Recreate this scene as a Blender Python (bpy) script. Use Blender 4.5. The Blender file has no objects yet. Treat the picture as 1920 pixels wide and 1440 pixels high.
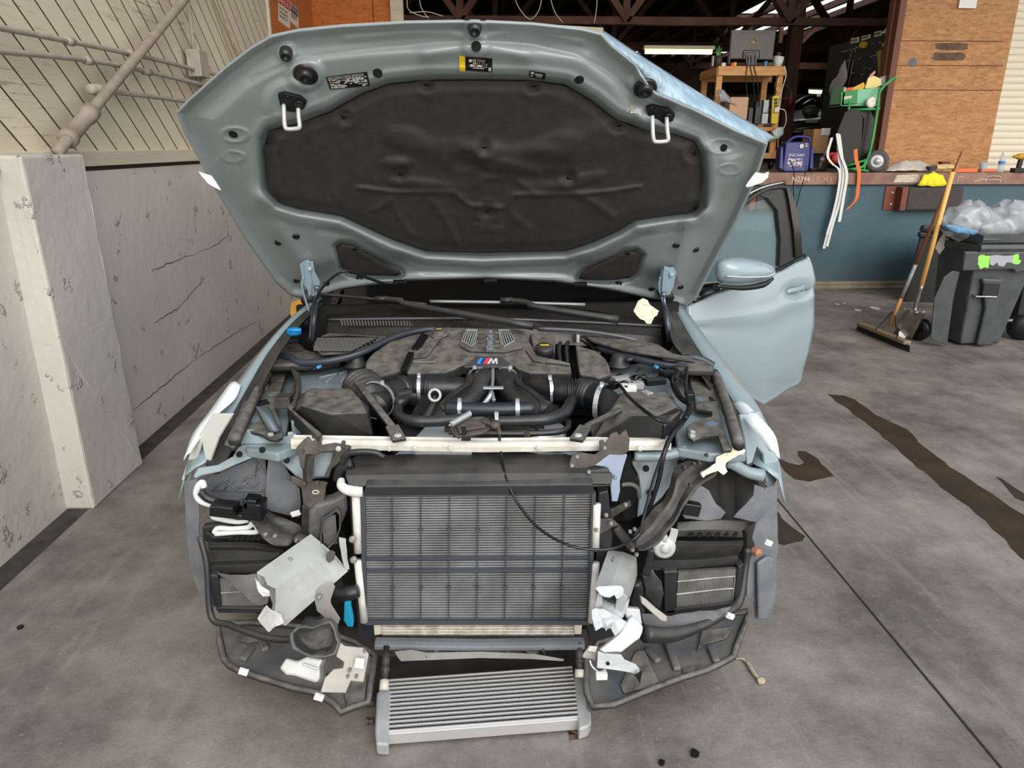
import bpy, math, random
import numpy as np
from mathutils import Vector, Matrix
random.seed(7); RNG = np.random.RandomState(5)
SC = bpy.context.scene
# ---------------- camera, world, sun, exposure ----------------
FPX, PITCH, YAW, CH = 1350.0, math.radians(18.3), math.radians(2.21), 1.62
cam = bpy.data.objects.new('camera', bpy.data.cameras.new('camera')); SC.collection.objects.link(cam)
cam.location = (0, 0, CH); cam.rotation_euler = (math.pi/2-PITCH, 0, -YAW)
cam.data.sensor_width = 36; cam.data.lens = FPX/1920*36; cam.data.clip_end = 200
SC.camera = cam
W = bpy.data.worlds.new('sky'); SC.world = W; W.use_nodes = True
wn = W.node_tree; wn.nodes.clear()
wo = wn.nodes.new('ShaderNodeOutputWorld'); bg = wn.nodes.new('ShaderNodeBackground')
tc = wn.nodes.new('ShaderNodeTexCoord'); sx = wn.nodes.new('ShaderNodeSeparateXYZ'); rp = wn.nodes.new('ShaderNodeValToRGB')
wn.links.new(tc.outputs['Generated'], sx.inputs[0]); wn.links.new(sx.outputs['Z'], rp.inputs[0])
rp.color_ramp.elements[0].position = 0.0; rp.color_ramp.elements[0].color = (1.0, .97, .90, 1)
rp.color_ramp.elements[1].position = 0.75; rp.color_ramp.elements[1].color = (.80, .90, 1.04, 1)
wn.links.new(rp.outputs[0], bg.inputs[0]); bg.inputs[1].default_value = 1.35
wn.links.new(bg.outputs[0], wo.inputs[0])
sl = bpy.data.lights.new('sun', 'SUN'); sl.energy = 2.6; sl.angle = math.radians(50); sl.color = (1, .95, .87)
sun = bpy.data.objects.new('sun', sl); SC.collection.objects.link(sun)
sun.rotation_euler = Vector((-.22, .80, -.50)).to_track_quat('-Z', 'Y').to_euler()
SC.view_settings.view_transform = 'Standard'; SC.view_settings.look = 'None'
SC.view_settings.exposure = 0.12; SC.view_settings.gamma = 1.0; SC.view_settings.use_curve_mapping = False
# ---------------- measuring: photo pixel -> point at a known distance / height ----------------
A = np.array
Fv = A([math.sin(YAW)*math.cos(PITCH), math.cos(YAW)*math.cos(PITCH), -math.sin(PITCH)])
Rv = A([math.cos(YAW), -math.sin(YAW), 0.0]); Uv = np.cross(Rv, Fv); Cv = A([0, 0, CH])
def ray(x, y): return Fv+(x-960)/FPX*Rv-(y-720)/FPX*Uv
def Py(x, y, Y): d = ray(x, y); return Cv+d*(Y/d[1])
def Pz(x, y, z): d = ray(x, y); return Cv+d*((z-CH)/d[2])
def Px(x, y, X): d = ray(x, y); return Cv+d*(X/d[0])
class Plane:
    def __init__(s, o, n): s.o = A(o, float); s.n = A(n, float); s.n = s.n/np.linalg.norm(s.n)
    def p(s, x, y, off=0.0):
        d = ray(x, y); o = s.o+s.n*off; t = np.dot(o-Cv, s.n)/np.dot(d, s.n); return Cv+d*t
def front(x, y, Y, tx=0, tz=0): return Plane(Py(x, y, Y), (tx, -1, tz))
def top(z, tx=0, ty=0, x=900, y=800): return Plane(Pz(x, y, z), (tx, ty, 1))
# ---------------- mesh collector ----------------
LOC = {}
def cr(pts, n=6, closed=False):
    P = [A(p, float) for p in pts]; out = []; m = len(P)
    if m < 3 and not closed: return P
    rng = range(m) if closed else range(m-1)
    for i in rng:
        p0 = P[(i-1) % m] if (closed or i > 0) else 2*P[0]-P[1]
        p1 = P[i]; p2 = P[(i+1) % m]
        p3 = P[(i+2) % m] if (closed or i+2 < m) else 2*P[-1]-P[-2]
        for k in range(n):
            t = k/n
            out.append(.5*((2*p1)+(-p0+p2)*t+(2*p0-5*p1+4*p2-p3)*t*t+(-p0+3*p1-3*p2+p3)*t**3))
    if not closed: out.append(P[-1])
    return out
class G:
    def __init__(s): s.v = []; s.f = []; s.m = []
    def add(s, vs, fs, m=0):
        b = len(s.v); s.v += [tuple(float(c) for c in v) for v in vs]; s.f += [tuple(b+i for i in f) for f in fs]; s.m += [m]*len(fs)
    def prism(s, pts, ext, m=0):          # polygon (3-D points) pushed along ext
        n = len(pts); ext = A(ext, float); pts = [A(p, float) for p in pts]
        nr = sum((np.cross(pts[i]-pts[0], pts[(i+1) % n]-pts[0]) for i in range(1, n-1)), A([0., 0, 0]))
        if np.dot(nr, ext) > 0: pts = pts[::-1]
        s.add(pts+[p+ext for p in pts], [tuple(range(n)), tuple(range(2*n-1, n-1, -1))]+[(i, i+n, (i+1) % n+n, (i+1) % n) for i in range(n)], m)
    def box(s, c, sz, rz=0, ry=0, rx=0, m=0):
        M_ = np.array((Matrix.Rotation(rz, 3, 'Z') @ Matrix.Rotation(ry, 3, 'Y') @ Matrix.Rotation(rx, 3, 'X')))
        vs = [A(c, float)+M_ @ (A([x, y, z])*A(sz)/2) for x in (-1, 1) for y in (-1, 1) for z in (-1, 1)]
        s.add(vs, [(0, 1, 3, 2), (4, 6, 7, 5), (0, 4, 5, 1), (2, 3, 7, 6), (0, 2, 6, 4), (1, 5, 7, 3)], m)
    def beam(s, a, b, w, h, m=0, up=(0, 0, 1)):
        a = A(a, float); b = A(b, float); d = (b-a)/np.linalg.norm(b-a); u = A(up, float)
        x = np.cross(d, u); x = x/np.linalg.norm(x); u = np.cross(x, d)
        q = [x*w/2+u*h/2, -x*w/2+u*h/2, -x*w/2-u*h/2, x*w/2-u*h/2]
        s.add([a+k for k in q]+[b+k for k in q], [(3, 2, 1, 0), (4, 5, 6, 7)]+[(i, (i+1) % 4, (i+1) % 4+4, i+4) for i in range(4)], m)
    def tube(s, pts, r, n=10, sm=6, m=0, cap=True, closed=False):
        P = cr(pts, sm, closed) if sm > 1 else [A(p, float) for p in pts]
        N = len(P); rr = r if hasattr(r, '__len__') else [r]*len(pts)
        R_ = np.interp(np.linspace(0, len(rr)-1, N), range(len(rr)), rr)
        u = None; rings = []
        for i in range(N):
            if closed: t = P[(i+1) % N]-P[i-1]
            else: t = P[min(i+1, N-1)]-P[max(i-1, 0)]
            t = t/(np.linalg.norm(t)+1e-9)
            if u is None: u = np.cross(t, A([.31, .2, .93])); u /= np.linalg.norm(u)+1e-9
            u = u-t*np.dot(u, t); u /= np.linalg.norm(u)+1e-9; w = np.cross(t, u)
            rings.append([P[i]+R_[i]*(math.cos(a)*u+math.sin(a)*w) for a in np.arange(n)*2*math.pi/n])
        s.loft(rings, m=m, close_u=True, close_v=closed, cap=cap and not closed)
    def loft(s, rings, m=0, close_u=False, close_v=False, cap=False):
        b = len(s.v); k = len(rings[0]); L = len(rings)
        vs = [p for r in rings for p in r]; fs = []
        for i in range(L if close_v else L-1):
            for j in range(k if close_u else k-1):
                a = i*k+j; c = i*k+(j+1) % k; d = ((i+1) % L)*k+(j+1) % k; e = ((i+1) % L)*k+j
                fs.append((a, c, d, e))
        if cap: fs.append(tuple(range(k-1, -1, -1))); fs.append(tuple((L-1)*k+j for j in range(k)))
        s.add(vs, fs, m)
    def lathe(s, o, ax, prof, n=20, m=0, cap=True):   # prof: [(radius, height)...] along ax
        ax = A(ax, float); ax /= np.linalg.norm(ax); u = np.cross(ax, A([.3, .9, .1])); u /= np.linalg.norm(u); w = np.cross(ax, u)
        s.loft([[A(o)+ax*h+max(r, 1e-5)*(math.cos(a)*u+math.sin(a)*w) for a in np.arange(n)*2*math.pi/n] for r, h in prof], m=m, close_u=True, cap=cap)
    def sheet(s, rows, th=.002, m=0):     # grid of points with thickness along its normal
        r = np.array(rows, float); du = np.gradient(r, axis=1); dv = np.gradient(r, axis=0)
        nn = np.cross(du, dv); nn /= np.linalg.norm(nn, axis=2, keepdims=True)+1e-9
        r2 = r-nn*th; H, K = r.shape[:2]; b = len(s.v)
        s.add(list(r.reshape(-1, 3))+list(r2.reshape(-1, 3)), [], m); fs = []
        o = H*K; ix = lambda i, j: b+i*K+j
        for i in range(H-1):
            for j in range(K-1):
                fs.append((ix(i, j), ix(i, j+1), ix(i+1, j+1), ix(i+1, j))); fs.append((ix(i+1, j)+o, ix(i+1, j+1)+o, ix(i, j+1)+o, ix(i, j)+o))
        for j in range(K-1): fs.append((ix(0, j+1), ix(0, j), ix(0, j)+o, ix(0, j+1)+o)); fs.append((ix(H-1, j), ix(H-1, j+1), ix(H-1, j+1)+o, ix(H-1, j)+o))
        for i in range(H-1): fs.append((ix(i, 0), ix(i+1, 0), ix(i+1, 0)+o, ix(i, 0)+o)); fs.append((ix(i+1, K-1), ix(i, K-1), ix(i, K-1)+o, ix(i+1, K-1)+o))
        s.f += fs; s.m += [m]*len(fs)
    def make(s, name, mat, parent=None, label=None, cat=None, group=None, kind=None, smooth=False, bev=0, sub=0, seg=2, crumple=0, cs=.05, base=None, ang=40):
        V = A(s.v, float)
        if base is None: base = A([(V[:, 0].min()+V[:, 0].max())/2, (V[:, 1].min()+V[:, 1].max())/2, V[:, 2].min()])
        base = A(base, float)
        me = bpy.data.meshes.new(name); me.from_pydata((V-base).tolist(), [], s.f)
        mats = mat if isinstance(mat, (list, tuple)) else [mat]
        for q in mats: me.materials.append(q)
        if len(mats) > 1: me.polygons.foreach_set('material_index', s.m)
        if smooth: me.polygons.foreach_set('use_smooth', [True]*len(me.polygons))
        me.update(); me.validate()
        o = bpy.data.objects.new(name, me); SC.collection.objects.link(o); LOC[o.name] = base
        if crumple:
            import bmesh
            from mathutils import noise
            b = bmesh.new(); b.from_mesh(me); bmesh.ops.triangulate(b, faces=b.faces[:], ngon_method='BEAUTY')
            for _ in range(4):
                es = [e for e in b.edges if e.calc_length() > cs*.6]
                if not es: break
                bmesh.ops.subdivide_edges(b, edges=es, cuts=1)
            for v in b.verts:
                q = v.co+Vector(base); v.co += Vector(noise.noise_vector(q/cs))*crumple
            b.to_mesh(me); b.free()
            if smooth: me.polygons.foreach_set('use_smooth', [True]*len(me.polygons))
        if parent is not None: o.parent = parent; o.location = base-LOC[parent.name]
        else: o.location = base
        if bev: d = o.modifiers.new('bevel', 'BEVEL'); d.width = bev; d.segments = seg; d.limit_method = 'ANGLE'; d.angle_limit = math.radians(ang)
        if sub: d = o.modifiers.new('sub', 'SUBSURF'); d.levels = sub; d.render_levels = sub
        tag(o, label, cat, group, kind); return o
def tag(o, label=None, cat=None, group=None, kind=None):
    for k, v in (('label', label), ('category', cat), ('group', group), ('kind', kind)):
        if v: o[k] = v
def thing(name, label, cat, loc, group=None, parent=None):
    o = bpy.data.objects.new(name, None); SC.collection.objects.link(o); o.empty_display_size = .05
    LOC[o.name] = A(loc, float); o.location = LOC[o.name] if parent is None else LOC[o.name]-LOC[parent.name]
    o.parent = parent; tag(o, label, cat, group); return o
def dup(o, d, parent=None, label=None):
    c = o.copy(); SC.collection.objects.link(c); LOC[c.name] = LOC[o.name]+A(d, float)
    if parent is not None: c.parent = parent; c.location = o.location
    else: c.location = LOC[c.name] if o.parent is None else Vector(o.location)+Vector(d)
    if label: c['label'] = label
    for ch in list(o.children): dup(ch, d, c)
    return c
def slab(name, poly, pl, th, mat, parent, bev=.0015, off=0, smooth=False, **k):
    g = G(); g.prism([pl.p(x, y, off) for x, y in poly], -pl.n*th); return g.make(name, mat, parent, bev=bev, smooth=smooth, **k)
def plate(name, poly, z, th, mat, parent, **k): return slab(name, poly, top(z), th, mat, parent, **k)
def text(name, s, o, xd, yd, h, mat, parent, ext=.0004, w=None, align='LEFT', **k):
    cu = bpy.data.curves.new(name, 'FONT'); cu.body = s; cu.size = 1; cu.align_x = align; cu.resolution_u = 3; cu.extrude = 0
    t = bpy.data.objects.new('tmp', cu); SC.collection.objects.link(t); bpy.context.view_layer.update()
    me = bpy.data.meshes.new_from_object(t.evaluated_get(bpy.context.evaluated_depsgraph_get()))
    bpy.data.objects.remove(t)
    V = [v.co.copy() for v in me.vertices]; F = [tuple(p.vertices) for p in me.polygons]; bpy.data.meshes.remove(me)
    if not V: return None
    x0 = min(v.x for v in V); x1 = max(v.x for v in V); sxx = h if w is None else w/(x1-x0)
    xd = A(xd, float)/np.linalg.norm(xd); yd = A(yd, float)/np.linalg.norm(yd); nn = np.cross(xd, yd)
    if align == 'LEFT': V = [A(o)+xd*((v.x-x0)*sxx)+yd*(v.y*h*1.35)+nn*ext for v in V]
    else: V = [A(o)+xd*(v.x*sxx)+yd*(v.y*h*1.35)+nn*ext for v in V]
    g = G(); g.add(V, F); return g.make(name, mat, parent, **k)
# ---------------- materials ----------------
def lin(c): return tuple(((x/255)/12.92 if x/255 <= .04045 else ((x/255+.055)/1.055)**2.4) for x in c)+(1,)
MC = {}
def M(name, c, rough=.5, metal=0, c2=None, sc=8, amt=.5, bump=0, bsc=60, coat=0, dust=None, damt=.6, dsc=14, stretch=None, alpha=None, trans=0, emit=None, es=1, spec=.5, contrast=.25):
    if name in MC: return MC[name]
    m = bpy.data.materials.new(name); m.use_nodes = True; nt = m.node_tree; N = nt.nodes; L = nt.links
    b = N['Principled BSDF']; b.inputs['Roughness'].default_value = rough; b.inputs['Metallic'].default_value = metal
    b.inputs['Coat Weight'].default_value = coat; b.inputs['Coat Roughness'].default_value = .08; b.inputs['Transmission Weight'].default_value = trans
    b.inputs['Specular IOR Level'].default_value = spec
    b.inputs['Base Color'].default_value = lin(c); col = None
    tcn = N.new('ShaderNodeTexCoord'); mp = N.new('ShaderNodeMapping'); L.new(tcn.outputs['Object'], mp.inputs[0])
    if stretch: mp.inputs['Scale'].default_value = stretch
    def noise(s, d=6):
        n = N.new('ShaderNodeTexNoise'); n.inputs['Scale'].default_value = s; n.inputs['Detail'].default_value = d; L.new(mp.outputs[0], n.inputs[0]); return n
    def mix(fac, a, bb):
        x = N.new('ShaderNodeMix'); x.data_type = 'RGBA'; L.new(fac, x.inputs[0])
        if hasattr(a, 'is_linked') or not isinstance(a, tuple): L.new(a, x.inputs[6])
        else: x.inputs[6].default_value = a
        x.inputs[7].default_value = bb; return x.outputs[2]
    if c2:
        n = noise(sc); r = N.new('ShaderNodeMapRange'); r.inputs[1].default_value = .5-contrast/2; r.inputs[2].default_value = .5+contrast/2; r.inputs[3].default_value = 0; r.inputs[4].default_value = amt
        L.new(n.outputs[0], r.inputs[0]); col = mix(r.outputs[0], lin(c), lin(c2))
    if dust:      # settled dirt: lies on faces that look up
        n = noise(dsc); ge = N.new('ShaderNodeNewGeometry'); sp = N.new('ShaderNodeSeparateXYZ'); L.new(ge.outputs['Normal'], sp.inputs[0])
        r = N.new('ShaderNodeMapRange'); r.inputs[1].default_value = .1; r.inputs[2].default_value = .8; L.new(sp.outputs[2], r.inputs[0])
        r2 = N.new('ShaderNodeMapRange'); r2.inputs[1].default_value = .3; r2.inputs[2].default_value = .65; r2.inputs[3].default_value = .25; r2.inputs[4].default_value = 1; L.new(n.outputs[0], r2.inputs[0])
        mu = N.new('ShaderNodeMath'); mu.operation = 'MULTIPLY'; L.new(r.outputs[0], mu.inputs[0]); L.new(r2.outputs[0], mu.inputs[1])
        m2 = N.new('ShaderNodeMath'); m2.operation = 'MULTIPLY'; L.new(mu.outputs[0], m2.inputs[0]); m2.inputs[1].default_value = damt
        col = mix(m2.outputs[0], col if col is not None else lin(c), lin(dust))
        rr = N.new('ShaderNodeMapRange'); rr.inputs[3].default_value = rough; rr.inputs[4].default_value = .9; L.new(m2.outputs[0], rr.inputs[0]); L.new(rr.outputs[0], b.inputs['Roughness'])
    if col is not None: L.new(col, b.inputs['Base Color'])
    if bump:
        n = noise(bsc, 4); bp = N.new('ShaderNodeBump'); bp.inputs['Strength'].default_value = bump; bp.inputs['Distance'].default_value = .01; L.new(n.outputs[0], bp.inputs['Height']); L.new(bp.outputs[0], b.inputs['Normal'])
    if alpha is not None: b.inputs['Alpha'].default_value = alpha
    if emit: b.inputs['Emission Color'].default_value = lin(emit); b.inputs['Emission Strength'].default_value = es
    MC[name] = m; return m
DU = (118, 112, 102)
paint = M('paint', (142, 158, 165), .28, coat=.6)
hoodp = M('hood_paint', (138, 146, 147), .33, c2=(145, 158, 160), sc=3, coat=.35)
bay = M('bay_paint', (140, 155, 162), .4, c2=(100, 108, 108), sc=9, amt=.5, coat=.2, bump=.03)
blk = M('black_plastic', (30, 32, 36), .42, c2=(44, 45, 48), sc=20, dust=DU, damt=.30)
blkd = M('dusty_black_plastic', (38, 39, 41), .55, c2=(58, 57, 54), sc=12, dust=(146, 140, 130), damt=.58, dsc=26)
blks = M('clean_black', (16, 17, 20), .35)
rub = M('rubber_hose', (30, 32, 37), .36, dust=DU, damt=.18)
rust = M('rusty_steel', (70, 66, 62), .65, metal=.35, c2=(98, 90, 82), sc=22, amt=.7, bump=.25, bsc=80)
dirt = M('dirty_dark_steel', (52, 50, 50), .55, metal=.3, c2=(92, 86, 80), sc=16, amt=.7, bump=.2)
alu = M('bare_aluminium', (196, 198, 198), .42, metal=.4, c2=(150, 150, 150), sc=14, amt=.5, bump=.08)
alus = M('silver_aluminium', (215, 220, 226), .35, metal=.7, c2=(170, 175, 182), sc=10, amt=.4)
zinc = M('zinc_steel', (190, 191, 187), .42, metal=.2, c2=(158, 158, 154), sc=12, amt=.5)
whitep = M('white_bar_paint', (218, 216, 206), .45, c2=(170, 160, 145), sc=16, amt=.5)
liner = M('liner_felt', (50, 47, 46), .75, c2=(62, 59, 57), sc=30, amt=.6, bump=.12, bsc=300)
tray = M('undertray', (74, 77, 82), .55, c2=(122, 117, 108), sc=7, amt=.75, bump=.15, bsc=60, contrast=.3)
linr = M('wheel_liner', (96, 100, 108), .5, c2=(130, 130, 130), sc=10, amt=.55, bump=.1)
cond = M('condenser_metal', (172, 174, 178), .4, metal=.5, c2=(110, 108, 106), sc=7, amt=.6)
tape = M('masking_tape', (226, 224, 198), .7, bump=.1)
tapew = M('white_tape', (228, 234, 236), .55, bump=.05)
white = M('white_plastic', (222, 222, 216), .45)
cblue = M('cyan_plastic', (20, 150, 185), .45); capb = M('blue_cap', (20, 140, 215), .35)
glass = M('dark_glass', (8, 9, 11), .08, spec=.5)
darkv = M('dark_interior', (9, 9, 10), .8)
tyre = M('tyre', (30, 30, 32), .7, c2=(70, 66, 62), sc=9, amt=.5)
chrome = M('chrome', (210, 212, 214), .18, metal=1)
yel = M('yellow_plastic', (225, 190, 30), .5); org = M('orange_cloth', (228, 110, 40), .6); red = M('red_plastic', (180, 30, 28), .45)
grn = M('green_enamel', (40, 150, 70), .45, c2=(90, 175, 110), sc=6, amt=.5)
pine = M('pine_wood', (222, 168, 104), .6, c2=(196, 132, 72), sc=3, stretch=(1, 1, 7), amt=.7)
card = M('cardboard', (172, 128, 88), .8, c2=(190, 150, 110), sc=5)
# ================= SETTING =================
def nodes(name, rough=.8):
    m = bpy.data.materials.new(name); m.use_nodes = True; nt = m.node_tree; b = nt.nodes['Principled BSDF']; b.inputs['Roughness'].default_value = rough; return m, nt, nt.nodes, nt.links, b
def nz(N, L, vec, sc, d=6, ro=.55):
    n = N.new('ShaderNodeTexNoise'); n.inputs['Scale'].default_value = sc; n.inputs['Detail'].default_value = d; n.inputs['Roughness'].default_value = ro; L.new(vec, n.inputs[0]); return n.outputs[0]
def mr(N, L, v, a, b, c=0, d=1):
    r = N.new('ShaderNodeMapRange'); [r.inputs[i+1].__setattr__('default_value', x) for i, x in enumerate((a, b, c, d))]; L.new(v, r.inputs[0]); return r.outputs[0]
def mx(N, L, f, a, b, mode='MIX'):
    x = N.new('ShaderNodeMix'); x.data_type = 'RGBA'; x.blend_type = mode
    if isinstance(f, float): x.inputs[0].default_value = f
    else: L.new(f, x.inputs[0])
    for k, q in ((6, a), (7, b)):
        if isinstance(q, tuple): x.inputs[k].default_value = q
        else: L.new(q, x.inputs[k])
    return x.outputs[2]
def maps(N, L, sc=(1, 1, 1), rot=(0, 0, 0)):
    t = N.new('ShaderNodeTexCoord'); p = N.new('ShaderNodeMapping'); p.inputs['Scale'].default_value = sc; p.inputs['Rotation'].default_value = rot; L.new(t.outputs['Object'], p.inputs[0]); return p.outputs[0]
def bumpn(N, L, b, h, s, dist=.02):
    q = N.new('ShaderNodeBump'); q.inputs['Strength'].default_value = s; q.inputs['Distance'].default_value = dist; L.new(h, q.inputs['Height']); L.new(q.outputs[0], b.inputs['Normal'])
def m_(N, L, op, a, b):
    x = N.new('ShaderNodeMath'); x.operation = op
    for k, q in ((0, a), (1, b)):
        if isinstance(q, (int, float)): x.inputs[k].default_value = q
        else: L.new(q, x.inputs[k])
    return x.outputs[0]
# concrete floor: blotches, tyre-drag streaks, dark oil haze, pale scuffs
fm, nt, N, L, b = nodes('floor_concrete', .62)
v0 = maps(N, L); v1 = maps(N, L, (6, .5, 1), (0, 0, .10)); v2 = maps(N, L, (1, .35, 1), (0, 0, -.3))
c = mx(N, L, mr(N, L, nz(N, L, v0, 1.6, 10, .72), .38, .64), lin((94, 88, 82)), lin((146, 138, 130)))
c = mx(N, L, mr(N, L, nz(N, L, v1, 1.6, 8, .7), .55, .75, 0, .55), c, lin((158, 152, 146)))
c = mx(N, L, mr(N, L, nz(N, L, v2, 2.1, 6, .6), .55, .72, 0, .6), c, lin((66, 59, 52)))
c = mx(N, L, mr(N, L, nz(N, L, v0, 55, 3, .6), .62, .75, 0, .4), c, lin((170, 164, 156)))
c = mx(N, L, mr(N, L, nz(N, L, v0, 160, 2, .6), .55, .8, 0, .45), c, lin((60, 56, 52)))
L.new(c, b.inputs['Base Color']); L.new(mr(N, L, nz(N, L, v0, 2.2, 5), .3, .7, .45, .8), b.inputs['Roughness']); bumpn(N, L, b, nz(N, L, v0, 70, 5), .12)
XW = -1.97; YD = 8.4; ZD = 1.33
g = G(); g.box((2, 1, -.06), (22, 20, .12)); g.make('floor', fm, kind='structure', base=(0, 0, 0))
jm = M('joint_dark', (38, 34, 30), .9)
g = G(); g.box((1.40, 2.6, .0012), (.007, 4.2, .0024)); g.make('trim_1', jm, kind='structure')
g = G(); g.box((XW+.05, 3.4, .0012), (.10, 12.5, .0024)); g.make('trim_2', M('base_shadow_strip', (48, 44, 40), .9, c2=(80, 76, 70), sc=12), kind='structure')  # floor strip coloured dark for the shadow along the wall base
# painted concrete wall with chips, drips, and black scuffs low down
def wallmat(name, base, ch):
    wm, nt, N, L, b = nodes(name, .55); v = maps(N, L); vs = maps(N, L, (1, 5, .8))
    c = mx(N, L, mr(N, L, nz(N, L, v, 1.3, 6), .35, .7), lin(base), lin(tuple(x-14 for x in base)))
    c = mx(N, L, mr(N, L, nz(N, L, vs, 3, 8, .7), .66, .74, 0, .5), c, lin((70, 66, 62)))
    c = mx(N, L, mr(N, L, nz(N, L, v, 26, 4, .7), .66, .70, 0, .6), c, lin((232, 228, 218)))
    c = mx(N, L, mr(N, L, nz(N, L, maps(N, L, (1, 7, 1.6)), 5, 9, .75), .68, .72, 0, .7), c, lin((88, 82, 78)))
    L.new(c, b.inputs['Base Color'])
    h = mx(N, L, .82, nz(N, L, v, 14, 6, .6), mr(N, L, nz(N, L, v, 5.5, 6, .7), .62, .68)); bumpn(N, L, b, h, ch*1.8, .035); return wm
wm = wallmat('wall_grey_paint', (206, 199, 190), .45); pm = wallmat('pillar_paint', (196, 191, 183), .4)
g = G(); g.box((XW-.15, 3.2, .75), (.30, 12, 1.50)); g.make('wall_left', wm, kind='structure')
# grout lines low on the wall
g = G()
for Q in ([(250, 768), (300, 728), (345, 690), (390, 658), (430, 632), (480, 602)], [(290, 605), (330, 580), (350, 560), (385, 518)], [(285, 508), (330, 488), (400, 462), (428, 440)]):
    c_ = cr([Px(x, y, XW+.0005) for x, y in Q], 8); g.tube([q+A([0, random.uniform(-.006, .006), random.uniform(-.006, .006)]) for q in c_], [.0015, .003, .001, .0025, .0012], 5, 1)
g.make('trim_3', M('crack', (60, 56, 52), .9), kind='structure')
# pillar: slightly battered buttress
g = G()
def rq(x0, x1, y0, y1, z): return [(x0, y0, z), (x1, y0, z), (x1, y1, z), (x0, y1, z)]
g.loft([rq(-2.1, -1.842, 3.10, 3.61, 0), rq(-2.1, -1.852, 3.11, 3.60, .8), rq(-2.1, -1.862, 3.12, 3.60, 1.585)], close_u=True, cap=True)
g.make('wall_pillar', pm, kind='structure', bev=.012, crumple=.0035, cs=.12)
# white wooden sill; brown strip painted as the shadow gap below it
wood = M('cream_wood', (208, 196, 176), .7, c2=(180, 168, 150), sc=4, stretch=(1, .3, 4), bump=.2, bsc=30)
g = G(); g.box((XW-.055, 3.2, 1.56), (.15, 12, .075)); g.make('trim_4', wood, kind='structure', bev=.004)
g = G(); g.box((XW-.05, 3.2, 1.512), (.06, 12, .03)); g.make('trim_5', M('gap_shadow_brown', (70, 60, 52), .9), kind='structure')
# diagonal painted boards
bm_, nt, N, L, b = nodes('diagonal_boards', .7); t = N.new('ShaderNodeTexCoord'); sp = N.new('ShaderNodeSeparateXYZ'); L.new(t.outputs['Object'], sp.inputs[0])
dd = m_(N, L, 'DIVIDE', m_(N, L, 'ADD', m_(N, L, 'MULTIPLY', sp.outputs[1], .655), m_(N, L, 'MULTIPLY', sp.outputs[2], .755)), .135)
fr = m_(N, L, 'FRACT', dd, 0); fl = m_(N, L, 'FLOOR', dd, 0)
gr = m_(N, L, 'LESS_THAN', m_(N, L, 'ABSOLUTE', m_(N, L, 'SUBTRACT', fr, .5), 0), .462)
wh = N.new('ShaderNodeTexWhiteNoise'); wh.noise_dimensions = '1D'; L.new(fl, wh.inputs[1])
vg = maps(N, L, (1, .5, 9), (math.radians(-49), 0, 0)); v = maps(N, L)
c = mx(N, L, wh.outputs[0], lin((216, 204, 180)), lin((200, 188, 166)))
gn = nz(N, L, vg, 5, 8, .75)
c = mx(N, L, m_(N, L, 'MULTIPLY', mr(N, L, gn, .55, .62), mr(N, L, nz(N, L, v, 1.6, 4), .5, .62)), c, lin((142, 130, 116)))
c = mx(N, L, mr(N, L, nz(N, L, vg, 14, 6, .8), .66, .72, 0, .8), c, lin((104, 92, 80)))
c = mx(N, L, gr, lin((66, 56, 46)), c); L.new(c, b.inputs['Base Color'])
bumpn(N, L, b, m_(N, L, 'ADD', gr, m_(N, L, 'MULTIPLY', gn, .35)), .6, .012)
g = G(); g.box((XW-.08, 2.6, 3.1), (.10, 9.9, 3.05)); g.make('wall_upper_left', bm_, kind='structure')
# OSB
def osb(name, c1, c2, c3, dark=.5):
    om, nt, N, L, b = nodes(name, .75); col = None
    for i, (rot, s) in enumerate((((0, .45, 0), 13), ((0, 1.5, 0), 15), ((0, 2.5, 0), 11))):
        vv = maps(N, L, (1, 1, 3.4), rot)
        vo = N.new('ShaderNodeTexVoronoi'); vo.inputs['Scale'].default_value = s; L.new(vv, vo.inputs[0])
        w2 = N.new('ShaderNodeSeparateColor'); L.new(vo.outputs['Color'], w2.inputs[0])
        cc = mx(N, L, w2.outputs[0], lin(c1), lin(c2)); col = cc if col is None else mx(N, L, .42, col, cc)
    v = maps(N, L)
    col = mx(N, L, mr(N, L, nz(N, L, maps(N, L, (2, 2, 6), (0, .5, 0)), 11, 8, .75), .55, .66, 0, .8), col, lin(c3))
    col = mx(N, L, mr(N, L, nz(N, L, v, 2.2, 5, .6), .60, .72, 0, dark), col, lin((80, 58, 44))); L.new(col, b.inputs['Base Color']); bumpn(N, L, b, nz(N, L, v, 40, 5), .2); return om
osbm = osb('osb_panel', (204, 152, 102), (160, 108, 68), (112, 70, 44)); osbo = osb('osb_orange', (204, 124, 58), (176, 92, 38), (112, 56, 26))
# side OSB after the boards, then a piece facing us, then a pale post
YO = 9.6
g = G(); g.box((XW-.08, 8.6, 3.4), (.09, 2.1, 2.2)); g.make('wall_osb_side', osbo, kind='structure')
g = G(); g.box((XW-.08, 7.8, 2.27), (.13, .5, .075)); g.box((XW-.06, 7.58, 2.9), (.1, .05, 2.9)); g.make('trim_6', wood, kind='structure', bev=.003)
xl0, xl1 = XW-.1, Py(733, 20, YO)[0]
g = G(); g.box(((xl0+xl1)/2, YO, 3.3), (xl1-xl0, .03, 4.0)); g.make('wall_osb_left', osbo, kind='structure')
g = G(); g.box((Py(700, 20, YO)[0], YO-.02, 3.3), (.006, .012, 4.0)); g.make('trim_7', M('seam', (90, 50, 25), .9), kind='structure')
g = G(); g.box((xl1+.075, YO-.03, 2.9), (.15, .09, 3.2)); g.make('trim_8', wood, kind='structure', bev=.004)
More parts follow.
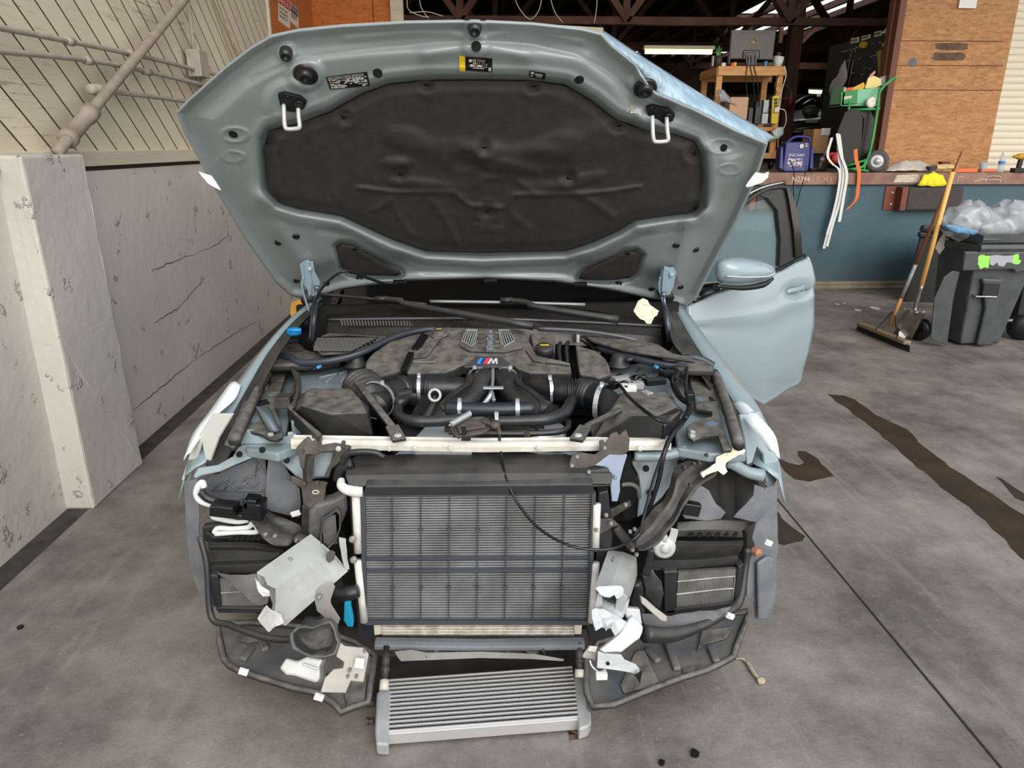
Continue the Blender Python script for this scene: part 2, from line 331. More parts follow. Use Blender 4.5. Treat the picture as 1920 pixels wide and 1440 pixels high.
# dock face, steel edge, dock floor
dmt, nt, N, L, b = nodes('dock_teal_paint', .6); v = maps(N, L); vv = maps(N, L, (1, 1, .25))
c = mx(N, L, mr(N, L, nz(N, L, v, 1.5, 6), .35, .7), lin((66, 96, 106)), lin((52, 80, 92)))
c = mx(N, L, mr(N, L, nz(N, L, v, 12, 6, .75), .70, .73), c, lin((190, 200, 198)))
c = mx(N, L, mr(N, L, nz(N, L, maps(N, L, (.4, 1, 3), (0, 0.2, 0)), 9, 6, .7), .70, .73), c, lin((34, 44, 48)))
sp = N.new('ShaderNodeSeparateXYZ'); L.new(v, sp.inputs[0])
c = mx(N, L, m_(N, L, 'MULTIPLY', mr(N, L, sp.outputs[2], .42, .0), mr(N, L, nz(N, L, vv, 7, 8, .7), .42, .62)), c, lin((84, 84, 84)))
c = mx(N, L, mr(N, L, m_(N, L, 'ADD', sp.outputs[2], m_(N, L, 'MULTIPLY', nz(N, L, v, 9, 4), .08)), .10, .085), c, lin((168, 158, 142)))
L.new(c, b.inputs['Base Color']); bumpn(N, L, b, nz(N, L, v, 18, 6), .25)
g = G(); g.box((3.5, YD+.5, .60), (11.5, 1.0, 1.20)); g.make('wall_dock', dmt, kind='structure', base=(3.5, YD+.5, 0))
g = G(); g.box((3.6, YD-.0, .035), (11, .12, .09)); g.make('baseboard_dock', M('dusty_footing', (150, 138, 118), .9, c2=(100, 88, 74), sc=7, bump=.4, bsc=20), kind='structure', bev=.02, crumple=.02, cs=.15)
edge = M('rusty_edge', (128, 92, 80), .6, c2=(158, 122, 104), sc=6, amt=.8, bump=.15, bsc=30)
g = G(); g.box((3.5, YD-.02, 1.265), (11.5, .06, .13)); ed = g.make('trim_9', edge, kind='structure', bev=.004)
chalk = M('chalk', (226, 206, 186), .9)
text('trim_10', 'N2394', Py(1485, 341, YD-.055), (1, 0, 0), (0, 0, 1), .062, chalk, None, w=.20, kind='structure')
text('trim_11', 'EXIT', Py(1530, 341, YD-.055), (1, 0, 0), (0, 0, 1), .062, M('chalk_dim', (190, 150, 120), .9), None, w=.26, kind='structure')
g = G(); pts = [Py(x, y, YD-.056) for x, y in ((1675, 342), (1682, 328), (1722, 327), (1728, 342))]; g.prism(pts, (0, .004, 0)); g.make('trim_12', M('pale_patch', (214, 204, 184), .9, c2=(150, 140, 120), sc=40), kind='structure')
g = G()
for q in ([(1795, 342), (1797, 332), (1806, 332)], [(1826, 341), (1840, 336), (1852, 338)], [(1848, 342), (1852, 331), (1876, 331), (1874, 342)], [(1853, 337), (1875, 337)]):
    g.tube([Py(x, y, YD-.055) for x, y in q], .004, 5, 2)
g.make('trim_13', chalk, kind='structure')
ufm = M('dock_floor', (128, 116, 98), .7, c2=(90, 80, 66), sc=3)
g = G(); g.box((5, YD+12, ZD-.03), (30, 24, .06)); g.make('floor_upper', ufm, kind='structure')
g = G(); g.box((3, 5.9, 5.65), (14, 4.9, .12)); g.make('ceiling_canopy', M('canopy', (120, 112, 100), .8), kind='structure')
YW = YD+.34
# OSB wall right of the opening, its brown edge trim, roller door
g = G(); pts = [Py(1650, 306, YW), Py(1851, 306, YW), Py(1907, 0, YW)]
xo0, xo1 = pts[0][0], pts[1][0]
g.box(((xo0+xo1)/2, YW+.02, 3.6), (xo1-xo0, .04, 4.55)); g.make('wall_osb_right', osbm, kind='structure')
soot = M('soot_mark', (84, 66, 54), .9, c2=(120, 92, 70), sc=14, amt=.9)
for i, (x0, y0, x1, y1) in enumerate(((1750, 80, 1817, 94), (1745, 98, 1812, 114))):
    g = G(); n = 22; pts = []
    for k in range(n):
        a = 2*math.pi*k/n; q = .85+.15*random.random(); px = (x0+x1)/2+(x1-x0)/2*np.sign(math.cos(a))*abs(math.cos(a))**.4*q; py = (y0+y1)/2+(y1-y0)/2*np.sign(math.sin(a))*abs(math.sin(a))**.5*q
        pts.append(Py(px, py, YW-.001))
    g.prism(pts, (0, .003, 0)); g.make('trim_%d' % (14+i), soot, kind='structure')
g = G(); g.lathe(Py(1711, 117, YW-.001), (0, -1, 0), [(.05, 0), (.049, .002), (0.01, .002)]); g.make('trim_16', M('soot_blue', (86, 90, 96), .6, c2=(130, 130, 130), sc=20), kind='structure')
for k, yy in enumerate((77, 123, 169)):
    g = G(); p = Py(1780, yy, YW); g.box((p[0]-.02, YW-.001, p[2]), (xo1-xo0-.02, .003, .007)); g.make('trim_%d' % (17+k), M('seam2', (84, 52, 32), .9), kind='structure')
g = G(); g.box((xo0-.03, YW+.03, 3.6), (.075, .14, 4.6)); g.box((xo0-.075, YW+.10, 3.6), (.03, .1, 4.6)); g.make('trim_20', M('brown_frame', (110, 62, 42), .6), kind='structure', bev=.004)
dr = M('roller_cream', (226, 216, 196), .5)
g = G(); z = ZD
prof = []
while z < 5.6: prof += [(0, z), (-.012, z+.01), (-.016, z+.035), (-.012, z+.06), (.004, z+.072)]; z += .075
g.loft([[(x, YW+.03+dy, zz) for dy, zz in prof] for x in (xo1+.0, xo1+3.2)]); g.box((xo1+1.6, YW+.07, 3.5), (3.2, .04, 4.4)); g.make('door_1', dr, kind='structure')
# ---- warehouse shell ----
SKYL = [((Pz(1370, 60, 5)[0]+Pz(1500, 60, 5)[0])/2, (Pz(1430, 60, 5)[1]+Pz(1430, 44, 5)[1])/2, Pz(1500, 60, 5)[0]-Pz(1370, 60, 5)[0], abs(Pz(1430, 60, 5)[1]-Pz(1430, 44, 5)[1])), ((Pz(1405, 15, 5)[0]+Pz(1590, 15, 5)[0])/2, (Pz(1500, 28, 5)[1]+Pz(1500, -12, 5)[1])/2, Pz(1590, 15, 5)[0]-Pz(1405, 15, 5)[0], abs(Pz(1500, 28, 5)[1]-Pz(1500, -12, 5)[1])), (14.5, 13.0, 4.0, 2.5), (3.5, 11.0, 5.0, 1.6), (5, 29.2, 9, 1.8)]  # first pair are seen; the rest are unseen, added to brighten the warehouse
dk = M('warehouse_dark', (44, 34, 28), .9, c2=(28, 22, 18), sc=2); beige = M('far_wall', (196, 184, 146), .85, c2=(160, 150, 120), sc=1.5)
g = G(); g.box((5, 32, 3.15), (34, .1, 3.7)); g.make('wall_far', beige, kind='structure')
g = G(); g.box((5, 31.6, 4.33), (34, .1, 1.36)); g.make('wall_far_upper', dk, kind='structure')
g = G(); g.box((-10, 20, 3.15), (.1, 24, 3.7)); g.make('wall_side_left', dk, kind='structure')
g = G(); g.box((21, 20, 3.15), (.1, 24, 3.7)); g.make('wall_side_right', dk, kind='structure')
g = G()                                   # roof with openings for the seen and the added skylights
SKY = SKYL
def roofz(y): return 6.9
xs = sorted(set([-10, 21]+[s[0]-s[2]/2 for s in SKY]+[s[0]+s[2]/2 for s in SKY])); ys = sorted(set([YD+.1, 32]+[s[1]-s[3]/2 for s in SKY]+[s[1]+s[3]/2 for s in SKY]))
for i in range(len(xs)-1):
    for j in range(len(ys)-1):
        cx, cy = (xs[i]+xs[i+1])/2, (ys[j]+ys[j+1])/2
        if any(abs(cx-s[0]) < s[2]/2 and abs(cy-s[1]) < s[3]/2 for s in SKY): continue
        g.box((cx, cy, 5.02), (xs[i+1]-xs[i], ys[j+1]-ys[j], .03))
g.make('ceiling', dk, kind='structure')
skm = M('skylight_panel', (235, 240, 235), .6, alpha=.08)
for i, s in enumerate(SKY):
    g = G(); g.box((s[0], s[1], 5.045), (s[2]+.1, s[3]+.1, .01)); g.make('window_%d' % (i+1), skm, kind='structure')
# front header and wall above / beside the opening
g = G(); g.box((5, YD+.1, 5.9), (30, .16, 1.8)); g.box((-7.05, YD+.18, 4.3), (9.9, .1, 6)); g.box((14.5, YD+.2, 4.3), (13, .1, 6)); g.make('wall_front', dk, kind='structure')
tw = M('truss_wood', (96, 62, 46), .8, c2=(60, 40, 32), sc=4)
ti = 21
for Y, zb in ((11.5, 3.34), (16, 3.54), (21.4, 3.72), (27.2, 3.9)):
    g = G(); zt = 4.92
    for zz, h in ((zb, .10 if Y < 12 else .16), (zt, .12)): g.box((5, Y, zz), (29, .12, h))
    for k in range(12):
        x = -9+k*2.4+Y*.13;
        if Y < 12 and k > 5: continue
        g.beam((x, Y+.02, zb), (x+1.2, Y+.02, zt), .09, .16, up=(0, 1, 0)); g.beam((x+1.2, Y-.02, zt), (x+2.4, Y-.02, zb), .09, .16, up=(0, 1, 0)); g.box((x, Y, (zb+zt)/2), (.1, .1, zt-zb))
    g.make('trim_%d' % ti, tw, kind='structure'); ti += 1
g = G()
for k in range(44): g.box((-9+k*.68, 20, 4.93), (.10, 23, .14))
g.make('trim_%d' % ti, tw, kind='structure'); ti += 1
for k, (x, y) in enumerate(((1.5, 24.5), (Py(1479, 190, 13.2)[0], 13.25), (13.5, 24.5))):
    g = G(); g.box((x, y, 3.2), (.2, .2, 3.7)); g.make('trim_%d' % ti, tw, kind='structure'); ti += 1
g = G(); g.beam(Py(1030, 56, YD+.3), Py(1130, 62, YD+.3)+A([0, 0, 0]), .05, .10); g.make('trim_%d' % ti, wood, kind='structure'); ti += 1
# pegboard side wall just inside the opening
XP = Py(1692, 60, YD+.42)[0]
g = G(); y1 = YD+.42; y2 = YD*(XP/Py(1560, 100, YD)[0])+.1; g.box((XP+.02, (y1+y2)/2, 2.12), (.04, y2-y1, 1.58)); g.make('wall_pegboard', M('pegboard', (36, 40, 38), .6), kind='structure', base=(XP, (y1+y2)/2, ZD))
PEG = Plane((XP-.004, 9, 2), (-1, 0, 0))
lbl = M('label_cream', (212, 204, 176), .7); ink = M('ink', (40, 40, 30), .8)
def pegp(x, y, off=0): return PEG.p(x, y, off)
for i, (x0, ya, yb, x1, yc, yd, tx) in enumerate(((1595, 82, 72, 1611, 79, 69, 'DRIVERS'), (1615, 77, 68, 1632, 71, 64, 'PLIERS'), (1639, 70, 60, 1654, 66, 57, 'WRENCH'), (1666, 60, 51, 1684, 55, 48, 'SNIPS'))):
    r = thing('tool_label', 'cream card above the tool board, %s' % ('leftmost of the row', 'second from the left', 'half under white cloth', 'rightmost of the row')[i], 'label', pegp(x0, ya), 'cards over the tool board')
    g = G(); q = [pegp(x0, ya), pegp(x0+.5, yb), pegp(x1, yd), pegp(x1-.5, yc)]; g.prism(q, (.003, 0, 0)); g.make('card', lbl, r)
    o = (q[0]*.75+q[1]*.25)+(q[3]-q[0])*.12; g = G()
    for k in range(7):
        a = q[0]+(q[3]-q[0])*(.15+.1*k)+(q[1]-q[0])*.3; g.tube([a+A([-.003, 0, 0]), a+(q[1]-q[0])*.4+A([-.003, 0, .0])], .0035, 4, 1)
    g.make('lettering', ink, r)
# ================= CAR =================
car = thing('car', 'light blue-grey saloon car with raised hood, stripped nose and open driver door', 'car', (0, 3.6, 0))
# ---------- hood (open) ----------
HO = Py(910, 525, 2.95); HT = math.radians(43.6)
HP = Plane(HO, (0, -math.sin(HT), -math.cos(HT)))
TOP = [(330, 210), (352, 187), (420, 126), (470, 88), (508, 66), (560, 55), (640, 47), (760, 40), (890, 38), (1000, 43), (1090, 53), (1128, 62), (1147, 83), (1193, 120), (1213, 153), (1230, 172), (1293, 199), (1380, 243), (1440, 268)]
BOT = [(330, 210), (345, 250), (400, 350), (460, 450), (515, 528), (545, 555), (580, 563), (600, 556), (640, 543), (750, 527), (910, 522), (1040, 528), (1150, 545), (1250, 568), (1285, 574), (1306, 560), (1337, 500), (1380, 420), (1417, 340), (1434, 290), (1440, 268)]
tp = A(TOP, float); bt = A(BOT, float)
def sdf(X, Y, poly):
    P_ = A(poly, float); d = np.full(X.shape, 1e9); ins = np.zeros(X.shape, bool); n = len(P_)
    for i in range(n):
        a, b_ = P_[i], P_[(i+1) % n]; e = b_-a; wx, wy = X-a[0], Y-a[1]; t = np.clip((wx*e[0]+wy*e[1])/(e@e), 0, 1)
        d = np.minimum(d, (wx-t*e[0])**2+(wy-t*e[1])**2)
        c = ((a[1] > Y) != (b_[1] > Y)) & (X < (b_[0]-a[0])*(Y-a[1])/(b_[1]-a[1]+1e-9)+a[0]); ins ^= c
    return np.where(ins, -1, 1)*np.sqrt(d)
def line(X, Y, pts):
    d = np.full(X.shape, 1e9)
    for i in range(len(pts)-1):
        a, b_ = A(pts[i], float), A(pts[i+1], float); e = b_-a; wx, wy = X-a[0], Y-a[1]; t = np.clip((wx*e[0]+wy*e[1])/(e@e), 0, 1)
        d = np.minimum(d, (wx-t*e[0])**2+(wy-t*e[1])**2)
    return np.sqrt(d)
def sst(x, a, b): t = np.clip((x-a)/(b-a), 0, 1); return t*t*(3-2*t)
LINER = [(497, 262), (506, 247), (560, 233), (620, 212), (680, 178), (730, 160), (800, 153), (900, 152), (1000, 154), (1060, 162), (1110, 192), (1150, 225), (1200, 243), (1260, 253), (1300, 268), (1312, 290), (1316, 330), (1315, 385), (1300, 398), (1250, 404), (1190, 413), (1160, 432), (1110, 455), (1060, 471), (900, 475), (800, 471), (740, 450), (700, 432), (640, 404), (560, 391), (522, 379), (501, 352), (497, 300)]
BEAM = [(490, 372), (530, 388), (600, 396), (650, 412), (710, 446), (780, 480), (910, 486), (1060, 482), (1120, 458), (1180, 424), (1250, 410), (1320, 400)]
TRL = [(630, 462), (640, 456), (662, 460), (700, 482), (750, 508), (753, 514), (745, 518), (700, 517), (655, 513), (640, 500)]
TRR = [(1084, 522), (1090, 510), (1168, 472), (1192, 470), (1203, 478), (1192, 513), (1180, 522), (1140, 526), (1095, 525)]
OUT = TOP+BOT[-2:0:-1]
def hoodh(X, Y):
    so = -sdf(X, Y, OUT); sl_ = sdf(X, Y, LINER)
    h = np.zeros(X.shape)
    h += .008*np.exp(-((so-4)/4)**2)                                  # hemmed rim
    h -= .012*sst(so, 8, 18)*(1-sst(so, 24, 70))                       # gutter behind it
    h += .014*sst(so, 34, 62)                                            # raised inner frame
    h -= .050*(1-sst(sl_, -2, 16))                                       # well for the liner
    h += .004*np.exp(-((sl_-24)/6)**2)
    h += .022*np.exp(-(line(X, Y, BEAM)/20)**2)*sst(sl_, -2, 10)
    for s_ in (TRL, TRR): h -= .034*(1-sst(sdf(X, Y, s_), -2, 10))
    h -= .006*np.exp(-(line(X, Y, [(600, 430), (660, 440), (730, 485), (800, 508), (910, 514), (1060, 508), (1130, 480), (1200, 442), (1270, 430)])/7)**2)
    for ox in ((505, 430, 600, 545), (1318, 420, 1262, 545)): h += .010*np.exp(-(line(X, Y, [(ox[0]+25 if ox[0] < 900 else ox[0]-25, ox[1]), ((ox[2]), ox[3])])/16)**2)
    for (x, y, r, q) in ((537, 97, 20, .012), (573, 140, 34, .014), (1207, 166, 32, .014), (545, 192, 48, .014), (1240, 216, 46, .014), (890, 52, 20, .010), (893, 88, 26, .008)):
        d = np.hypot(X-x, (Y-y)*1.15); h += q*(1-sst(d, r*.75, r*1.25))
    for (x, y, rx, ry) in ((440, 253, 24, 13), (437, 294, 20, 10), (1353, 275, 24, 13), (1368, 318, 20, 10)):
        d = np.hypot((X-x)/rx, (Y-y)/ry); h += .004*np.exp(-((d-1)/.22)**2)
    cr1 = [(470, 150), (560, 110), (700, 92), (800, 84), (890, 76), (1000, 84), (1080, 102), (1140, 134), (1190, 182)]
    h -= .005*np.exp(-(line(X, Y, cr1)/6)**2)
    h += .006*np.exp(-(line(X, Y, [(650, 72), (760, 62), (840, 62), (890, 72), (940, 62), (1010, 62), (1090, 78)])/8)**2)
    h += .010*np.exp(-(line(X, Y, [(800, 100), (860, 84), (920, 84), (985, 104)])/16)**2)
    h -= .010*sst(np.abs(Y-300), 40, 10)*0
    return h
def crown(X, Y):   # gentle bow of the whole panel, more at the nose
    u = (X-900)/560.0; return -.030*u*u-.05*sst(-(Y-260), 0, 260)*0
ns, ntt = 330, 190
xs_ = np.concatenate([[330], np.linspace(332, 1438, ns-2), [1440]]); yt = np.interp(xs_, tp[:, 0], tp[:, 1]); yb = np.interp(xs_, bt[:, 0], bt[:, 1])
# Perspective-correct rows on the hood plane
tt = np.linspace(0, 1, ntt)[:, None]; XX = np.repeat(xs_[None, :], ntt, 0); YY = yt[None]+(yb-yt)[None]*tt
Hh = hoodh(XX, YY)+crown(XX, YY)
def hp(x, y, off=0): return HP.p(x, y, off)
def hs(x, y, off=0): return HP.p(x, y, off+float(hoodh(A([float(x)]), A([float(y)]))[0]+crown(A([float(x)]), A([float(y)]))[0]))
base_pts = np.array([[HP.p(XX[i, j], YY[i, j], Hh[i, j]) for j in range(ns)] for i in range(ntt)])
g = G(); g.sheet(base_pts[::-1], .010)
# outer skin folded back over the bent front corner, plus the outer panel behind
hood = None
vs = np.array(base_pts)
hood = g.make('hood', hoodp, car, label='open hood seen from its underside', smooth=True)
# outer skin (painted, shiny) a few centimetres behind the inner frame
rows = []
for k in range(22):
    t = k/21; row = []
    for j in range(40):
        x = 336+(1434-336)*j/39; a = np.interp(x, tp[:, 0], tp[:, 1]); b_ = np.interp(x, bt[:, 0], bt[:, 1]); y = a+(b_-a)*t
        e = min(1, min(t, 1-t)*6, min(j, 39-j)/39*7); row.append(HP.p(x, y, crown(x, y)-.012-.045*math.sqrt(max(e, 0))))
    rows.append(row)
g = G(); g.sheet(rows, .0015); g.make('hood_skin', paint, hood, label='glossy outer skin of the hood', smooth=True)
ED1 = [(1128, 62), (1147, 83), (1193, 120), (1213, 153), (1230, 172), (1293, 199), (1380, 243), (1438, 268)]
ED2 = [(1133, 58), (1190, 96), (1240, 128), (1290, 160), (1327, 183), (1380, 214), (1448, 254), (1441, 266)]
rows = []
for k in range(9):
    t = k/8; rows.append([HP.p(a[0]+(b_[0]-a[0])*t, a[1]+(b_[1]-a[1])*t, crown(a[0], a[1])-.10*t-.02*math.sin(math.pi*t)*-1) for a, b_ in zip(cr([A(q+(0,)) for q in ED1], 5), cr([A(q+(0,)) for q in ED2], 5))])
skinm = M('scratched_paint', (138, 164, 182), .3, c2=(205, 222, 232), sc=22, amt=.3, stretch=(1, 5, 1), coat=.5, contrast=.12)
g = G(); g.sheet(rows, .003); g.make('buckled_corner', skinm, hood, label='scratched outer skin showing past the bent hood corner', smooth=True)
# liner
g = G(); nu, nv = 170, 80; lx = np.linspace(497, 1316, nu)
lp = A(LINER, float); top_i = [(497, 262)]+LINER[1:17]+[(1316, 330)]
ltop = np.interp(lx, [497, 506, 560, 620, 680, 730, 800, 900, 1000, 1060, 1110, 1150, 1200, 1260, 1300, 1312, 1316], [285, 247, 233, 212, 178, 160, 153, 152, 154, 162, 192, 225, 243, 253, 268, 288, 320])
lbot = np.interp(lx, [497, 501, 522, 560, 640, 700, 740, 800, 900, 1060, 1110, 1160, 1190, 1250, 1300, 1315, 1316], [310, 352, 379, 391, 404, 432, 450, 471, 475, 471, 455, 432, 413, 404, 398, 385, 340])
T = np.linspace(0, 1, nv)[:, None]; LX = np.repeat(lx[None], nv, 0); LY = ltop[None]+(lbot-ltop)[None]*T
def lh(X, Y):
    e = -sdf(X, Y, LINER); h = -.016+.014*sst(e, 0, 22)
    B = lambda x, y, rx, ry, q, a=0: q*np.exp(-((((X-x)*math.cos(a)+(Y-y)*math.sin(a))/rx)**2+((-(X-x)*math.sin(a)+(Y-y)*math.cos(a))/ry)**2)**2)
    h += B(765, 262, 45, 22, .014, .25)+B(745, 305, 28, 10, .012)+B(850, 285, 60, 26, .010)+B(1000, 300, 95, 30, .016, .05)+B(1010, 318, 70, 22, -.012)+B(1045, 270, 50, 22, .012, -.2)+B(1100, 262, 60, 34, .012)
    h += B(950, 312, 60, 14, .012, .15)+B(790, 345, 60, 10, .010, .1)+B(1080, 340, 60, 12, .012, -.25)+B(905, 285, 40, 18, .012)+B(870, 300, 22, 16, -.012)
    h += .010*sst(line(X, Y, [(672, 352), (740, 360), (850, 360), (880, 385), (945, 390), (960, 365), (1080, 364), (1150, 358), (1200, 350)]), 7, 0)
    h += .008*np.exp(-(line(X, Y, [(700, 395), (735, 372), (745, 400), (770, 440)])/6)**2)+.008*np.exp(-(line(X, Y, [(1085, 362), (1130, 392), (1150, 405)])/7)**2)+.006*np.exp(-(line(X, Y, [(810, 375), (840, 420), (860, 465)])/6)**2)+.006*np.exp(-(line(X, Y, [(960, 400), (990, 430), (980, 465)])/6)**2)
    h += .006*np.exp(-(line(X, Y, [(900, 350), (905, 335), (960, 330), (1000, 360)])/6)**2)+.004*sst(sdf(X, Y, [(888, 421), (942, 424), (942, 437), (888, 434)]), 3, 0)
    for x, y in ((800, 160), (1000, 163), (646, 220), (1158, 236), (505, 268), (515, 378), (1299, 288), (1303, 390), (751, 327), (908, 277), (1068, 335), (913, 396)):
        d = np.hypot(X-x, Y-y); h -= .012*np.exp(-(d/11)**2); h += .005*np.exp(-((d-18)/8)**2)
    return h
LH = lh(LX, LY)
g.sheet([[HP.p(LX[i, j], LY[i, j], LH[i, j]+crown(LX[i, j], LY[i, j])) for j in range(nu)] for i in range(nv)][::-1], .006)
lin_ = g.make('hood_liner', liner, hood, label='black felt insulation liner', smooth=True)
fast = blks
for x, y in ((800, 160), (1000, 163), (646, 220), (1158, 236), (505, 268), (1299, 288), (1303, 390), (751, 327), (908, 277), (1068, 335), (913, 396)):
    q = HP.p(x, y, float(lh(A([float(x)]), A([float(y)]))[0])+crown(x, y)); g = G(); g.lathe(q, HP.n, [(.011, -.002), (.011, .001), (.008, .003), (.003, .003), (.002, -.001)], 14); g.make('liner_clip', fast, hood, smooth=True, ang=30)
for s_, nm in ((TRL, 0), (TRR, 1)):
    g = G(); cx = sum(p[0] for p in s_)/len(s_); cy = sum(p[1] for p in s_)/len(s_)
    rings = []
    for k, off in ((1, -.012), (.97, -.004), (.9, .0), (.75, .003), (.4, .001), (.05, .0)): rings.append([HP.p(cx+(x-cx)*k, cy+(y-cy)*k, off+crown(x, y)) for x, y in s_])
    g.loft(rings, close_u=True, cap=True); g.make('corner_liner', liner, hood, smooth=True, ang=30)
    for x, y in (((665, 467), (742, 513), (648, 505)), ((1092, 519), (1177, 475), (1180, 518)))[nm]:
        g = G(); g.lathe(HP.p(x, y, .002+crown(x, y)), HP.n, [(.009, -.002), (.009, .002), (.003, .003)], 12); g.make('liner_clip', fast, hood, smooth=True)
def disc(x, y, r, mat, name, h=.006, ho=0, inner=None):
    q = hs(x, y, ho); g = G(); g.lathe(q, HP.n, [(r*1.05, -.004), (r*1.05, h*.4), (r*.85, h), (r*.5, h), (r*.45, h*.3), (.001, h*.3)], 18); return g.make(name, mat, hood, smooth=True)
for x, y in ((555, 443), (522, 455), (1268, 460), (1304, 468), (674, 522), (1160, 532), (556, 526), (612, 531), (1222, 541), (1276, 538)): disc(x, y, .013, blks, 'hood_plug')
hole = M('hole_black', (4, 4, 5), .9)
for x, y in ((708, 137), (1086, 150), (437, 252), (1357, 277), (893, 87)):
    q = hs(x, y, .001); nn_ = np.cross(hs(x+4, y)-hs(x-4, y), hs(x, y+4)-hs(x, y-4)); nn_ = nn_ if nn_@HP.n > 0 else -nn_; g = G(); g.lathe(q, nn_, [(.0135, -.002), (.0135, .0012), (.001, .0012)], 18); g.make('access_hole', hole, hood)
for x, y in ((537, 97), (890, 50)):
    q = hs(x, y); g = G(); g.lathe(q, HP.n+A([0, -.3, -.3]), [(.018, -.005), (.018, .012), (.015, .022), (.012, .024), (.007, .02), (.005, .012), (.001, .012)], 18); g.make('rubber_buffer', rub, hood, smooth=True)
for x, y in ((573, 140), (1210, 166)):
    q = hs(x, y); g = G(); g.lathe(q, HP.n, [(.034, -.004), (.034, .003), (.029, .006), (.022, .006), (.020, .015), (.014, .02), (.008, .02), (.006, .012), (.001, .012)], 22); g.make('spring_cup', blks, hood, smooth=True)
for cx, cy, dx in ((547, 195, 0), (1238, 219, 0)):
    g = G(); s_ = -1 if cx < 900 else -1
    poly = [(cx-26, cy-16), (cx-14, cy-19), (cx+16, cy-13), (cx+28, cy-3), (cx+24, cy+8), (cx+4, cy+16), (cx-8, cy+14), (cx-22, cy+2)]
    so_ = float((hs(cx, cy)-HO)@HP.n)+.010; g.prism([HP.p(x, y, so_) for x, y in poly], -HP.n*.012); g.lathe(HP.p(cx+14, cy+1, so_), HP.n, [(.016, 0), (.015, .005), (.010, .007), (.001, .007)], 16); g.lathe(HP.p(cx-8, cy-12, so_), HP.n, [(.009, 0), (.009, .004), (.001, .005)], 12)
    sp_ = g.make('striker_plate', blks, hood, smooth=False, bev=.001)
    L_ = cy+46; w_ = 33
    g = G(); o = [HP.p(cx-15, cy-2, .020), HP.p(cx-14, cy+30, .060), HP.p(cx-12, L_-2, .075), HP.p(cx-7, L_+1, .078), HP.p(cx+10, L_, .078), HP.p(cx+15, L_-4, .075), HP.p(cx+13, cy+25, .055), HP.p(cx+12, cy+2, .020)]
    g.tube(o, .0062, 10, 3); g.make('striker_loop', M('striker_grey', (196, 198, 198), .4, metal=.3), hood, label='silver striker loop', smooth=True)
# labels on the hood
stk = M('sticker_black', (14, 14, 16), .35); stw = M('sticker_print', (214, 212, 206), .6); sty = M('sticker_yellow', (235, 205, 40), .5)
def sticker(poly, m, name, rows=(), off=.0015):
    bl = lambda u, v: tuple((poly[0][i]*(1-u)+poly[1][i]*u)*(1-v)+(poly[3][i]*(1-u)+poly[2][i]*u)*v for i in (0, 1))
    g = G(); g.sheet([[hs(*bl(u, v), off+.0015) for u in np.linspace(0, 1, 14)] for v in np.linspace(1, 0, 8)], .001); s_ = g.make(name, m, hood)
    for (u0, v0, u1, v1) in rows:
        f = lambda u, v: hs(*bl(u, v), off+.0026)
        g = G(); g.prism([f(u0, v0), f(u1, v0), f(u1, v1), f(u0, v1)], -HP.n*.0006)
        yield_ = g.v; printed.append((g.v, g.f))
    return s_
printed = []
def flush(): 
    global printed
    g = G()
    for v, f in printed: g.add(v, f)
    printed = []; g.make('sticker_print', stw, hood)
rws = []
for r in range(9):
    v = .30+r*.075; u = .04
    while u < .93:
        w_ = random.uniform(.04, .13)
        if random.random() < .74 and not (r > 6 and .4 < u < .78): rws.append((u, v, min(u+w_, .96), v+.035))
        u += w_+.02
sticker([(611, 145), (688, 135), (694, 161), (619, 168)], stk, 'emission_sticker', rws+[(.82, .82, .88, .96)]); flush()
a, b_, d_ = hs(613, 151, .007), hs(688, 142, .007), hs(611, 145, .003); yd = d_-hs(619, 168, .003)
text('sticker_text', 'VEHICLE EMISSION CONTROL INFORMATION', a+(b_-a)*.03, b_-a, yd, .011, stw, hood, w=.105)
sticker([(861, 106), (872, 107), (872.5, 135), (861.5, 133)], sty, 'yellow_sticker'); 
sticker([(872, 107), (923, 110), (923, 136), (872.5, 132)], stk, 'refrigerant_sticker', [(.28, .16, .40, .24), (.28, .36, .40, .42), (.28, .56, .38, .62), (.44, .56, .62, .66), (.28, .76, .70, .80), (.86, .68, .96, .92)]); 
for u, v in ((882, 114), (884, 123)): g = G(); g.lathe(hs(u, v, .005), HP.n, [(.005, 0), (.001, .0002)], 12); printed.append((g.v, g.f))
flush()
tx = hs(910, 114, 0)-hs(886, 113, 0); ty = hs(886, 110, 0)-hs(886, 120, 0)
text('sticker_text', 'R1234yf', hs(887, 115.5, .006), tx, ty, .010, stw, hood); text('sticker_text', '600 ± 15 g', hs(887, 121, .006), tx, ty, .009, stw, hood); text('sticker_text', 'PAG  SP-A2', hs(887, 126, .006), tx, ty, .008, stw, hood)
sticker([(993, 133), (1023, 138), (1022, 150), (992, 145)], stk, 'oil_sticker', [(.08, .15, .28, .40), (.08, .58, .22, .82), (.36, .3, .82, .5), (.44, .62, .76, .78)]); flush()
g = G()
for q in ([(1177, 203), (1175, 210)], [(1182, 203), (1186, 200), (1188, 203), (1183, 212), (1188, 211), (1200, 213)]): g.tube([hs(x, y, .002) for x, y in q], .0012, 5, 4)
g.make('chalk_scribble', chalk, hood, label='white marker scribble 12')
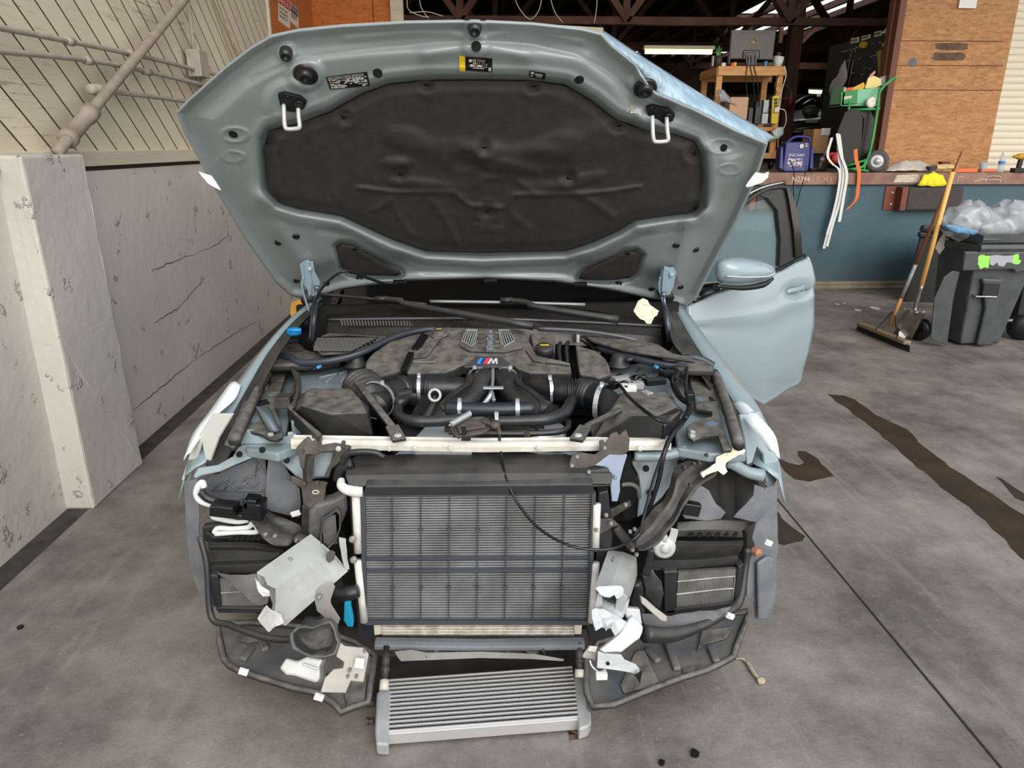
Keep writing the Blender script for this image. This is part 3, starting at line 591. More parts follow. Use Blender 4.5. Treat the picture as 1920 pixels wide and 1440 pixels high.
# hinges and gas struts
for s_, pts, cyl in ((0, [(562, 496), (570, 490), (587, 492), (590, 510), (600, 530), (597, 552), (585, 556), (570, 535), (565, 515)], ((594, 540), (583, 640))), (1, [(1240, 508), (1247, 502), (1264, 503), (1268, 512), (1262, 540), (1256, 552), (1242, 556), (1233, 545), (1238, 520)], ((1244, 552), (1256, 640)))):
    g = G(); pl = Plane(HP.p(pts[0][0], pts[0][1], .03), (0, -.9, -.45)); g.prism([pl.p(x, y) for x, y in pts], -pl.n*.006)
    cx = sum(p[0] for p in pts)/len(pts)
    g.prism([pl.p(cx+(x-cx)*.35-3, y*1.0, .012) for x, y in pts], -pl.n*.012)
    g.lathe(pl.p(pts[2][0]-6, pts[2][1]+10, .0), pl.n, [(.010, 0), (.010, .012), (.006, .016), (.001, .016)], 8)
    g.tube([pl.p(cx-12, 520), pl.p(cx-14, 540), pl.p(cx-4, 575), pl.p(cx+2, 600)], .005, 8)
    g.make('hood_hinge', M('hinge_paint', (160, 182, 196), .4, metal=.2), car, bev=.001)
    a = Py(cyl[0][0], cyl[0][1], 2.80); b_ = Py(cyl[1][0], cyl[1][1], 2.74); g = G(); mid = a+(b_-a)*.28
    g.tube([a, mid], .006, 10, 1); g.tube([mid, b_], .0125, 14, 1, m=1); g.lathe(a, (1, 0, 0), [(.01, -.01), (.011, 0), (.01, .01)], 10)
    g.make('gas_strut', [M('strut_grey', (110, 118, 128), .3, metal=.6), M('strut_body', (70, 76, 86), .3, metal=.4)], car, smooth=True, label='gas strut holding the %s side of the hood' % ('left' if s_ == 0 else 'right'))
g = G(); g.tube([Py(x, y, Y) for x, y, Y in ((580, 640, 2.7), (585, 590, 2.72), (592, 560, 2.72), (612, 530, 2.70), (640, 510, 2.66), (662, 510, 2.7), (700, 525, 2.85), (725, 531, 2.93), (760, 527, 2.93))], .0055, 8); g.make('washer_hose', rub, car, smooth=True)
for x, y in ((750, 529), (920, 526), (1088, 533)): g = G(); g.box(Py(x, y, 2.92), (.055, .02, .014), rx=.3); g.make('washer_jet', blks, car, bev=.002)
# ---------- windshield, cowl, wipers ----------
def quad_rows(c, nu, nv, bow=None):     # bilinear grid between 4 corner points
    c = [A(q, float) for q in c]; out = []
    for i in range(nv):
        v = i/(nv-1); row = []
        for j in range(nu):
            u = j/(nu-1); q = (c[0]*(1-u)+c[1]*u)*(1-v)+(c[3]*(1-u)+c[2]*u)*v
            if bow: q = q+A(bow(u, v))
            row.append(q)
        rows_ = out.append(row)
    return out
WS = [Py(612, 596, 2.98), Py(1262, 604, 2.98)]; 
wl, wr = WS
g = G(); tl = A([-.60, 3.85, 1.44]); tr = A([.64, 3.85, 1.44])
g.sheet(quad_rows([wl, wr, tr, tl], 24, 12, lambda u, v: (0, -.16*(1-(2*u-1)**2)*(1-.5*v)+.02, .03*math.sin(math.pi*v))), .004); g.make('windshield', glass, car, smooth=True)
# roof, pillars, rear body so the car is whole from other positions
g = G(); rows = []
for k in range(13):
    t = k/12; y = 3.85+1.9*t; z = 1.44+.045*math.sin(math.pi*t*.9)-.06*t; rows.append([(x*(.66-.02*t), y, z-.05*abs(x)**3) for x in np.linspace(-1, 1, 13)])
g.sheet(rows, .01); g.make('roof', paint, car, smooth=True)
for s_ in (-1, 1):
    g = G(); cx = .02
    secs = []
    for y, zt, w_ in ((3.02, .98, .80), (3.4, .97, .885), (4.0, .97, .92), (4.8, .98, .93), (5.6, 1.0, .92), (6.2, 1.02, .86), (6.42, .9, .74)):
        secs.append([(cx+s_*(w_-.05), y, zt), (cx+s_*w_, y, zt-.10), (cx+s_*(w_+.03), y, .70), (cx+s_*(w_+.01), y, .40), (cx+s_*(w_-.06), y, .24)])
    g.sheet(secs if s_ > 0 else [r[::-1] for r in secs], .01); g.make('side_panel', paint, car, smooth=True)
    g = G(); g.tube([(cx+s_*.76, 3.0, 1.0), (cx+s_*.70, 3.4, 1.24), (cx+s_*.64, 3.86, 1.43)], [.03, .028, .03], 10); g.tube([(cx+s_*.64, 3.86, 1.43), (cx+s_*.67, 4.9, 1.46), (cx+s_*.70, 5.8, 1.30), (cx+s_*.80, 6.2, 1.04)], .032, 10); g.make('roof_pillar', blk, car, smooth=True)
    if s_ < 0: g = G(); g.sheet([[(cx-.86, 3.3, .98), (cx-.67, 3.9, 1.42)], [(cx-.88, 4.8, .98), (cx-.68, 4.9, 1.44)], [(cx-.86, 5.9, 1.02), (cx-.70, 5.7, 1.32)]], .004); g.make('side_window', glass, car)
g = G(); g.sheet([[(-.62, 5.75, 1.37), (.66, 5.75, 1.37)], [(-.72, 6.25, 1.04), (.76, 6.25, 1.04)]], .004); g.make('rear_window', glass, car)
g = G(); g.sheet([[(-.80, 6.2, 1.03), (.84, 6.2, 1.03)], [(-.78, 6.6, .98), (.82, 6.6, .98)], [(-.80, 6.66, .6), (.84, 6.66, .6)], [(-.78, 6.6, .3), (.82, 6.6, .3)]], .01); g.make('rear_body', paint, car, smooth=True)
g = G(); g.box((.02, 4.6, .30), (1.6, 3.3, .2)); g.box((.02, 3.28, .62), (1.45, .06, .6)); g.make('floor_pan', darkv, car)
for x, y in ((-.80, 2.52), (.84, 2.52), (-.80, 5.5), (.84, 5.5)):
    g = G(); ax = (1, 0, 0); prof = [(.20, -.12), (.31, -.125), (.338, -.11), (.345, -.06), (.34, -.055), (.34, -.045), (.345, -.04), (.345, .0), (.34, .005), (.34, .015), (.345, .02), (.345, .07), (.338, .11), (.31, .125), (.20, .12)]
    g.lathe((x, y, .345), ax, prof, 40, cap=False); g.lathe((x, y, .345), ax, [(.20, -.11), (.19, .0), (.05, .02), (.001, .02)], 20, m=1, cap=False)
    g.make('wheel', [tyre, dirt], car, smooth=True, label='road wheel with grooved black tyre')
# wipers
wsil = M('wiper_silver', (150, 152, 154), .35, metal=.4)
for a, b_, c_, d_, nm in (((590, 551, 2.93), (800, 571, 2.82), (715, 560, 2.86), (1000, 612, 2.62), 0), ((806, 565, 2.84), (1097, 571, 2.82), (950, 563, 2.82), (1160, 600, 2.68), 1)):
    g = G(); g.tube([Py(*a), Py((a[0]+b_[0])/2, min(a[1], b_[1])+2 if nm else (a[1]+b_[1])/2-1, (a[2]+b_[2])/2), Py(*b_)], .0065, 8); r = g.make('wiper_blade', wsil if nm else blk, car, smooth=True)
    g = G(); g.tube([Py(*c_), Py(c_[0]+35, c_[1]+4, c_[2]-.03), Py(c_[0]+60, c_[1]+13, c_[2]-.06), Py(*d_)], [.010, .013, .013, .016], 8); g.box(Py(*c_), (.05, .03, .02)); g.make('wiper_arm', blk, car, smooth=True)
# cowl
cw = lambda pts: [Py(*q) for q in pts]
g = G(); up_ = cr(cw([(612, 592, 2.97), (760, 582, 2.90), (910, 580, 2.88), (1080, 588, 2.90), (1262, 602, 2.97)]), 6)
mid = cr(cw([(617, 600, 2.90), (760, 598, 2.83), (910, 598, 2.80), (1080, 604, 2.82), (1240, 612, 2.88)]), 6)
low = cr(cw([(615, 612, 2.88), (760, 614, 2.80), (910, 616, 2.77), (1080, 620, 2.79), (1240, 632, 2.84)]), 6)
lo2 = cr(cw([(610, 640, 2.86), (760, 640, 2.78), (910, 640, 2.75), (1080, 648, 2.77), (1240, 660, 2.82)]), 6)
g.sheet([up_, mid], .006); g.sheet([low, lo2], .006); g.sheet([mid, low], .003); cowl = g.make('cowl_panel', M('cowl_black', (26, 26, 28), .4, c2=(60, 52, 40), sc=120, amt=.5, contrast=.15), car, smooth=False)
g = G(); g.tube([p-A([0, .01, -.004]) for p in mid], .005, 8, 1); g.make('cowl_edge_seal', M('seal_grey', (90, 92, 98), .35), car, smooth=True)
g = G()
for k in range(46):
    t = k/45; x = 640+250*t; a = Py(x, 601.5+1.5*t, 2.83-.02*t); g.beam(a, Py(x+2, 610.5+1.5*t, 2.81-.02*t), .0055, .006)
g.make('cowl_louvre', M('louvre_grey', (88, 84, 76), .8), car)
g = G(); g.tube(cw([(1010, 616, 2.76), (1090, 620, 2.74), (1170, 632, 2.72), (1232, 650, 2.70)]), .007, 8); g.make('cowl_trim', M('seal_grey', (90, 92, 98), .35), car, smooth=True)
g = G(); g.prism([Py(x, y, 2.66) for x, y in ((1188, 585), (1197, 566), (1206, 561), (1214, 565), (1222, 577), (1236, 583), (1228, 594), (1222, 607), (1212, 606), (1200, 597))], (0, .006, .002)); g.make('masking_tape', tape, car, label='crumpled cream masking tape beside the strut', crumple=.006, cs=.02)
# fender gutters, fenders
def strip(name, L, R, mat, th=.006, par=None, nn=6, sm=True, **k):
    g = G(); l = cr([Py(*q) for q in L], nn); r = cr([Py(*q) for q in R], nn); mm = [(a+b_)/2+A([0, 0, k.get('arch', 0)]) for a, b_ in zip(l, r)]
    k.pop('arch', None); g.sheet([l, mm, r], th); return g.make(name, mat, par if par is not None else car, smooth=sm, **k)
FL_out = [(592, 556, 3.10), (540, 600, 2.80), (490, 655, 2.60), (440, 722, 2.42), (398, 775, 2.30), (362, 832, 2.18), (345, 893, 2.06)]
FL_in = [(604, 560, 3.08), (553, 600, 2.80), (505, 657, 2.58), (466, 722, 2.40), (436, 775, 2.28), (410, 820, 2.18), (386, 866, 2.08)]
fl = strip('front_fender', FL_out, FL_in, paint, arch=.006, label='front fender on the left of the photo')
g = G(); o = [Py(*q) for q in FL_out]; g.sheet([cr([p for p in o], 5), cr([p+A([-.035, .015, -.09]) for p in o], 5), cr([p+A([-.05, .05, -.09-.17*min(1, max(0, p[1]-2.15)/.4)]) for p in o], 5)][::-1], .004); g.make('fender_side', paint, fl, smooth=True)
FR_in = [(1262, 573, 3.02), (1300, 640, 2.72), (1345, 705, 2.50), (1383, 768, 2.34), (1402, 820, 2.22), (1412, 868, 2.10)]
FR_out = [(1282, 575, 3.04), (1330, 640, 2.74), (1382, 705, 2.52), (1425, 768, 2.34), (1452, 830, 2.20), (1462, 900, 2.04)]
fr_ = strip('front_fender', FR_in, FR_out, paint, arch=.006, label='front fender on the right of the photo')
g = G(); o = [Py(*q) for q in FR_out]; g.sheet([cr([p for p in o], 5), cr([p+A([.035, .015, -.09]) for p in o], 5), cr([p+A([.05, .05, -.09-.17*min(1, max(0, p[1]-2.15)/.4)]) for p in o], 5)], .004); g.make('fender_side', paint, fr_, smooth=True)
# fender tips (pointed prongs) with white tape
slab('fender_tip', [(398, 775), (362, 832), (339, 900), (352, 902), (366, 862), (378, 828), (384, 862), (392, 866), (408, 822), (436, 775)], front(380, 850, 2.10, -.5, .3), .012, M('primer_edge', (196, 198, 192), .5), car, bev=.004)
slab('fender_tip', [(1388, 778), (1398, 830), (1402, 872), (1411, 868), (1420, 838), (1432, 852), (1438, 905), (1450, 912), (1464, 890), (1456, 835), (1425, 770)], front(1430, 850, 2.10, .5, .3), .012, paint, car, bev=.004)
_unused = lambda: slab('white_tape', [(432, 716), (446, 713), (452, 722), (444, 745), (430, 748), (400, 782), (365, 815), (352, 850), (344, 862), (352, 826), (385, 778)], front(400, 780, 2.265, -.5, .9), .003, tapew, car, label='white tape on the left fender edge', bev=.001)
_unused2 = lambda: slab('white_tape', [(1371, 752), (1385, 748), (1400, 757), (1420, 780), (1447, 815), (1462, 845), (1461, 862), (1440, 842), (1418, 812), (1400, 785)], front(1410, 790, 2.25, .5, .9), .003, tapew, car, label='white tape on the right fender edge', bev=.001)
strip('white_tape', [(432, 716, 2.40), (395, 768, 2.27), (362, 812, 2.17), (344, 862, 2.03)], [(452, 722, 2.38), (440, 748, 2.31), (400, 785, 2.20), (356, 850, 2.05)], tapew, .003, arch=.008, label='white tape on the left fender edge')
strip('white_tape', [(1371, 752, 2.30), (1395, 785, 2.09), (1425, 820, 2.02), (1441, 845, 2.0)], [(1400, 757, 2.26), (1428, 785, 2.08), (1454, 818, 2.01), (1463, 862, 1.98)], tapew, .003, arch=.008, label='white tape on the right fender edge')
# black gutters alongside
strip('fender_gutter', [(604, 562, 3.05), (553, 602, 2.79), (505, 659, 2.57), (466, 724, 2.39), (436, 777, 2.27), (410, 822, 2.17), (386, 868, 2.07)], [(606, 566, 2.99), (564, 604, 2.75), (522, 661, 2.54), (488, 726, 2.36), (457, 790, 2.22), (430, 850, 2.10), (410, 885, 2.04)], blk, arch=-.02)
strip('fender_gutter', [(1255, 580, 2.9), (1262, 640, 2.66), (1320, 708, 2.44), (1348, 770, 2.28), (1372, 830, 2.14), (1385, 868, 2.07)], [(1262, 574, 3.0), (1299, 642, 2.71), (1344, 707, 2.49), (1382, 770, 2.33), (1401, 822, 2.21), (1411, 870, 2.09)], blk, arch=-.02)
# ---------- engine bay ----------
g = G(); rows = []
for y, z, w_ in ((2.06, .42, .56), (2.9, .50, .74)): rows.append([(-w_, y, .72), (-w_+.03, y, .60), (-.45, y, z), (.5, y, z), (w_, y, .60), (w_+.04, y, .72)])
g.sheet(rows, .01); g.box((.02, 2.98, .74), (1.6, .04, .50)); g.make('bay_floor', darkv, car)
bayL = [(560, 690), (600, 683), (660, 684), (690, 700), (690, 740), (700, 760), (560, 760), (548, 730)]
plate('strut_tower', [(556, 692), (600, 684), (655, 686), (690, 702), (695, 745), (680, 770), (545, 790), (548, 735)], .80, .05, bay, car, bev=.008)
plate('strut_tower', [(1135, 700), (1150, 688), (1200, 680), (1240, 690), (1262, 720), (1275, 790), (1130, 770)], .80, .05, bay, car, bev=.008)
for x0, y0, x1, y1 in ((1180, 715, 1200, 690), (1205, 718, 1228, 696), (598, 708, 680, 690), (610, 718, 640, 696), (640, 716, 655, 694), (662, 716, 672, 696)): g = G(); g.tube([Pz(x0, y0, .803), Pz(x1, y1, .803)], .0035, 6, 1); g.make('tower_rib', bay, car, smooth=True)
# inner wings (blue-grey) left and right, and front apron legs
plate('inner_wing', [(545, 690), (560, 700), (548, 760), (535, 815), (560, 835), (520, 850), (460, 840), (440, 800), (480, 740), (510, 690)], .765, .03, bay, car, bev=.006)
plate('inner_wing', [(1265, 700), (1290, 690), (1340, 750), (1400, 850), (1330, 850), (1270, 840), (1262, 790)], .765, .03, bay, car, bev=.006)
# stamped black brackets on the wings with windows cut in: built from strips
def frame_plate(name, outer, z, th, mat, holes, label=None):
    # holes as raised-rim dark recesses set into the plate
    o = plate(name, outer, z, th, mat, car, bev=.003, label=label)
    for h, hm in holes:
        g = G(); T_ = top(z+.0008); g.prism([T_.p(x, y) for x, y in h], (0, 0, -.002)); g.make('cutout', hm, o)
    return o
blues = M('cut_blue', (104, 124, 138), .6)
frame_plate('wing_bracket', [(487, 684), (505, 679), (560, 678), (572, 690), (540, 690), (533, 712), (522, 745), (516, 765), (528, 800), (530, 818), (520, 824), (505, 822), (488, 812), (460, 806), (450, 815), (448, 830), (438, 840), (420, 832), (440, 790), (462, 742), (492, 700)], .80, .012, blkd,
    [([(481, 742), (489, 734), (496, 735), (489, 743)], hole), ([(502, 742), (508, 736), (517, 736), (511, 744)], blues), ([(464, 787), (474, 780), (486, 781), (488, 787), (476, 793)], blues)])
g = G(); rows = []
for k in range(9):
    a = -1.2+2.4*k/8; rows.append([Pz(490+14*math.sin(a), 762, .80+.028*math.cos(a)), Pz(514+13*math.sin(a), 806, .80+.026*math.cos(a)), Pz(516+6*math.sin(a), 812, .795+.01*math.cos(a))])
g.sheet(rows, .002); g.prism([Pz(x, y, .803) for x, y in ((478, 752), (500, 748), (506, 756), (482, 762))], (0, 0, -.002), 1); g.make('bottle_neck', [M('grey_blue_plastic', (104, 116, 124), .5), hole], car, smooth=True, label='grey-blue oblong cover through the bracket')
frame_plate('wing_bracket', [(1288, 692), (1328, 690), (1335, 705), (1344, 740), (1352, 790), (1372, 842), (1356, 843), (1346, 815), (1322, 817), (1300, 826), (1290, 818), (1287, 800), (1300, 790), (1335, 780), (1335, 770), (1305, 765), (1302, 740), (1295, 720)], .80, .012, blkd,
    [([(1306, 744), (1316, 745), (1319, 752), (1308, 751)], blues), ([(1328, 744), (1336, 745), (1341, 752), (1331, 751)], hole), ([(1322, 793), (1335, 789), (1348, 793), (1344, 799), (1330, 798)], blues)])
for pts in ([(533, 690, 2.5), (505, 740, 2.34), (470, 800, 2.2), (445, 848, 2.1)],):
    g = G(); g.tube([Pz(x, y, .80+.012) for x, y, _ in ((510, 690, 0), (487, 728, 0), (462, 780, 0), (440, 828, 0))], .018, 10); g.make('wing_rail', blkd, car, smooth=True)
g = G(); g.tube([Pz(x, y, .812) for x, y in ((1340, 700), (1362, 760), (1385, 835))], .018, 10); g.make('wing_rail', blkd, car, smooth=True)
g = G(); g.tube([Pz(x, y, .80) for x, y in ((503, 718), (498, 732))], .012, 8, 1); g.make('wing_clip', dirt, car, smooth=True)
for x, y in ((508, 816), (1298, 812), (1298, 819), (545, 815), (1190, 725)):
    g = G(); g.lathe(Pz(x, y, .80), (0, 0, 1), [(.009, 0), (.009, .006), (.006, .008), (.001, .008)], 6); g.make('bolt', zinc, car)
# cabin-filter covers and cowl sides
plate('filter_cover', [(585, 645), (603, 628), (640, 617), (720, 617), (772, 624), (740, 640), (700, 652), (640, 660), (600, 662)], .90, .014, blkd, car, bev=.008)
g = G(); T_ = top(.909)
slab('filter_grille', [(583, 648), (600, 632), (650, 629), (708, 632), (700, 642), (660, 658), (605, 659)], top(.904), .003, blks, car, bev=.001)
for k in range(15): x = 590+k*8; g.tube([T_.p(x, 633+max(0, 8-k*1.2)), T_.p(x+9, 658-max(0, (k-7)*2.4))], .0017, 4, 1)
for k in range(12): y = 634+k*2.1; g.tube([T_.p(588+max(0, 8-k)*.8, y), T_.p(705-k*4, y)], .0015, 4, 1)
g.make('grille_mesh', M('mesh_grey', (112, 112, 110), .6), car)
plate('filter_cover', [(1095, 628), (1160, 628), (1235, 645), (1262, 662), (1295, 668), (1305, 676), (1240, 666), (1165, 654), (1110, 638)], .90, .014, blkd, car, bev=.008)
plate('cowl_end', [(494, 672), (530, 640), (560, 640), (575, 655), (640, 672), (600, 680), (500, 684)], .86, .03, blkd, car, bev=.01)
plate('cowl_end', [(1240, 672), (1262, 645), (1290, 645), (1310, 672), (1338, 683), (1338, 692), (1270, 690)], .86, .03, blkd, car, bev=.01)
g = G(); g.tube([Pz(x, y, z) for x, y, z in ((490, 680, .83), (515, 668, .86), (545, 670, .87), (560, 680, .86), (620, 676, .87), (680, 660, .89), (740, 632, .92), (800, 618, .93), (900, 614, .93), (1010, 616, .92))], .013, 12); g.make('bulkhead_seal', M('seal_blue_black', (56, 60, 70), .38), car, smooth=True)
g = G(); g.tube([Pz(x, y, z) for x, y, z in ((1120, 652, .87), (1180, 668, .87), (1240, 682, .86), (1275, 682, .86), (1290, 670, .87), (1315, 674, .86), (1338, 686, .84))], .014, 12); g.make('bulkhead_seal', M('seal_blue_black', (56, 60, 70), .38), car, smooth=True)
g = G(); g.lathe(Pz(552, 626, .945), (0, 0, 1), [(.027, 0), (.027, .012), (.022, .022), (.001, .024)], 20); g.box(Pz(552, 619, .968), (.05, .012, .012)); g.make('washer_cap', capb, car, smooth=True, label='bright blue washer fluid cap', ang=30)
g = G(); g.lathe(Pz(552, 632, .89), (0, 0, 1), [(.03, 0), (.028, .05), (.022, .055)], 16); g.make('washer_neck', blkd, car, smooth=True)
g = G(); g.lathe(Pz(571, 596, .94), (0, 0, 1), [(.03, -.05), (.028, 0), (.02, .01), (.001, .01)], 16); g.make('rubber_mount', rub, car, smooth=True)
for cx in (668, 1160):
    g = G(); g.lathe(Pz(cx, 686, .83), (0, 0, 1), [(.045, 0), (.046, .006), (.034, .012), (.030, .035), (.020, .048), (.001, .052)], 20); s_ = -1 if cx < 900 else 1
    g.tube([Pz(cx+s_*14, 676, .865), Pz(cx+s_*30, 672, .87)], .008, 8, 1); g.make('strut_cap', blk, car, smooth=True, label='domed black strut cap')
    g = G(); g.tube([Pz(cx+s_*d, y, z) for d, y, z in ((30, 672, .87), (48, 668, .87), (64, 682, .86), (80, 693, .85), (100, 698, .83))], .004, 6); g.make('sensor_cable', blks, car, smooth=True)
    g = G(); g.tube([Pz(cx+s_*66, 686, .862), Pz(cx+s_*74, 690, .858)], .0065, 8, 1); g.make('sensor_plug', M('light_blue_plastic', (60, 140, 190), .5), car, smooth=True)
# ---------- engine ----------
EC = Plane(Py(915, 690, 2.44), (0, -.26, 1))
slab('engine_cover', [(795, 624), (830, 617), (970, 617), (984, 620), (996, 645), (1008, 666), (1069, 679), (1072, 700), (994, 699), (973, 692), (960, 683), (869, 683), (852, 692), (835, 698), (762, 700), (766, 672), (782, 640)], EC, .045, blkd, car, bev=.006)
ecov = bpy.data.objects['engine_cover']
def ec(name, poly, mat, h=.004, off=.004, bev=.001, **k): return slab(name, poly, EC, h, mat, ecov, off=off, bev=bev, **k)
ec('raised_panel', [(868, 618), (970, 618), (976, 640), (980, 652), (955, 658), (945, 660), (880, 658), (862, 648)], blkd, .012, .008, .003)
ec('emblem_plate', [(893, 668), (940, 668), (963, 687), (870, 687)], M('carbon_plate', (70, 72, 76), .45), .008, .007, .002)
ec('cover_ridge', [(830, 620), (838, 620), (800, 668), (768, 672), (768, 668)], blkd, .01, .008, .003)
ec('cover_ridge', [(985, 655), (1010, 668), (1068, 681), (1068, 684), (1000, 676)], blkd, .01, .008, .003)
ec('cover_slot', [(775, 677), (817, 676), (817, 679), (775, 680)], M('slot_grey', (120, 116, 108), .7), .003, .006)
ec('cover_slot', [(1015, 677), (1056, 679), (1056, 682), (1015, 679)], M('slot_grey', (120, 116, 108), .7), .003, .006)
sg = M('silver_grille', (196, 200, 200), .4, metal=.5)
for sg_, x0 in ((1, 0), (-1, 1)):
    f = (lambda x: x) if sg_ == 1 else (lambda x: 1826+4-x)
    ec('vent_frame', [(f(a), b_) for a, b_ in (((875, 618.5), (895, 618.5), (891, 643), (884, 649), (866, 639)) if sg_ == 1 else ((875, 618.5), (895, 618.5), (891, 643), (884, 649), (866, 639))[::-1])], blks, .006, .012)
    g = G()
    for k in range(5):
        a = (878+k*4, 619.5); b_ = (870+k*4.2, 640+k*1.7-(0 if k < 4 else 3)); g.beam(EC.p(f(a[0]), a[1], .014), EC.p(f(b_[0]), b_[1], .014), .0042, .004)
    q = [EC.p(f(x), y, .014) for x, y in ((875, 618.5), (895, 618.5), (891, 643), (884, 649), (866, 639), (875, 618.5))]
    for k in range(5): g.beam(q[k], q[k+1], .003, .004)
    g.make('silver_vent', sg, ecov)
ec('name_strip', [(913.5, 618), (926, 618), (925, 659), (911, 659)], M('strip_grey', (86, 90, 98), .45), .004, .011)
xx = EC.p(918, 656, .013)-EC.p(918, 620, .013); text('cover_text', 'M POWER', EC.p(913, 619.5, .0135), xx, EC.p(925, 640)-EC.p(913, 640), .024, M('strip_text', (205, 210, 215), .4, metal=.3), ecov, w=.155)
g = G()
for k in range(4):
    for x0, x1 in ((897, 909), (929, 941)): y = 622+k*8.5; g.prism([EC.p(x, y_, .0125) for x, y_ in ((x0, y), (x1, y-1), (x1-1, y+3.5), (x0-1, y+4.5))], -EC.n*.005)
g.make('cover_fin', blkd, ecov, bev=.001)
for (xa, xb, cc) in ((896, 904, (60, 150, 220)), (902, 908, (30, 60, 150)), (907, 917, (215, 70, 70))):
    ec('emblem_stripe', [(xa+4, 671), (xb+4, 671), (xb-2, 680.5), (xa-2, 680.5)], M('stripe%d' % xa, cc, .4), .003, .010, 0)
ec('emblem_letter', [(914, 680.5), (920, 671.5), (923, 671.5), (924.5, 677), (928, 671.5), (932.5, 671.5), (933, 680.5), (929.5, 680.5), (929.3, 675.5), (926, 680.5), (923, 680.5), (921.5, 675.5), (918, 680.5)], M('emblem_silver', (206, 208, 210), .35), .004, .011, .0005, label='chrome letter M')
g = G(); q = EC.p(823, 625, .006); g.lathe(q, EC.n, [(.036, -.002), (.034, .0), (.024, .001), (.022, .012), (.018, .014), (.001, .014)], 20); g.box(q+EC.n*.016, (.03, .012, .006)); g.make('oil_filler_cap', blkd, ecov, smooth=True, ang=30)
g = G(); g.box(q+EC.n*.0198, (.022, .004, .001), rz=.5); g.box(q+EC.n*.0198, (.004, .014, .001), rz=.5); g.make('cap_symbol', sty, ecov)
for nm, poly, hh in (('l', [(684, 694), (686, 676), (700, 660), (732, 639), (772, 627), (793, 624), (776, 655), (762, 692), (709, 706), (700, 712), (685, 706)], 0), ('r', [(1079, 645), (1118, 657), (1136, 672), (1143, 685), (1147, 702), (1122, 710), (1114, 706), (1087, 702), (1083, 680)], 0)):
    slab('turbo_cover', poly, EC, .035, blkd, car, off=-.006, bev=.008)
g = G(); g.beam(EC.p(797, 628, .008), EC.p(779, 655, .004), .03, .012); g.beam(EC.p(771, 664, .014), EC.p(757, 697, .01), .022, .022); g.make('cover_strap', blks, car, bev=.003)
# coolant tank right of the cover
slab('coolant_tank', [(993, 624), (1038, 624), (1042, 645), (1040, 660), (1000, 655)], EC, .05, blkd, car, off=-.002, bev=.008)
g = G(); q = EC.p(1021, 652, .02); g.lathe(q, EC.n, [(.034, -.03), (.034, .002), (.028, .008), (.001, .010)], 20); g.make('coolant_cap', blk, car, smooth=True, ang=30)
g = G(); g.box(q+EC.n*.012, (.032, .010, .002)); g.make('cap_symbol', sty, car)
g = G()
for k in range(2):
    d = k*14; g.tube([Pz(x+d, y, z) for x, y, z in ((1050, 680, .82), (1048, 655, .86), (1053, 638, .88), (1062, 632, .89), (1085, 634, .89), (1105, 645, .87), (1125, 665, .85))], .009, 10)
g.make('heater_hose', rub, car, smooth=True)
g = G(); g.box(Pz(1083, 634, .90), (.012, .03, .03)); g.make('hose_clip', zinc, car, bev=.002)
# engine block mass
g = G(); g.box((-.03, 2.42, .60), (.56, .52, .26)); g.box((-.03, 2.2, .55), (.44, .16, .2)); g.make('engine_block', dirt, car, bev=.02)
# Y-pipes, clamps
def hose(name, pts, r, mat=rub, n=18, corr=None, **k):
    P_ = cr([Pz(*q) for q in pts], 10); rr = list(np.interp(np.linspace(0, 1, len(P_)), np.linspace(0, 1, len(r) if hasattr(r, '__len__') else 2), r if hasattr(r, '__len__') else [r, r]))
    if corr:
        a, b_, c_, amp = corr; P2 = []; r2 = []; M_ = 160
        idx = np.linspace(0, len(P_)-1, M_)
        for q in idx:
            i = int(q); f = q-i; p = P_[i]*(1-f)+P_[min(i+1, len(P_)-1)]*f; t = q/(len(P_)-1); R0 = np.interp(q, range(len(P_)), rr)
            P2.append(p); r2.append(R0+(amp*(.5+.5*math.sin((t-a)/(b_-a)*c_*2*math.pi)) if a < t < b_ else 0))
        P_, rr = P2, r2
    g = G(); g.tube(P_, rr, n, 1); return g.make(name, mat, car, smooth=True, **k)
hose('intake_pipe', [(700, 765, .80), (725, 742, .81), (765, 728, .81), (820, 728, .81), (872, 730, .80), (885, 735, .78)], [.052, .045, .041, .041, .043, .035], corr=(.34, .56, 7, .009))
hose('intake_pipe', [(1165, 790, .80), (1130, 752, .81), (1090, 738, .81), (1050, 735, .81), (1000, 726, .80), (968, 728, .78)], [.052, .050, .045, .041, .041, .034], corr=(.30, .55, 8, .009))
hose('airbox_flange', [(672, 722, .84), (685, 735, .83), (700, 752, .82)], [.062, .066, .062], blk, corr=(.1, .9, 4, .007))
hose('charge_pipe', [(916-4, 700, .83), (905, 715, .83), (890, 742, .80), (855, 768, .77), (800, 800, .73)], [.042, .044, .043, .05, .055])
hose('charge_pipe', [(940, 698, .83), (948, 715, .83), (965, 742, .80), (1000, 768, .77), (1050, 800, .73)], [.042, .044, .043, .05, .055])
def ring(name, p, ax, r, w, mat=alus, t=.003):
    g = G(); g.lathe(p, ax, [(r, -w/2), (r+t, -w/2), (r+t, w/2), (r, w/2)], 26, cap=False); q = A(p); u = np.cross(A(ax, float), A([0, 1, .1])); u /= np.linalg.norm(u); g.box(q+u*(r+.006) if u[2] > 0 else q-u*(r+.006), (.012, .012, .012)); return g.make(name, mat, car, smooth=False, bev=0)
def rp_(x, y, z): return Pz(x, y, z)
ring('hose_clamp', rp_(705, 750, .825), Pz(715, 745, .82)-Pz(700, 758, .82), .062, .013)
ring('hose_clamp', rp_(787, 728, .81), (1, 0, 0), .046, .012)
ring('hose_clamp', rp_(1030, 732, .81), (1, .1, 0), .046, .012)
ring('hose_clamp', rp_(1128, 755, .82), (1, -.55, 0), .062, .016)
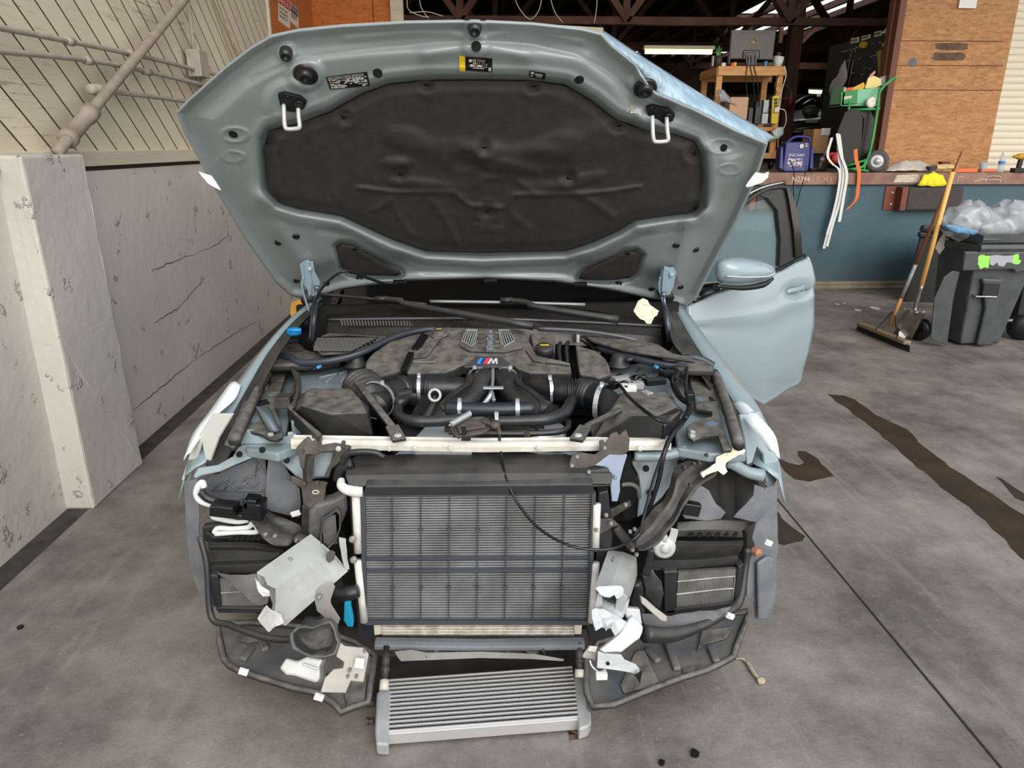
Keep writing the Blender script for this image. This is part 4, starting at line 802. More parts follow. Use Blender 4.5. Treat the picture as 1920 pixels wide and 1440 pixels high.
for cx, d in ((903, -.2), (944, .2)):
    for k in range(3): ring('hose_clamp', Pz(cx+d*k*8, 692+k*9, .832), (d*.6, -1, -.15), .044-.001*k, .007)
hose('lift_eye_bracket', [(815, 742, .85), (812, 760, .82), (790, 800, .76)], [.006, .012, .018], M('dark_cast', (58, 58, 60), .6, metal=.4))
g = G(); q = Pz(815, 741, .86); g.tube([q+A([.018*math.cos(a), .005*math.sin(a), .018*math.sin(a)]) for a in np.arange(12)*math.pi/6], .005, 8, 1, closed=True); g.make('lift_eye', zinc, car, smooth=True)
hose('coolant_pipe', [(838, 765, .84), (870, 767, .84), (935, 768, .84), (1000, 766, .84)], .022, M('blue_black_hose', (40, 44, 54), .4))
ring('hose_clamp', rp_(862, 766, .84), (1, 0, 0), .023, .013); ring('hose_clamp', rp_(970, 767, .84), (1, 0, 0), .023, .013)
hose('coolant_hose', [(748, 762, .80), (746, 778, .82), (765, 788, .84), (810, 790, .84), (868, 786, .84)], .017)
hose('coolant_hose', [(932, 790, .84), (980, 789, .84), (1030, 786, .84), (1058, 775, .83), (1070, 755, .82), (1074, 742, .80)], [.015, .016, .018, .02, .018, .014])
ring('hose_clamp', rp_(931, 790, .84), (1, 0, 0), .018, .010, zinc)
hose('lower_hose', [(880, 812, .80), (940, 813, .80), (1020, 812, .80), (1060, 806, .80), (1066, 790, .79)], .010)
for s_ in (0, 1):
    for k in range(3):
        f = (lambda x: x) if s_ == 0 else (lambda x: 1852-x)
        hose('ribbed_hose', [(f(877+k*4), 696, .84), (f(874+k*4), 718, .86), (f(858+k*3), 730, .86), (f(838+k*4), 745, .85), (f(828+k*4), 762, .84), (f(850), 785, .80)], .005, rub, 8)
hose('hose_elbow', [(738, 760, .80), (750, 755, .82), (762, 748, .82), (775, 752, .80)], .018)
g = G(); g.lathe(Pz(757, 748, .80), (0, 0, 1), [(.045, 0), (.045, .012), (.04, .016), (.03, .016), (.03, .03), (.001, .03)], 24); g.make('sensor_housing', blk, car, smooth=True, ang=30)
g = G(); g.box(Pz(856, 702, .82), (.034, .03, .05)); g.make('relay_box', blk, car, bev=.004)
# centre silver dipstick tube and clamp bracket
hose('silver_tube', [(924, 689, .87), (924, 712, .85), (922, 730, .84), (917, 745, .82), (908, 757, .80)], [.006, .006, .006, .009, .009], alus, 10)
g = G(); g.lathe(Pz(924, 688, .87), (0, -.4, 1), [(.010, -.004), (.010, .004), (.001, .005)], 12); g.beam(Pz(906, 727, .855), Pz(944, 727, .855), .02, .006); g.beam(Pz(920, 728, .83), Pz(926, 752, .80), .012, .012); g.make('tube_bracket', alus, car, bev=.001)
hose('silver_tube', [(882, 690, .86), (883, 705, .84), (884, 720, .82)], .006, alus, 8)
for poly in ([(795, 800), (845, 796), (880, 812), (885, 823), (775, 822)], [(985, 815), (1000, 800), (1050, 792), (1062, 800), (1058, 812), (1010, 818)]):
    plate('intercooler_tank', poly, .795, .06, M('bright_cast', (205, 210, 216), .4, metal=.5), car, bev=.006)
for i, (x0, y0) in enumerate(((790, 765), (800, 745), (1020, 765), (1000, 745))):
    g = G(); 
    for k in range(7): g.beam(Pz(x0-6+k*4+(0 if i < 2 else 4), y0, .79), Pz(x0-22+k*5+(0 if i < 2 else 26), y0+26, .77), .004, .02)
    g.make('cast_rib', M('dark_cast', (58, 58, 60), .6, metal=.4), car)
g = G()
for k in range(5): g.box(Pz(842+k*8, 803+k*5, .805), (.03, .006, .02), rz=.6)
for k in range(4): g.box(Pz(1012-k*9, 798+k*5, .803), (.03, .006, .02), rz=-.6)
g.make('clip_row', dirt, car, bev=.001)
# air boxes (faceted)
def facet(name, topp, zt, botp, zb, mat, **k):
    g = G(); t_ = [Pz(x, y, zt) for x, y in topp]; b_ = [Pz(x, y, zb) for x, y in botp]; g.loft([b_, t_], close_u=True, cap=True); return g.make(name, mat, car, **k)
ab = facet('air_box', [(578, 728), (657, 728), (672, 745), (688, 772), (625, 777), (566, 762)], .875, [(560, 745), (660, 740), (694, 765), (700, 818), (606, 818), (545, 775)], .79, blkd, bev=.006)
slab('air_box_side', [(538, 762), (566, 735), (574, 738), (548, 766), (604, 812), (596, 818)], top(.83), .05, blkd, car, bev=.004)
facet('air_box', [(1168, 735), (1248, 735), (1268, 765), (1232, 777), (1190, 779), (1148, 766)], .875, [(1150, 745), (1250, 740), (1285, 772), (1245, 822), (1112, 822), (1128, 780)], .79, blkd, bev=.006)
slab('air_box_side', [(1250, 742), (1262, 742), (1276, 772), (1246, 798), (1238, 792), (1262, 770)], top(.835), .05, blkd, car, bev=.004)
g = G(); T_ = Plane(Py(1130, 800, 2.06), (0, -.9, .4)); g.prism([T_.p(x, y) for x, y in ((1103, 789), (1160, 788), (1160, 800), (1172, 822), (1110, 822))], -T_.n*.01); g.make('plastic_shield', blk, car, bev=.003)
# harnesses
def cable(name, pts, r, mat=blks, **k): g = G(); g.tube([Pz(*q) for q in pts], r, 8); return g.make(name, mat, car, smooth=True, **k)
cable('wiring_harness', [(548, 692, .84), (556, 705, .85), (560, 725, .85), (556, 745, .84), (545, 770, .82)], [.009, .011, .010, .008, .006], dirt)
cable('wiring_harness', [(560, 700, .84), (552, 730, .84), (540, 755, .82), (532, 765, .80)], [.008, .007, .008, .006], dirt)
cable('wiring_harness', [(1268, 700, .85), (1264, 720, .86), (1275, 745, .85), (1294, 760, .84), (1280, 790, .83), (1262, 812, .82), (1245, 850, .78), (1235, 900, .70), (1215, 960, .60), (1195, 1000, .54)], [.018, .014, .009, .012, .009, .008, .007, .007, .006, .006])
cable('wiring_harness', [(1288, 690, .86), (1286, 725, .86), (1290, 750, .86), (1294, 762, .85), (1285, 785, .84)], .006)
cable('loose_wire', [(1160, 718, .87), (1180, 745, .90), (1215, 775, .91), (1240, 790, .90), (1266, 793, .87)], .0055)
for k in range(9):
    x = 1150+random.random()*110; y = 702+random.random()*24; cable('loose_wire', [(x, y, .86), (x+14, y-8+random.random()*12, .88), (x+28, y+4, .86), (x+40, y-8+random.random()*22, .86)], .003)
for x, y, sx_, m in ((1178, 727, .05, white), (1196, 722, .035, M('grey_plug', (150, 150, 148), .5)), (1165, 712, .06, M('grey_plug', (150, 150, 148), .5)), (1228, 715, .07, blks), (1250, 700, .05, blks), (1213, 740, .025, M('grey_plug', (150, 150, 148), .5)), (1150, 722, .03, blks)):
    g = G(); g.box(Pz(x, y, .87), (sx_, .03, .022), rz=random.random()); g.make('connector', m, car, bev=.002)
g = G(); g.box(Pz(1292, 740, .865), (.022, .05, .02), rz=-.1); g.make('connector', blks, car, bev=.003)
g = G(); g.box(Pz(532, 752, .83), (.05, .05, .04)); g.make('connector', dirt, car, bev=.004)
# diagonal braces
for a, b_, cc in (((668, 716), (749, 826), (735, 800)), ((1165, 768), (1080, 826), (1098, 800))):
    P1 = Pz(a[0], a[1], .88); P2 = Pz(b_[0], b_[1], .825); P3 = Pz(cc[0], cc[1], .835); g = G(); g.beam(P1, P3, .022, .012); g.beam(P3, P2, .040, .012); g.lathe(P2*.8+P3*.2, (0, 0, 1), [(.013, .004), (.012, .010), (.006, .012), (.001, .012)], 6, m=1); g.make('diagonal_brace', [blkd, zinc], car, bev=.004)
# latch
g = G(); L1 = Plane(Pz(890, 800, .87), (0, -.5, 1))
g.prism([L1.p(x, y) for x, y in ((842, 795), (858, 786), (880, 782), (905, 780), (918, 786), (922, 800), (905, 812), (880, 816), (855, 818), (845, 806))], -L1.n*.008)
g.prism([L1.p(x, y, .01) for x, y in ((855, 798), (875, 788), (912, 790), (910, 800), (875, 806), (862, 812))], -L1.n*.008)
lt = g.make('hood_latch', rust, car, bev=.002)
g = G(); g.prism([L1.p(x, y, .0115) for x, y in ((864, 800), (872, 800), (876, 812), (868, 816))], -L1.n*.002); g.make('latch_slot', hole, lt)
g = G(); n_ = 180; a = L1.p(843, 797, .02); b_ = L1.p(885, 773, .025); d = b_-a; u = np.cross(d, L1.n); u /= np.linalg.norm(u); w = L1.n
g.tube([a+d*t+.008*(math.cos(t*40*math.pi)*u+math.sin(t*40*math.pi)*w) for t in np.linspace(.06, .94, n_)], .0016, 5, 1); g.tube([a-d*.04, a+d*.06], .002, 6, 1); g.make('latch_spring', alus, lt, smooth=True)
g = G(); g.tube([L1.p(x, y, .012) for x, y in ((905, 790), (920, 795), (932, 800), (938, 815))], .006, 8); g.lathe(L1.p(928, 798, .01), L1.n, [(.016, 0), (.014, .01), (.001, .012)], 12); g.make('cable_holder', rust, lt, smooth=True)
CP = [(935, 805, 1.98), (940, 850, 1.93), (950, 900, 1.84), (975, 950, 1.79), (1010, 990, 1.73), (1050, 1015, 1.68), (1095, 1029, 1.66), (1150, 1028, 1.66), (1195, 1005, 1.66), (1205, 975, 1.70), (1225, 900, 1.80), (1245, 845, 1.90), (1262, 810, 2.0)]
g = G(); g.tube([Py(*q) for q in CP], .0042, 8); g.make('release_cable', M('gloss_cable', (22, 22, 24), .2), car, smooth=True, label='black release cable looping down over the condenser')
# ---------- white upper crossbar ----------
g = G(); sec = [(0, 0), (0, .022), (.008, .026), (.014, .020), (.026, .020), (.032, .026), (.040, .024), (.045, .012), (.045, -.004), (.038, -.004)]
pa = Py(548, 836, 1.965); pb = Py(1256, 838, 1.965); g.loft([[p+A([0, -y+.03, z]) for y, z in sec] for p in (pa, pa+(pb-pa)*.5+A([0, -.02, 0]), pb)], close_u=True, cap=True)
cb = g.make('upper_crossbar', whitep, car, bev=.001)
g = G(); 
for x in (635, 730, 778, 845, 1010, 1200): q = Py(x, 841, 1.925); g.lathe(q, (0, -1, .2), [(.008, 0), (.008, .004), (.001, .005)], 8)
g.make('bar_bolt', zinc, cb)
for q_ in ([(734, 859), (748, 846), (834, 846), (822, 859)], [(1012, 860), (1002, 847), (1085, 847), (1094, 858)]): slab('intercooler_tank', q_, front(q_[0][0]+40, 852, 2.04, 0, .5), .02, M('pale_blue_cast', (168, 184, 200), .4, metal=.3), car, bev=.004)
# ---------- radiator stack ----------
RY = 1.834
def rf(x, y, d=0): return Py(x, y, RY+d)
TL, TR, BL, BR = (681, 926), (1113, 922), (684, 1166), (1104, 1166)
def ru(u, v, d=0):
    x = (TL[0]+(TR[0]-TL[0])*u)*(1-v)+(BL[0]+(BR[0]-BL[0])*u)*v; y = (TL[1]+(TR[1]-TL[1])*u)*(1-v)+(BL[1]+(BR[1]-BL[1])*u)*v; return rf(x, y, d)
g = G(); g.prism([ru(0, 0, .012), ru(1, 0, .012), ru(1, 1, .012), ru(0, 1, .012)], (0, .03, 0)); core = g.make('condenser', M('condenser_fins', (30, 31, 34), .6), car)
g = G(); n_ = 52
for k in range(n_):
    v = (k+.5)/n_; g.beam(ru(.002, v, .006), ru(.998, v, .006), .006, .0036)
g.make('condenser_tube', cond, core)
g = G()
gm = M('guard_grey', (62, 66, 74), .45)
for u in np.linspace(0, 1, 9)[1:-1]: g.beam(ru(u, 0, -.004), ru(u, 1, -.004), .0032, .006, up=(0, 1, 0))
for v in (.505, .60): g.beam(ru(0, v, -.003), ru(1, v, -.003), .006, .007)
for v in (.285, .735):
    for u in np.linspace(0, 1, 9)[1:-1]: g.lathe(ru(u, v, -.006), (0, -1, 0), [(.006, -.004), (.006, .002), (.001, .002)], 10)
for a, b_ in (((0, 0), (1, 0)), ((0, 1), (1, 1)), ((0, 0), (0, 1)), ((1, 0), (1, 1))): g.beam(ru(*a, -.004), ru(*b_, -.004), .012, .014, up=(0, 1, 0) if a[0] == b_[0] else (0, 0, 1))
g.make('stone_guard', gm, car)
g = G(); g.prism([rf(x, y, -.012) for x, y in ((686, 912), (1112, 908), (1113, 926), (681, 930))], (0, .05, .02)); g.make('upper_duct_lip', blk, car, bev=.003)
# white header pipes
for xs2, nm in (((667, 920), (672, 1035)), 0), (((671, 1050), (683, 1165)), 0), (((1119, 945), (1116, 1030)), 1), (((1117, 1055), (1108, 1165)), 1):
    g = G(); g.tube([rf(*xs2[0], -.005), rf(*xs2[1], -.005)], .012, 12, 1); g.make('header_pipe', M('white_pipe', (222, 220, 214), .45, c2=(180, 176, 168), sc=20), car, smooth=True)
g = G(); g.tube([rf(x, y, d) for x, y, d in ((640, 900, .02), (640, 910, .0), (650, 918, -.01), (668, 922, -.012), (680, 922, -.012))], [.010, .013, .014, .016, .014], 12); g.make('elbow_pipe', M('white_pipe', (222, 220, 214), .45), car, smooth=True)
# side frames
for poly in ([(655, 925), (664, 925), (676, 1165), (700, 1168), (702, 1185), (690, 1208), (672, 1205), (665, 1100)], [(1122, 925), (1140, 920), (1150, 1000), (1135, 1165), (1140, 1195), (1105, 1205), (1098, 1170), (1112, 1160)]):
    slab('radiator_side_frame', poly, front(700, 1100, RY+.02), .05, blk, car, bev=.004)
# upper shroud
g = G(); rws_ = [[(656, 915, 1.84), (900, 909, 1.84), (1145, 910, 1.84)], [(648, 897, 1.86), (900, 893, 1.86), (1148, 893, 1.86)], [(650, 884, 1.90), (900, 878, 1.90), (1130, 880, 1.90)], [(660, 868, 1.965), (900, 862, 1.965), (1110, 866, 1.965)], [(668, 860, 1.99), (900, 857, 1.99), (1100, 860, 1.99)]]
g.sheet([cr([Py(*q) for q in r], 6) for r in rws_][::-1], .012); sh = g.make('radiator_shroud', blk, car, bev=.003)
g = G()
for x in (760, 855, 950, 1050): g.box(Py(x, 860, 1.985), (.045, .02, .022), rx=.3)
g.box(Py(700, 874, 1.93), (.05, .01, .012)); g.box(Py(670, 888, 1.88), (.055, .012, .01)); g.make('shroud_clip', blk, sh, bev=.002)
g = G(); g.box(Py(800, 863.5, 1.965), (.07, .010, .003), rx=.6); g.make('paper_label', M('paper', (196, 196, 190), .7), sh)
g = G(); q = Plane(Py(1140, 893, 1.87), (0, -1, .3)); g.prism([q.p(x, y, .01) for x, y in ((1105, 882), (1142, 878), (1146, 912), (1110, 914))], -q.n*.02); g.make('shroud_corner', blk, car, bev=.003)
# strip of lower radiator, bottom beam, lower tray piece
g = G(); L3 = front(900, 1185, RY+.012, 0, .25)
for k in range(4): y = 1170+k*5.6; g.beam(L3.p(715, y, .0), L3.p(1078, y-.5, .0), .008, .004)
for k in range(120):
    x = 717+k*3; 
    for j in range(4): y = 1172.8+j*5.6; g.beam(L3.p(x, y-1.6, -.004), L3.p(x+1.5, y+1.6, -.004), .003, .001, up=(0, 1, 0))
g.make('lower_radiator', M('dirty_fins', (222, 216, 206), .6, metal=.1, c2=(140, 122, 100), sc=40, amt=.5), car)
slab('lower_radiator_back', [(700, 1165), (1092, 1165), (1090, 1192), (702, 1192)], front(900, 1185, RY+.03), .01, darkv, car, bev=0)
for poly in ([(700, 1168), (714, 1168), (714, 1190), (702, 1192)], [(1076, 1168), (1092, 1168), (1090, 1190), (1078, 1190)]): slab('radiator_end_tank', poly, front(900, 1180, RY+.005), .02, M('cream_tank', (196, 188, 172), .6), car, bev=.002)
g = G(); g.loft([[p+A([0, y, z]) for y, z in ((-.015, 0), (-.015, .016), (.0, .021), (.02, .021), (.02, 0))] for p in (Py(703, 1213, 1.80), Py(900, 1216, 1.79), Py(1096, 1213, 1.80))], close_u=True, cap=True); g.make('lower_crossmember', M('grey_beam', (112, 116, 122), .5, c2=(90, 88, 84), sc=12), car, bev=.004)
g = G()
P_ = [(740, 1222), (745, 1232), (752, 1240), (900, 1234), (1000, 1236), (1056, 1240), (1058, 1236), (1000, 1226), (900, 1222), (800, 1224), (770, 1218)]
slab('torn_valance', P_, front(900, 1230, 1.76, 0, .5), .006, M('grey_trim', (128, 128, 122), .6, c2=(90, 88, 84), sc=12), car, bev=.001)
g = G()
for k in range(9): a = Py(755+k*33, 1214, 1.80); g.beam(a, Py(765+k*33+(8 if k % 2 else -8), 1228, 1.77), .004, .03, up=(0, 1, 0))
g.box(Py(880, 1220, 1.82), (.42, .05, .012)); g.make('valance_rib', blkd, car)
# hose with cyan clip on the left of the radiator
g = G(); g.tube([Py(x, y, Y) for x, y, Y in ((632, 1085, 1.86), (634, 1102, 1.83), (640, 1112, 1.81), (655, 1112, 1.80), (672, 1108, 1.80))], [.018, .020, .022, .022, .018], 14); g.make('radiator_hose', rub, car, smooth=True)
slab('hose_lock', [(646, 1122), (657, 1122), (657, 1140), (662, 1162), (662, 1176), (652, 1176), (644, 1164), (645, 1140)], front(650, 1150, 1.79), .02, cblue, car, bev=.003, label='bright cyan hose lock')
g = G(); g.tube([Py(x, y, 1.86) for x, y in ((640, 870), (655, 850), (700, 848), (720, 858))], .009, 10); g.tube([Py(x, y, 1.9) for x, y in ((634, 900), (640, 880), (660, 868))], .016, 10); g.make('upper_radiator_hose', rub, car, smooth=True)
# ================= STRIPPED NOSE =================
def z4(*p): return [(320+x/4.8, 780+y/4.8) for x, y in p]
def z5(*p): return [(340+x/4.8, 1000+y/4.8) for x, y in p]
def z7(*p): return [(1060+x/4.571, 780+y/4.571) for x, y in p]
def z8(*p): return [(1060+x/4.571, 1000+y/4.571) for x, y in p]
def fs(name, poly, Y, mat, th=.004, tx=0, tz=0, par=None, **k):
    cx = sum(p[0] for p in poly)/len(poly); cy = sum(p[1] for p in poly)/len(poly)
    return slab(name, poly, front(cx, cy, Y, tx, tz), th, mat, par if par is not None else car, **k)
def ft(name, pts, r, mat, **k): g = G(); g.tube([Py(*q) for q in pts], r, 10); return g.make(name, mat, car, smooth=True, **k)
def fb(x, y, Y, r=.008, mat=None, name='bolt'): mat = mat or M('bolt_metal', (130, 130, 126), .45, metal=.5); r *= .72; g = G(); g.lathe(Py(x, y, Y), (0, -1, .25), [(r*1.3, -.004), (r*1.3, .002), (r, .003), (r, .008), (r*.6, .009), (.001, .009)], 10); return g.make(name, mat, car)
# near-black sheet added behind the nose so its gaps look shaded
fs('nose_dark_backing', [(410, 880), (560, 860), (1300, 860), (1305, 1000), (1400, 1000), (1400, 1110), (1290, 1150), (1120, 1180), (690, 1180), (480, 1150), (405, 1110)], 2.13, darkv, .02, bev=0)
# --- left of the photo ---
fs('wheel_liner', z4((240, 600), (450, 500), (650, 420), (760, 362), (850, 362), (862, 660), (830, 830), (420, 790), (300, 700)), 2.08, linr, .004, -.25, .1, crumple=.004, cs=.08, smooth=True)
fs('wheel_liner', z4((880, 372), (915, 350), (960, 362), (1040, 470), (1110, 600), (1165, 655), (1175, 780), (1165, 915), (900, 860), (850, 830), (852, 640)), 2.04, linr, .004, .35, .1, crumple=.004, cs=.08, smooth=True)
g = G(); LP = front(460, 900, 2.065, -.25, .1)
for a, b_ in (((390, 655), (520, 560)), ((480, 660), (560, 580)), ((500, 590), (600, 665)), ((580, 670), (690, 590)), ((760, 380), (760, 560)), ((770, 420), (840, 500)), ((840, 400), (760, 500)), ((370, 670), (820, 672)), ((400, 740), (620, 745)), ((640, 700), (640, 770))):
    q = z4(a, b_); g.tube([LP.p(*q[0], .004), LP.p(*q[1], .004)], .0022, 5, 1)
c0 = z4((720, 590))[0]; g.tube([LP.p(c0[0]+14*math.cos(a), c0[1]+9*math.sin(a), .004) for a in np.arange(16)*math.pi/8], .0022, 5, 1, closed=True); g.make('liner_rib', linr, car, smooth=True)
fs('front_apron', z4((600, 150), (660, 115), (740, 120), (820, 185), (980, 195), (1130, 150), (1120, 240), (1250, 230), (1640, 300), (1500, 380), (1440, 440), (1385, 560), (1290, 565), (1225, 595), (1120, 540), (1010, 435), (940, 345), (880, 270), (640, 255), (610, 220)), 2.03, bay, .01, 0, .5, bev=.005)
fs('headlight_bracket', z4((200, 540), (245, 465), (420, 440), (560, 360), (600, 285), (640, 258), (850, 262), (884, 300), (872, 352), (760, 366), (600, 432), (440, 502), (280, 535), (215, 565)), 2.00, bay, .010, 0, .5, bev=.004)
for x, y in z4((618, 345), (825, 305), (1045, 400), (1355, 455)): g = G(); g.lathe(Py(x, y, 1.985), (0, -1, .5), [(.0095, 0), (.0095, .001), (.001, .001)], 14); g.make('bracket_hole', hole, car)
fs('apron_window', z4((1290, 330), (1470, 318), (1440, 440), (1385, 550), (1290, 552)), 1.97, bay, .01, 0, .3, bev=.004)
# corroded centre-left bracket
fs('lamp_bracket', z4((1125, 290), (1195, 215), (1240, 180), (1272, 230), (1330, 190), (1362, 200), (1352, 262), (1480, 240), (1625, 268), (1622, 300), (1545, 345), (1480, 320), (1370, 322), (1290, 362), (1245, 485), (1170, 470), (1150, 370)), 1.93, rust, .007, .1, .35, bev=.003)
fs('lamp_bracket', z4((1545, 330), (1525, 420), (1450, 480), (1425, 560), (1380, 560), (1410, 480), (1440, 430), (1490, 318)), 1.925, rust, .012, .1, .1, bev=.003)
fs('lamp_bracket', z4((1038, 570), (1052, 535), (1100, 545), (1200, 585), (1370, 590), (1415, 600), (1395, 650), (1385, 790), (1330, 815), (1250, 832), (1190, 800), (1172, 650), (1110, 612)), 1.915, rust, .012, 0, .2, bev=.004)
fs('bracket_wing', z4((1250, 370), (1295, 355), (1280, 590), (1230, 600), (1222, 500)), 1.90, dirt, .03, .8, 0, bev=.003)
for x, y in z4((1180, 315), (1320, 325), (1555, 240), (1585, 285), (1060, 555), (1205, 605), (1320, 600)): fb(x, y, 1.905, .007, rust)
g = G(); q = z4((1305, 685))[0]; g.tube([Py(q[0]+6*math.cos(a), q[1]+3*math.sin(a), 1.898) for a in np.arange(12)*math.pi/6], .0015, 5, 1, closed=True); g.make('chalk_ring', chalk, car)
fs('support_strut', z4((1180, 800), (1250, 830), (1240, 1080), (1200, 1110), (1170, 1080)), 1.93, dirt, .03, bev=.004)
# brake duct
fs('air_duct_body', z4((1250, 880), (1300, 800), (1470, 755), (1590, 690), (1600, 840), (1540, 1000), (1500, 850), (1380, 930), (1350, 1180), (1240, 1110)), 1.90, tray, .05, .3, 0, bev=.01)
D = z4((1370, 920), (1500, 825), (1532, 860), (1535, 1000), (1490, 1130), (1390, 1225), (1350, 1195), (1345, 1080)); cxd = sum(p[0] for p in D)/8; cyd = sum(p[1] for p in D)/8; dp = front(cxd, cyd, 1.85, .5, 0)
g = G(); g.loft([[dp.p(cxd+(x-cxd)*k, cyd+(y-cyd)*k, o) for x, y in D] for k, o in ((1, -.05), (1.0, .0), (.94, .008), (.84, .004), (.78, -.05), (.70, -.09))], close_u=True); g.prism([dp.p(cxd+(x-cxd)*.7, cyd+(y-cyd)*.7, -.085) for x, y in D], -dp.n*.004, 1); g.make('air_duct', [tray, hole], car, smooth=False, bev=.002)
g = G(); q = z4((1420, 900), (1440, 1160)); g.beam(dp.p(*q[0], -.02), dp.p(*q[1], -.02), .003, .04); g.make('duct_vane', tray, car)
# white wiring and plugs
def fz(f, Y, *p): return [(x, y, Y) for x, y in f(*p)]
wh_ = M('white_sleeve', (214, 218, 220), .6)
ft('sleeved_harness', fz(z4, 1.97, (300, 640), (285, 600), (250, 630), (232, 700), (265, 760), (340, 790), (430, 815)), .010, wh_); ft('sleeved_harness', fz(z4, 1.95, (400, 840), (385, 900), (470, 925), (600, 945), (700, 930)), .010, wh_)
ft('wiring_harness', fz(z4, 1.96, (270, 680), (330, 740), (420, 770), (480, 790)), .012, rub)
for (x, y), sx_, sz in zip(z4((490, 835), (755, 830), (735, 770)), (.075, .06, .04), (.035, .06, .03)): g = G(); g.box(Py(x, y, 1.93), (sx_, .05, sz), ry=.15); g.box(Py(x, y, 1.90), (sx_*.7, .02, sz*.6), ry=.15); g.make('connector', blks, car, bev=.004)
fs('lamp_plastic', z4((420, 870), (560, 880), (700, 905), (690, 940), (600, 942), (430, 900)), 1.93, M('amber_black', (44, 42, 34), .3), .02, bev=.004)
for x, y in z4((1125, 878)): g = G(); g.box(Py(x, y, 1.96), (.03, .006, .018), ry=-.3); g.make('white_clip', white, car, bev=.003)
ft('white_lever', fz(z4, 1.94, (390, 1050), (430, 1010), (560, 1015), (700, 1000), (740, 960), (780, 1040), (600, 1045), (400, 1060)), .008, wh_)
fs('bumper_support', z4((280, 1000), (480, 975), (700, 960), (700, 980), (480, 1000), (340, 1050), (390, 1090), (800, 1080), (900, 1130), (330, 1140), (290, 1120)), 1.97, blk, .03, bev=.004)
# black bumper carriers, left and right
def carrier(rows, mat=M('carrier_black', (54, 55, 56), .42, c2=(82, 78, 72), sc=9, amt=.6), name='bumper_carrier'):
    g = G(); g.sheet([cr([Py(*q) for q in r], 5) for r in rows][::-1], .01); return g.make(name, mat, car, smooth=False, bev=.004)
Lc = [[z4((330, 1135))[0]+(1.95,), z4((700, 1130))[0]+(1.94,), z4((1010, 1180))[0]+(1.93,)], [z4((330, 1180))[0]+(1.92,), z4((700, 1180))[0]+(1.91,), z4((1010, 1210))[0]+(1.90,)], [z4((340, 1200))[0]+(1.96,), z4((700, 1210))[0]+(1.95,), z4((1010, 1230))[0]+(1.94,)], [z5((230, 250))[0]+(1.96,), z5((500, 245))[0]+(1.95,), z5((800, 235))[0]+(1.94,)], [z5((240, 290))[0]+(1.92,), z5((500, 285))[0]+(1.91,), z5((800, 270))[0]+(1.90,)], [z5((250, 365))[0]+(1.93,), z5((500, 365))[0]+(1.92,), z5((790, 365))[0]+(1.91,)]]
carrier(Lc)
Rc = [[z8((930, 60))[0]+(1.95,), z8((1200, 65))[0]+(1.96,), z8((1525, 60))[0]+(1.98,)], [z8((900, 105))[0]+(1.92,), z8((1200, 100))[0]+(1.93,), z8((1530, 95))[0]+(1.95,)], [z8((760, 200))[0]+(1.95,), z8((1200, 190))[0]+(1.96,), z8((1500, 160))[0]+(1.98,)], [z8((760, 235))[0]+(1.90,), z8((1200, 225))[0]+(1.91,), z8((1480, 195))[0]+(1.94,)], [z8((660, 315))[0]+(1.91,), z8((1000, 318))[0]+(1.92,), z8((1500, 270))[0]+(1.95,)]]
carrier(Rc)
carrier([[z7((960, 905))[0]+(1.99,), z7((1300, 885))[0]+(2.0,), z7((1640, 905))[0]+(2.02,)], [z7((950, 980))[0]+(1.97,), z7((1250, 975))[0]+(1.98,), z7((1520, 985))[0]+(2.0,)], [z7((930, 1040))[0]+(1.97,), z7((1250, 1035))[0]+(1.98,), z7((1530, 1045))[0]+(2.0,)]], name='bumper_guide')
g = G()
for k in range(6): q = z7((1060+k*75, 1030), (1100+k*75, 1005)); g.beam(Py(*q[0], 1.955), Py(*q[1], 1.955), .006, .01)
g.make('guide_rib', blks, car); g = G()
for k in range(6): q = z4((530+k*50, 1115), (570+k*50, 1085)); g.beam(Py(*q[0], 1.93), Py(*q[1], 1.93), .006, .01)
g.make('guide_rib', blks, car)
# twisted black plate
g = G(); A1 = cr([Py(x, y, Y) for (x, y), Y in zip(z4((690, 900), (760, 990), (800, 1050), (850, 1110), (930, 1160), (1060, 1160), (1110, 1095), (1210, 1150), (1370, 1215)), (1.92, 1.88, 1.86, 1.85, 1.85, 1.86, 1.85, 1.84, 1.82))], 4)
B1 = cr([Py(x, y, Y) for (x, y), Y in zip(z4((850, 850), (940, 900), (1010, 925), (1100, 960), (1160, 985), (1175, 1050), (1185, 1090), (1260, 1120), (1390, 1195)), (1.95, 1.94, 1.93, 1.93, 1.92, 1.90, 1.88, 1.86, 1.84))], 4)
g.sheet([A1, [(a*.65+b_*.35)+A([0, .03, 0]) for a, b_ in zip(A1, B1)], [(a*.3+b_*.7)+A([0, .03, 0]) for a, b_ in zip(A1, B1)], B1], .003); g.make('twisted_bracket', dirt, car, smooth=True)
for x, y in z4((940, 1080), (1132, 1120), (855, 1065)): fb(x, y, 1.845, .007)
